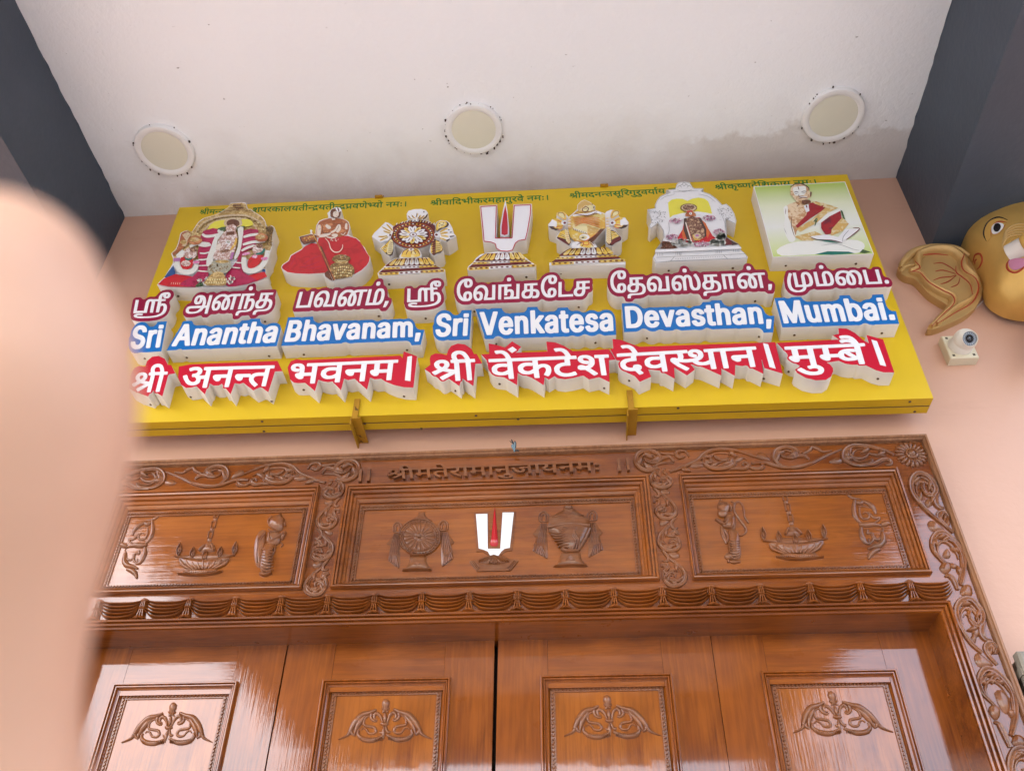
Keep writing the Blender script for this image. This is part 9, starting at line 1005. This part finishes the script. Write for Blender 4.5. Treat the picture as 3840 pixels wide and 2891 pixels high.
# head: a swelling form that turns away past the right edge
q = MB()
head = [(840, 680), (862, 600), (900, 510), (965, 430), (1050, 392), (1140, 372), (1260, 350), (1400, 330), (1560, 350), (1700, 420), (1790, 540), (1830, 700), (1810, 900), (1760, 1080), (1640, 1200), (1480, 1256), (1330, 1262), (1200, 1240), (1110, 1200), (1045, 1150), (1012, 1080), (985, 960), (930, 840)]
q.dome(cf(head, YE - .02), .155, YE - .02, rings=9, n=3, base=.045, cen=c2('F', 1330, 830, YE))
q.dome(cf([(1190, 400), (1250, 340), (1400, 320), (1540, 370), (1560, 480), (1400, 530), (1250, 500)], YE - .12), .09, YE - .10, rings=5, n=2)
ridge(q, [(1440, 520), (1450, 700), (1500, 900), (1560, 1100), (1540, 1330), (1470, 1450)], 300, 260, YE - .10, w1=.55, w0=1, n=5, k=10)
q.dome(cf([(1010, 560), (1060, 480), (1150, 440), (1230, 460), (1200, 540), (1120, 600), (1050, 640)], YE - .12), .045, YE - .105, rings=4, n=2)
hd = q.build('head', gold, el_)
# eye, tusk and mouth lie on the swell of the head: find its depth under each mark by ray
bm = bmesh.new(); bm.from_mesh(hd.data); from mathutils.bvhtree import BVHTree; bvh = BVHTree.FromBMesh(bm); bm.free()
def on_head(x, y):
    c_ = CR['F']; r = ray(c_[0] + x * c_[2], c_[1] + y * c_[2]); h = bvh.ray_cast(Vector((0, 0, CAMZ)), Vector(r).normalized())
    return h[0] if h[0] else Vector((r[0] * YE / r[1], YE, CAMZ + r[2] * YE / r[1]))
def on_tube(q, pts, wd, h, n=4, m=0):
    P3 = [on_head(*p) for p in smooth(pts, n)]; k = 6; rows = []
    for i, p in enumerate(P3):
        a = P3[max(0, i - 1)]; b = P3[min(len(P3) - 1, i + 1)]; d = (b - a).normalized(); vw = (Vector((0, 0, CAMZ)) - p).normalized(); nr = d.cross(vw).normalized(); up = nr.cross(d).normalized()
        t = i / (len(P3) - 1); e = .35 + .65 * min(1, t / .25, (1 - t) / .25)
        rows.append([q.pt(*(p + nr * (math.cos(math.pi * j / k) * wd * u / 2 * e) + up * (math.sin(math.pi * j / k) * h * u * e))) for j in range(k + 1)])
    for a, b in zip(rows, rows[1:]):
        for j in range(k): q.face([a[j], b[j], b[j + 1], a[j + 1]], m, True)
def on_patch(q, pts, lift, m=0):
    pts = smooth(pts, 3, True); vw = None; l = []
    for p in pts: v_ = on_head(*p); l.append(v_ + (Vector((0, 0, CAMZ)) - v_).normalized() * lift)
    cx, cy = sum(p[0] for p in pts) / len(pts), sum(p[1] for p in pts) / len(pts); c_ = on_head(cx, cy); c_ = c_ + (Vector((0, 0, CAMZ)) - c_).normalized() * (lift + .003)
    ids = [q.pt(*v_) for v_ in l]; ci = q.pt(*c_)
    for i in range(len(ids)): q.face([ids[i], ids[(i + 1) % len(ids)], ci], m, True)
q = MB(); on_patch(q, [(1020, 560), (1050, 490), (1120, 455), (1195, 470), (1180, 520), (1140, 580), (1080, 605), (1045, 640)], .002, 0); on_patch(q, [(1085, 575), (1080, 520), (1120, 490), (1170, 500), (1168, 530), (1130, 570)], .006, 1); on_patch(q, [(1092, 535), (1105, 500), (1135, 495), (1152, 520), (1135, 555), (1108, 560)], .0085, 2)
on_tube(q, [(1040, 635), (1018, 580), (1035, 510), (1080, 465), (1140, 448), (1205, 470)], 14, 8, m=2); on_tube(q, [(1075, 605), (1080, 540), (1110, 495), (1150, 482), (1200, 490)], 13, 8, m=3); on_tube(q, [(1085, 580), (1130, 572), (1190, 505)], 11, 7, m=3)
q.build('eye', [yelp, eyew, blackp, redp], hd)
q = MB(); on_tube(q, [(935, 800), (950, 745), (990, 735), (1008, 780), (990, 830), (965, 855)], 17, 7, m=0); on_tube(q, [(950, 820), (952, 785), (968, 775)], 12, 6); q.build('cheek_mark', [redp], hd); q = MB()
on_tube(q, [(1332, 620), (1270, 630), (1220, 680), (1222, 740), (1245, 775)], 14, 7); on_tube(q, [(1230, 770), (1200, 810), (1205, 855), (1260, 880), (1320, 850), (1345, 800)], 15, 7)
on_tube(q, [(1340, 605), (1260, 612), (1200, 670), (1205, 740)], 22, 9, m=1); q.build('mouth_outline', [redp, yelp], hd)
q = MB()
for i in range(5): on_tube(q, [(1345, 590 - 22 * i), (1270, 585 - 20 * i), (1195, 615 - 16 * i), (1160, 690 - 10 * i)], 15, 9)
q.build('trunk_wrinkles', goldd, hd)
q = MB(); on_patch(q, [(1225, 775), (1215, 830), (1260, 860), (1330, 830), (1345, 770)], .004); q.build('mouth', pinkp, hd)
q = MB(); p0, p1 = on_head(1255, 700), on_head(1345, 695); ax = Vector((.62, -.75, -.12)).normalized(); b0 = on_head(1290, 700) - ax * .03
Mx = Matrix.Translation(b0) @ ax.to_track_quat('Z', 'Y').to_matrix().to_4x4(); rr = 78 * u
q.lathe([(rr * .98, 0), (rr, .03), (rr * .92, .10), (rr * .7, .20), (rr * .35, .27), (.002, .29)], Mx, n=28); tk = q.build('tusk', ivory, hd)
q = MB(); q.lathe([(rr * 1.0, .052), (rr * 1.12, .056), (rr * 1.12, .068), (rr * 1.0, .072)], Mx, n=28, cap=False); q.build('tusk_ring', yelp, tk)
# ------------------------------------------------------------------ dome camera on its box
cream = paint('camera_cream', (.66, .60, .44), rough=.42, var=.05, dirt=(.3, .22, .13), dsc=70, dth=.75); camw = paint('camera_white', (.72, .68, .60), rough=.3, var=.03)
t = thing('security_camera', 'cream dome security camera on a square box below the elephant ear', 'camera', (1.26, YW, 3.47))
Yb = YW - .036
cb = lambda pts: cps('CC', pts, Yb)
fq = [(345, 405), (587, 392), (468, 215), (272, 232)]   # BL, BR, TR, TL of the box front
a = cb(fq); q = MB(); x0 = (a[0][0] + a[3][0]) / 2; x1 = (a[1][0] + a[2][0]) / 2; z0 = (a[0][1] + a[1][1]) / 2; z1 = (a[2][1] + a[3][1]) / 2
q.rects((x0, x1, z0, z1), (x0 + .003, x1 - .003, z0 + .003, z1 - .003), [(0, YW + .002), (0, Yb + .003), (1, Yb)]); q.sheet([[(x0 + .003, z0 + .003), (x1 - .003, z0 + .003), (x1 - .003, z1 - .003), (x0 + .003, z1 - .003)]], Yb); bx_ = q.build('mounting_box', cream, t)
q = MB()
slot_m = paint('slot_dark', (.10, .08, .05), rough=.6)
for sx in (x0 + .013, x1 - .013):
    for sz in (z0 + .012, z1 - .012): q = MB(); q.box(sx - .0038, sx + .0038, Yb - .0006, Yb + .001, sz - .004, sz + .004); q.build('screw_slot', slot_m, bx_)
xc, zc = (x0 + x1) / 2, (z0 + z1) / 2; W_ = x1 - x0
Mx = Matrix.Translation((xc, Yb, zc)) @ Matrix.Rotation(math.pi / 2, 4, 'X'); r0 = W_ * .40
q = MB(); q.lathe([(r0 * 1.06, -.0005), (r0 * 1.06, .006), (r0 * .98, .012), (r0 * .9, .020), (r0 * .84, .024), (r0 * .80, .026)], Mx, n=48, cap=False)
ball_c = Vector((xc + .006, Yb - .031, zc)); Rb = r0 * 1.0
look = (Vector((.06, -.8, -.60))).normalized(); Mb = Matrix.Translation(ball_c) @ look.to_track_quat('Z', 'Y').to_matrix().to_4x4()
q.lathe([(Rb * math.sin(s_), Rb * math.cos(s_)) for s_ in (math.pi * (.27 + .73 * i / 20) for i in range(21))][::-1], Mb, n=48, cap=False); hs = q.build('dome_housing', camw, t)
q = MB(); zt = Rb * math.cos(math.pi * .27); rt = Rb * math.sin(math.pi * .27)
q.lathe([(rt, zt), (rt * .98, zt + .006), (rt * .90, zt + .008), (rt * .86, zt + .004)], Mb, n=48, cap=False); q.build('lens_collar', camw, hs)
q = MB(); q.lathe([(rt * .87, zt + .003), (rt * .5, zt + .0035), (rt * .46, zt + .0005), (.0005, zt + .0002)], Mb, n=40, cap=False); ln_ = q.build('lens_face', paint('lens_grey', (.16, .18, .21), rough=.12, coat=1, var=.2), hs)
q = MB(); q.lathe([(rt * .46, zt + .0042), (rt * .40, zt + .0064), (rt * .30, zt + .0042)], Mb, n=32, cap=False); q.build('lens_ring', blackp, ln_)
q = MB(); q.lathe([(rt * .31, zt + .002), (rt * .2, zt + .0045), (.0005, zt + .0056)], Mb, n=32, cap=False); q.build('lens', paint('lens_glass', (.02, .022, .03), rough=.03, coat=1), ln_)
q = MB()
for i in range(18):
    an = 2 * math.pi * i / 18; Ml = Mb @ Matrix.Translation((rt * .68 * math.cos(an), rt * .68 * math.sin(an), zt + .003)); q.lathe([(rt * .085, 0), (rt * .06, .0014), (.0003, .002)], Ml, n=8, cap=False)
q.build('infrared_lights', paint('ir_clear', (.34, .38, .42), rough=.1), ln_)
# ------------------------------------------------------------------ scrap of blue cloth tied to a nail over the doorway
t = thing('cloth_scrap', 'knotted scrap of faded blue cloth on a nail above the doorway', 'cloth', (-.21, YW, 3.15))
Yr = YF - .020; u = px('RG', Yr, 1200, 800); clm = paint('faded_blue_cloth', (.17, .25, .29), rough=.9, var=.35, bscale=300); cld = paint('cloth_dark', (.03, .032, .035), rough=.9)
q = MB()
for pts, wd in (([(1180, 540), (1190, 640), (1170, 780), (1150, 900)], 150), ([(1080, 640), (1060, 740), (1100, 860), (1160, 940)], 120), ([(1150, 860), (1160, 960), (1180, 1060)], 110), ([(1010, 680), (1020, 760), (1080, 850)], 70)): q.stroke(cps('RG', pts, Yr), wd * u, wd * .5 * u, Yr + .004, w1=.7)
q.build('knot', clm, t)
q = MB()
for pts, wd in (([(1120, 640), (1060, 520), (1000, 400)], 90), ([(1080, 610), (980, 540), (900, 460)], 40), ([(1190, 500), (1240, 560), (1245, 700), (1220, 860)], 50), ([(1150, 520), (1190, 480), (1230, 520)], 44), ([(1180, 1050), (1240, 1000), (1330, 1010), (1430, 1030)], 90), ([(1230, 960), (1330, 970), (1420, 1010)], 34)): q.stroke(cps('RG', pts, Yr), wd * u, wd * .5 * u, Yr + .002, w1=.6)
q.build('loose_ends', cld, t)
q = MB(); z_ = c2('RG', 1180, 640, Yr); q.lathe([(.002, -.045), (.002, .014), (.0042, .0145), (.0042, .016)], Matrix.Translation((z_[0], Yr + .03, z_[1])) @ Matrix.Rotation(math.pi / 2, 4, 'X'), n=10); q.build('nail', rivet_m, t)
# ------------------------------------------------------------------ weathered grey meter box at the right edge
t = thing('wall_box', 'grey weathered box on the wall beside the carved door jamb', 'box', (1.36, YW, 2.4))
Yx = YW - .085; grm = paint('weathered_grey', (.25, .215, .165), rough=.6, var=.2, dirt=(.12, .10, .08), dsc=40, dth=.7, bscale=60)
tl = c2('BX', 575, 318, Yx); q = MB(); x0 = tl[0]; z1 = tl[1]
q.rects((x0 - .006, x0 + .19, z1 - .30, z1 + .006), (x0 + .004, x0 + .18, z1 - .29, z1 - .004), [(0, Yx + .030), (0, Yx + .004), (.6, Yx), (1, Yx)]); q.sheet([[(x0 + .004, z1 - .29), (x0 + .18, z1 - .29), (x0 + .18, z1 - .004), (x0 + .004, z1 - .004)]], Yx); q.build('lid', grm, t)
q = MB(); q.box(x0 + .002, x0 + .185, Yx + .0301, YW - .0002, z1 - .295, z1 - .002); q.build('body', paint('weathered_grey_dark', (.18, .15, .115), rough=.7, var=.25, dirt=(.1, .08, .06), dsc=40, dth=.66), t)
for zh in (z1 - .05, z1 - .27): q = MB(); q.box(x0 - .009, x0 - .0062, Yx + .008, Yx + .05, zh, zh + .02); q.build('hinge', grm, t)
# ------------------------------------------------------------------ the photographer's finger in front of the lens
m, tr, B, N, L = new_mat('skin'); v = coords(N, L)
L.new(mixc(N, L, noise(N, L, v, 45, 5, .7, .6), (.46, .25, .15), (.61, .36, .235)), B.inputs['Base Color']); B.inputs['Roughness'].default_value = .5
B.inputs['Subsurface Weight'].default_value = .12; B.inputs['Subsurface Radius'].default_value = (.006, .002, .001); B.inputs['Subsurface Scale'].default_value = 1.0
bump(N, L, B, noise(N, L, v, 900, 3), .15, .0004); skin = m
hand = MB(); camM = co.matrix_world
def ch(x, y, z): return camM @ Vector((x, -y, -z))     # camera measures: right, down, ahead (metres)
def limb(q, pts, n=20, capk=6):
    """round limb through (x, y, z, radius) joints with domed ends"""
    sm = smooth(pts, 6); rows = []
    P3 = [ch(*p[:3]) for p in sm]
    for i, p in enumerate(P3):
        a = P3[max(0, i - 1)]; b = P3[min(len(P3) - 1, i + 1)]; d = (b - a).normalized()
        e1 = d.cross(Vector((.3, .8, .5))).normalized(); e2 = d.cross(e1)
        rows.append((p, d, e1, e2, sm[i][3]))
    rings = []
    p, d, e1, e2, r = rows[0]
    for k in range(capk, 0, -1):
        an = math.pi / 2 * k / capk; rings.append([q.pt(*(p - d * r * math.sin(an) + (e1 * math.cos(s) + e2 * math.sin(s)) * max(1e-4, r * math.cos(an)))) for s in (2 * math.pi * j / n for j in range(n))])
    for p, d, e1, e2, r in rows: rings.append([q.pt(*(p + (e1 * math.cos(s) + e2 * math.sin(s)) * r)) for s in (2 * math.pi * j / n for j in range(n))])
    for k in range(1, capk + 1):
        an = math.pi / 2 * k / capk; rings.append([q.pt(*(p + d * r * math.sin(an) + (e1 * math.cos(s) + e2 * math.sin(s)) * max(1e-4, r * math.cos(an)))) for s in (2 * math.pi * j / n for j in range(n))])
    for a, b in zip(rings, rings[1:]):
        for j in range(n): k = (j + 1) % n; q.face([a[j], a[k], b[k], b[j]], 0, True)
    q.face(rings[0][::-1]); q.face(rings[-1])
zf = .055
def fp(u_, v_): return ((u_ - 1920) / F * zf, (v_ - 1445.5) / F * zf)
def fj(u_, v_, r): x, y = fp(u_, v_); return (x, y, zf, r / F * zf)
FING = [fj(-35, 1120, 420), fj(-25, 1290, 492), fj(-25, 1480, 520), fj(-40, 1750, 502), fj(-60, 2050, 450), fj(-85, 2400, 398), fj(-90, 2800, 372), fj(-80, 3300, 410)]
FING = FING + [(-.0345, .052, .053, .0078), (-.036, .066, .050, .0088), (-.040, .082, .044, .0098)]
limb(hand, FING, n=32, capk=9)
limb(hand, [(-.058, .060, .052, .0068), (-.060, .052, .040, .0078), (-.060, .068, .028, .0085), (-.058, .088, .034, .0098)])      # middle finger folded
limb(hand, [(-.076, .066, .050, .0064), (-.078, .058, .040, .0074), (-.078, .074, .028, .0082), (-.075, .092, .032, .0095)])
limb(hand, [(-.092, .076, .046, .0056), (-.094, .069, .038, .0064), (-.094, .082, .028, .0072), (-.090, .098, .032, .0085)])
limb(hand, [(-.020, .092, .030, .0085), (-.024, .104, .028, .0098), (-.038, .120, .030, .013), (-.056, .132, .034, .017)])        # thumb
limb(hand, [(-.044, .088, .040, .013), (-.048, .115, .037, .016), (-.056, .142, .036, .018)])                                   # palm
limb(hand, [(-.062, .090, .036, .0135), (-.064, .115, .036, .017), (-.066, .145, .036, .0185)])
limb(hand, [(-.082, .096, .034, .013), (-.080, .118, .035, .0165), (-.074, .146, .036, .018)])
limb(hand, [(-.065, .140, .036, .024), (-.068, .175, .036, .024), (-.074, .24, .034, .027), (-.082, .33, .030, .034)])           # wrist and forearm
ho = hand.build('person', skin); tag(ho, 'out of focus fingertip of the photographer held before the lens', 'person')
md = ho.modifiers.new('Remesh', 'REMESH'); md.mode = 'VOXEL'; md.voxel_size = .0013; md.use_smooth_shade = True
md = ho.modifiers.new('Smooth', 'SMOOTH'); md.factor = .5; md.iterations = 8
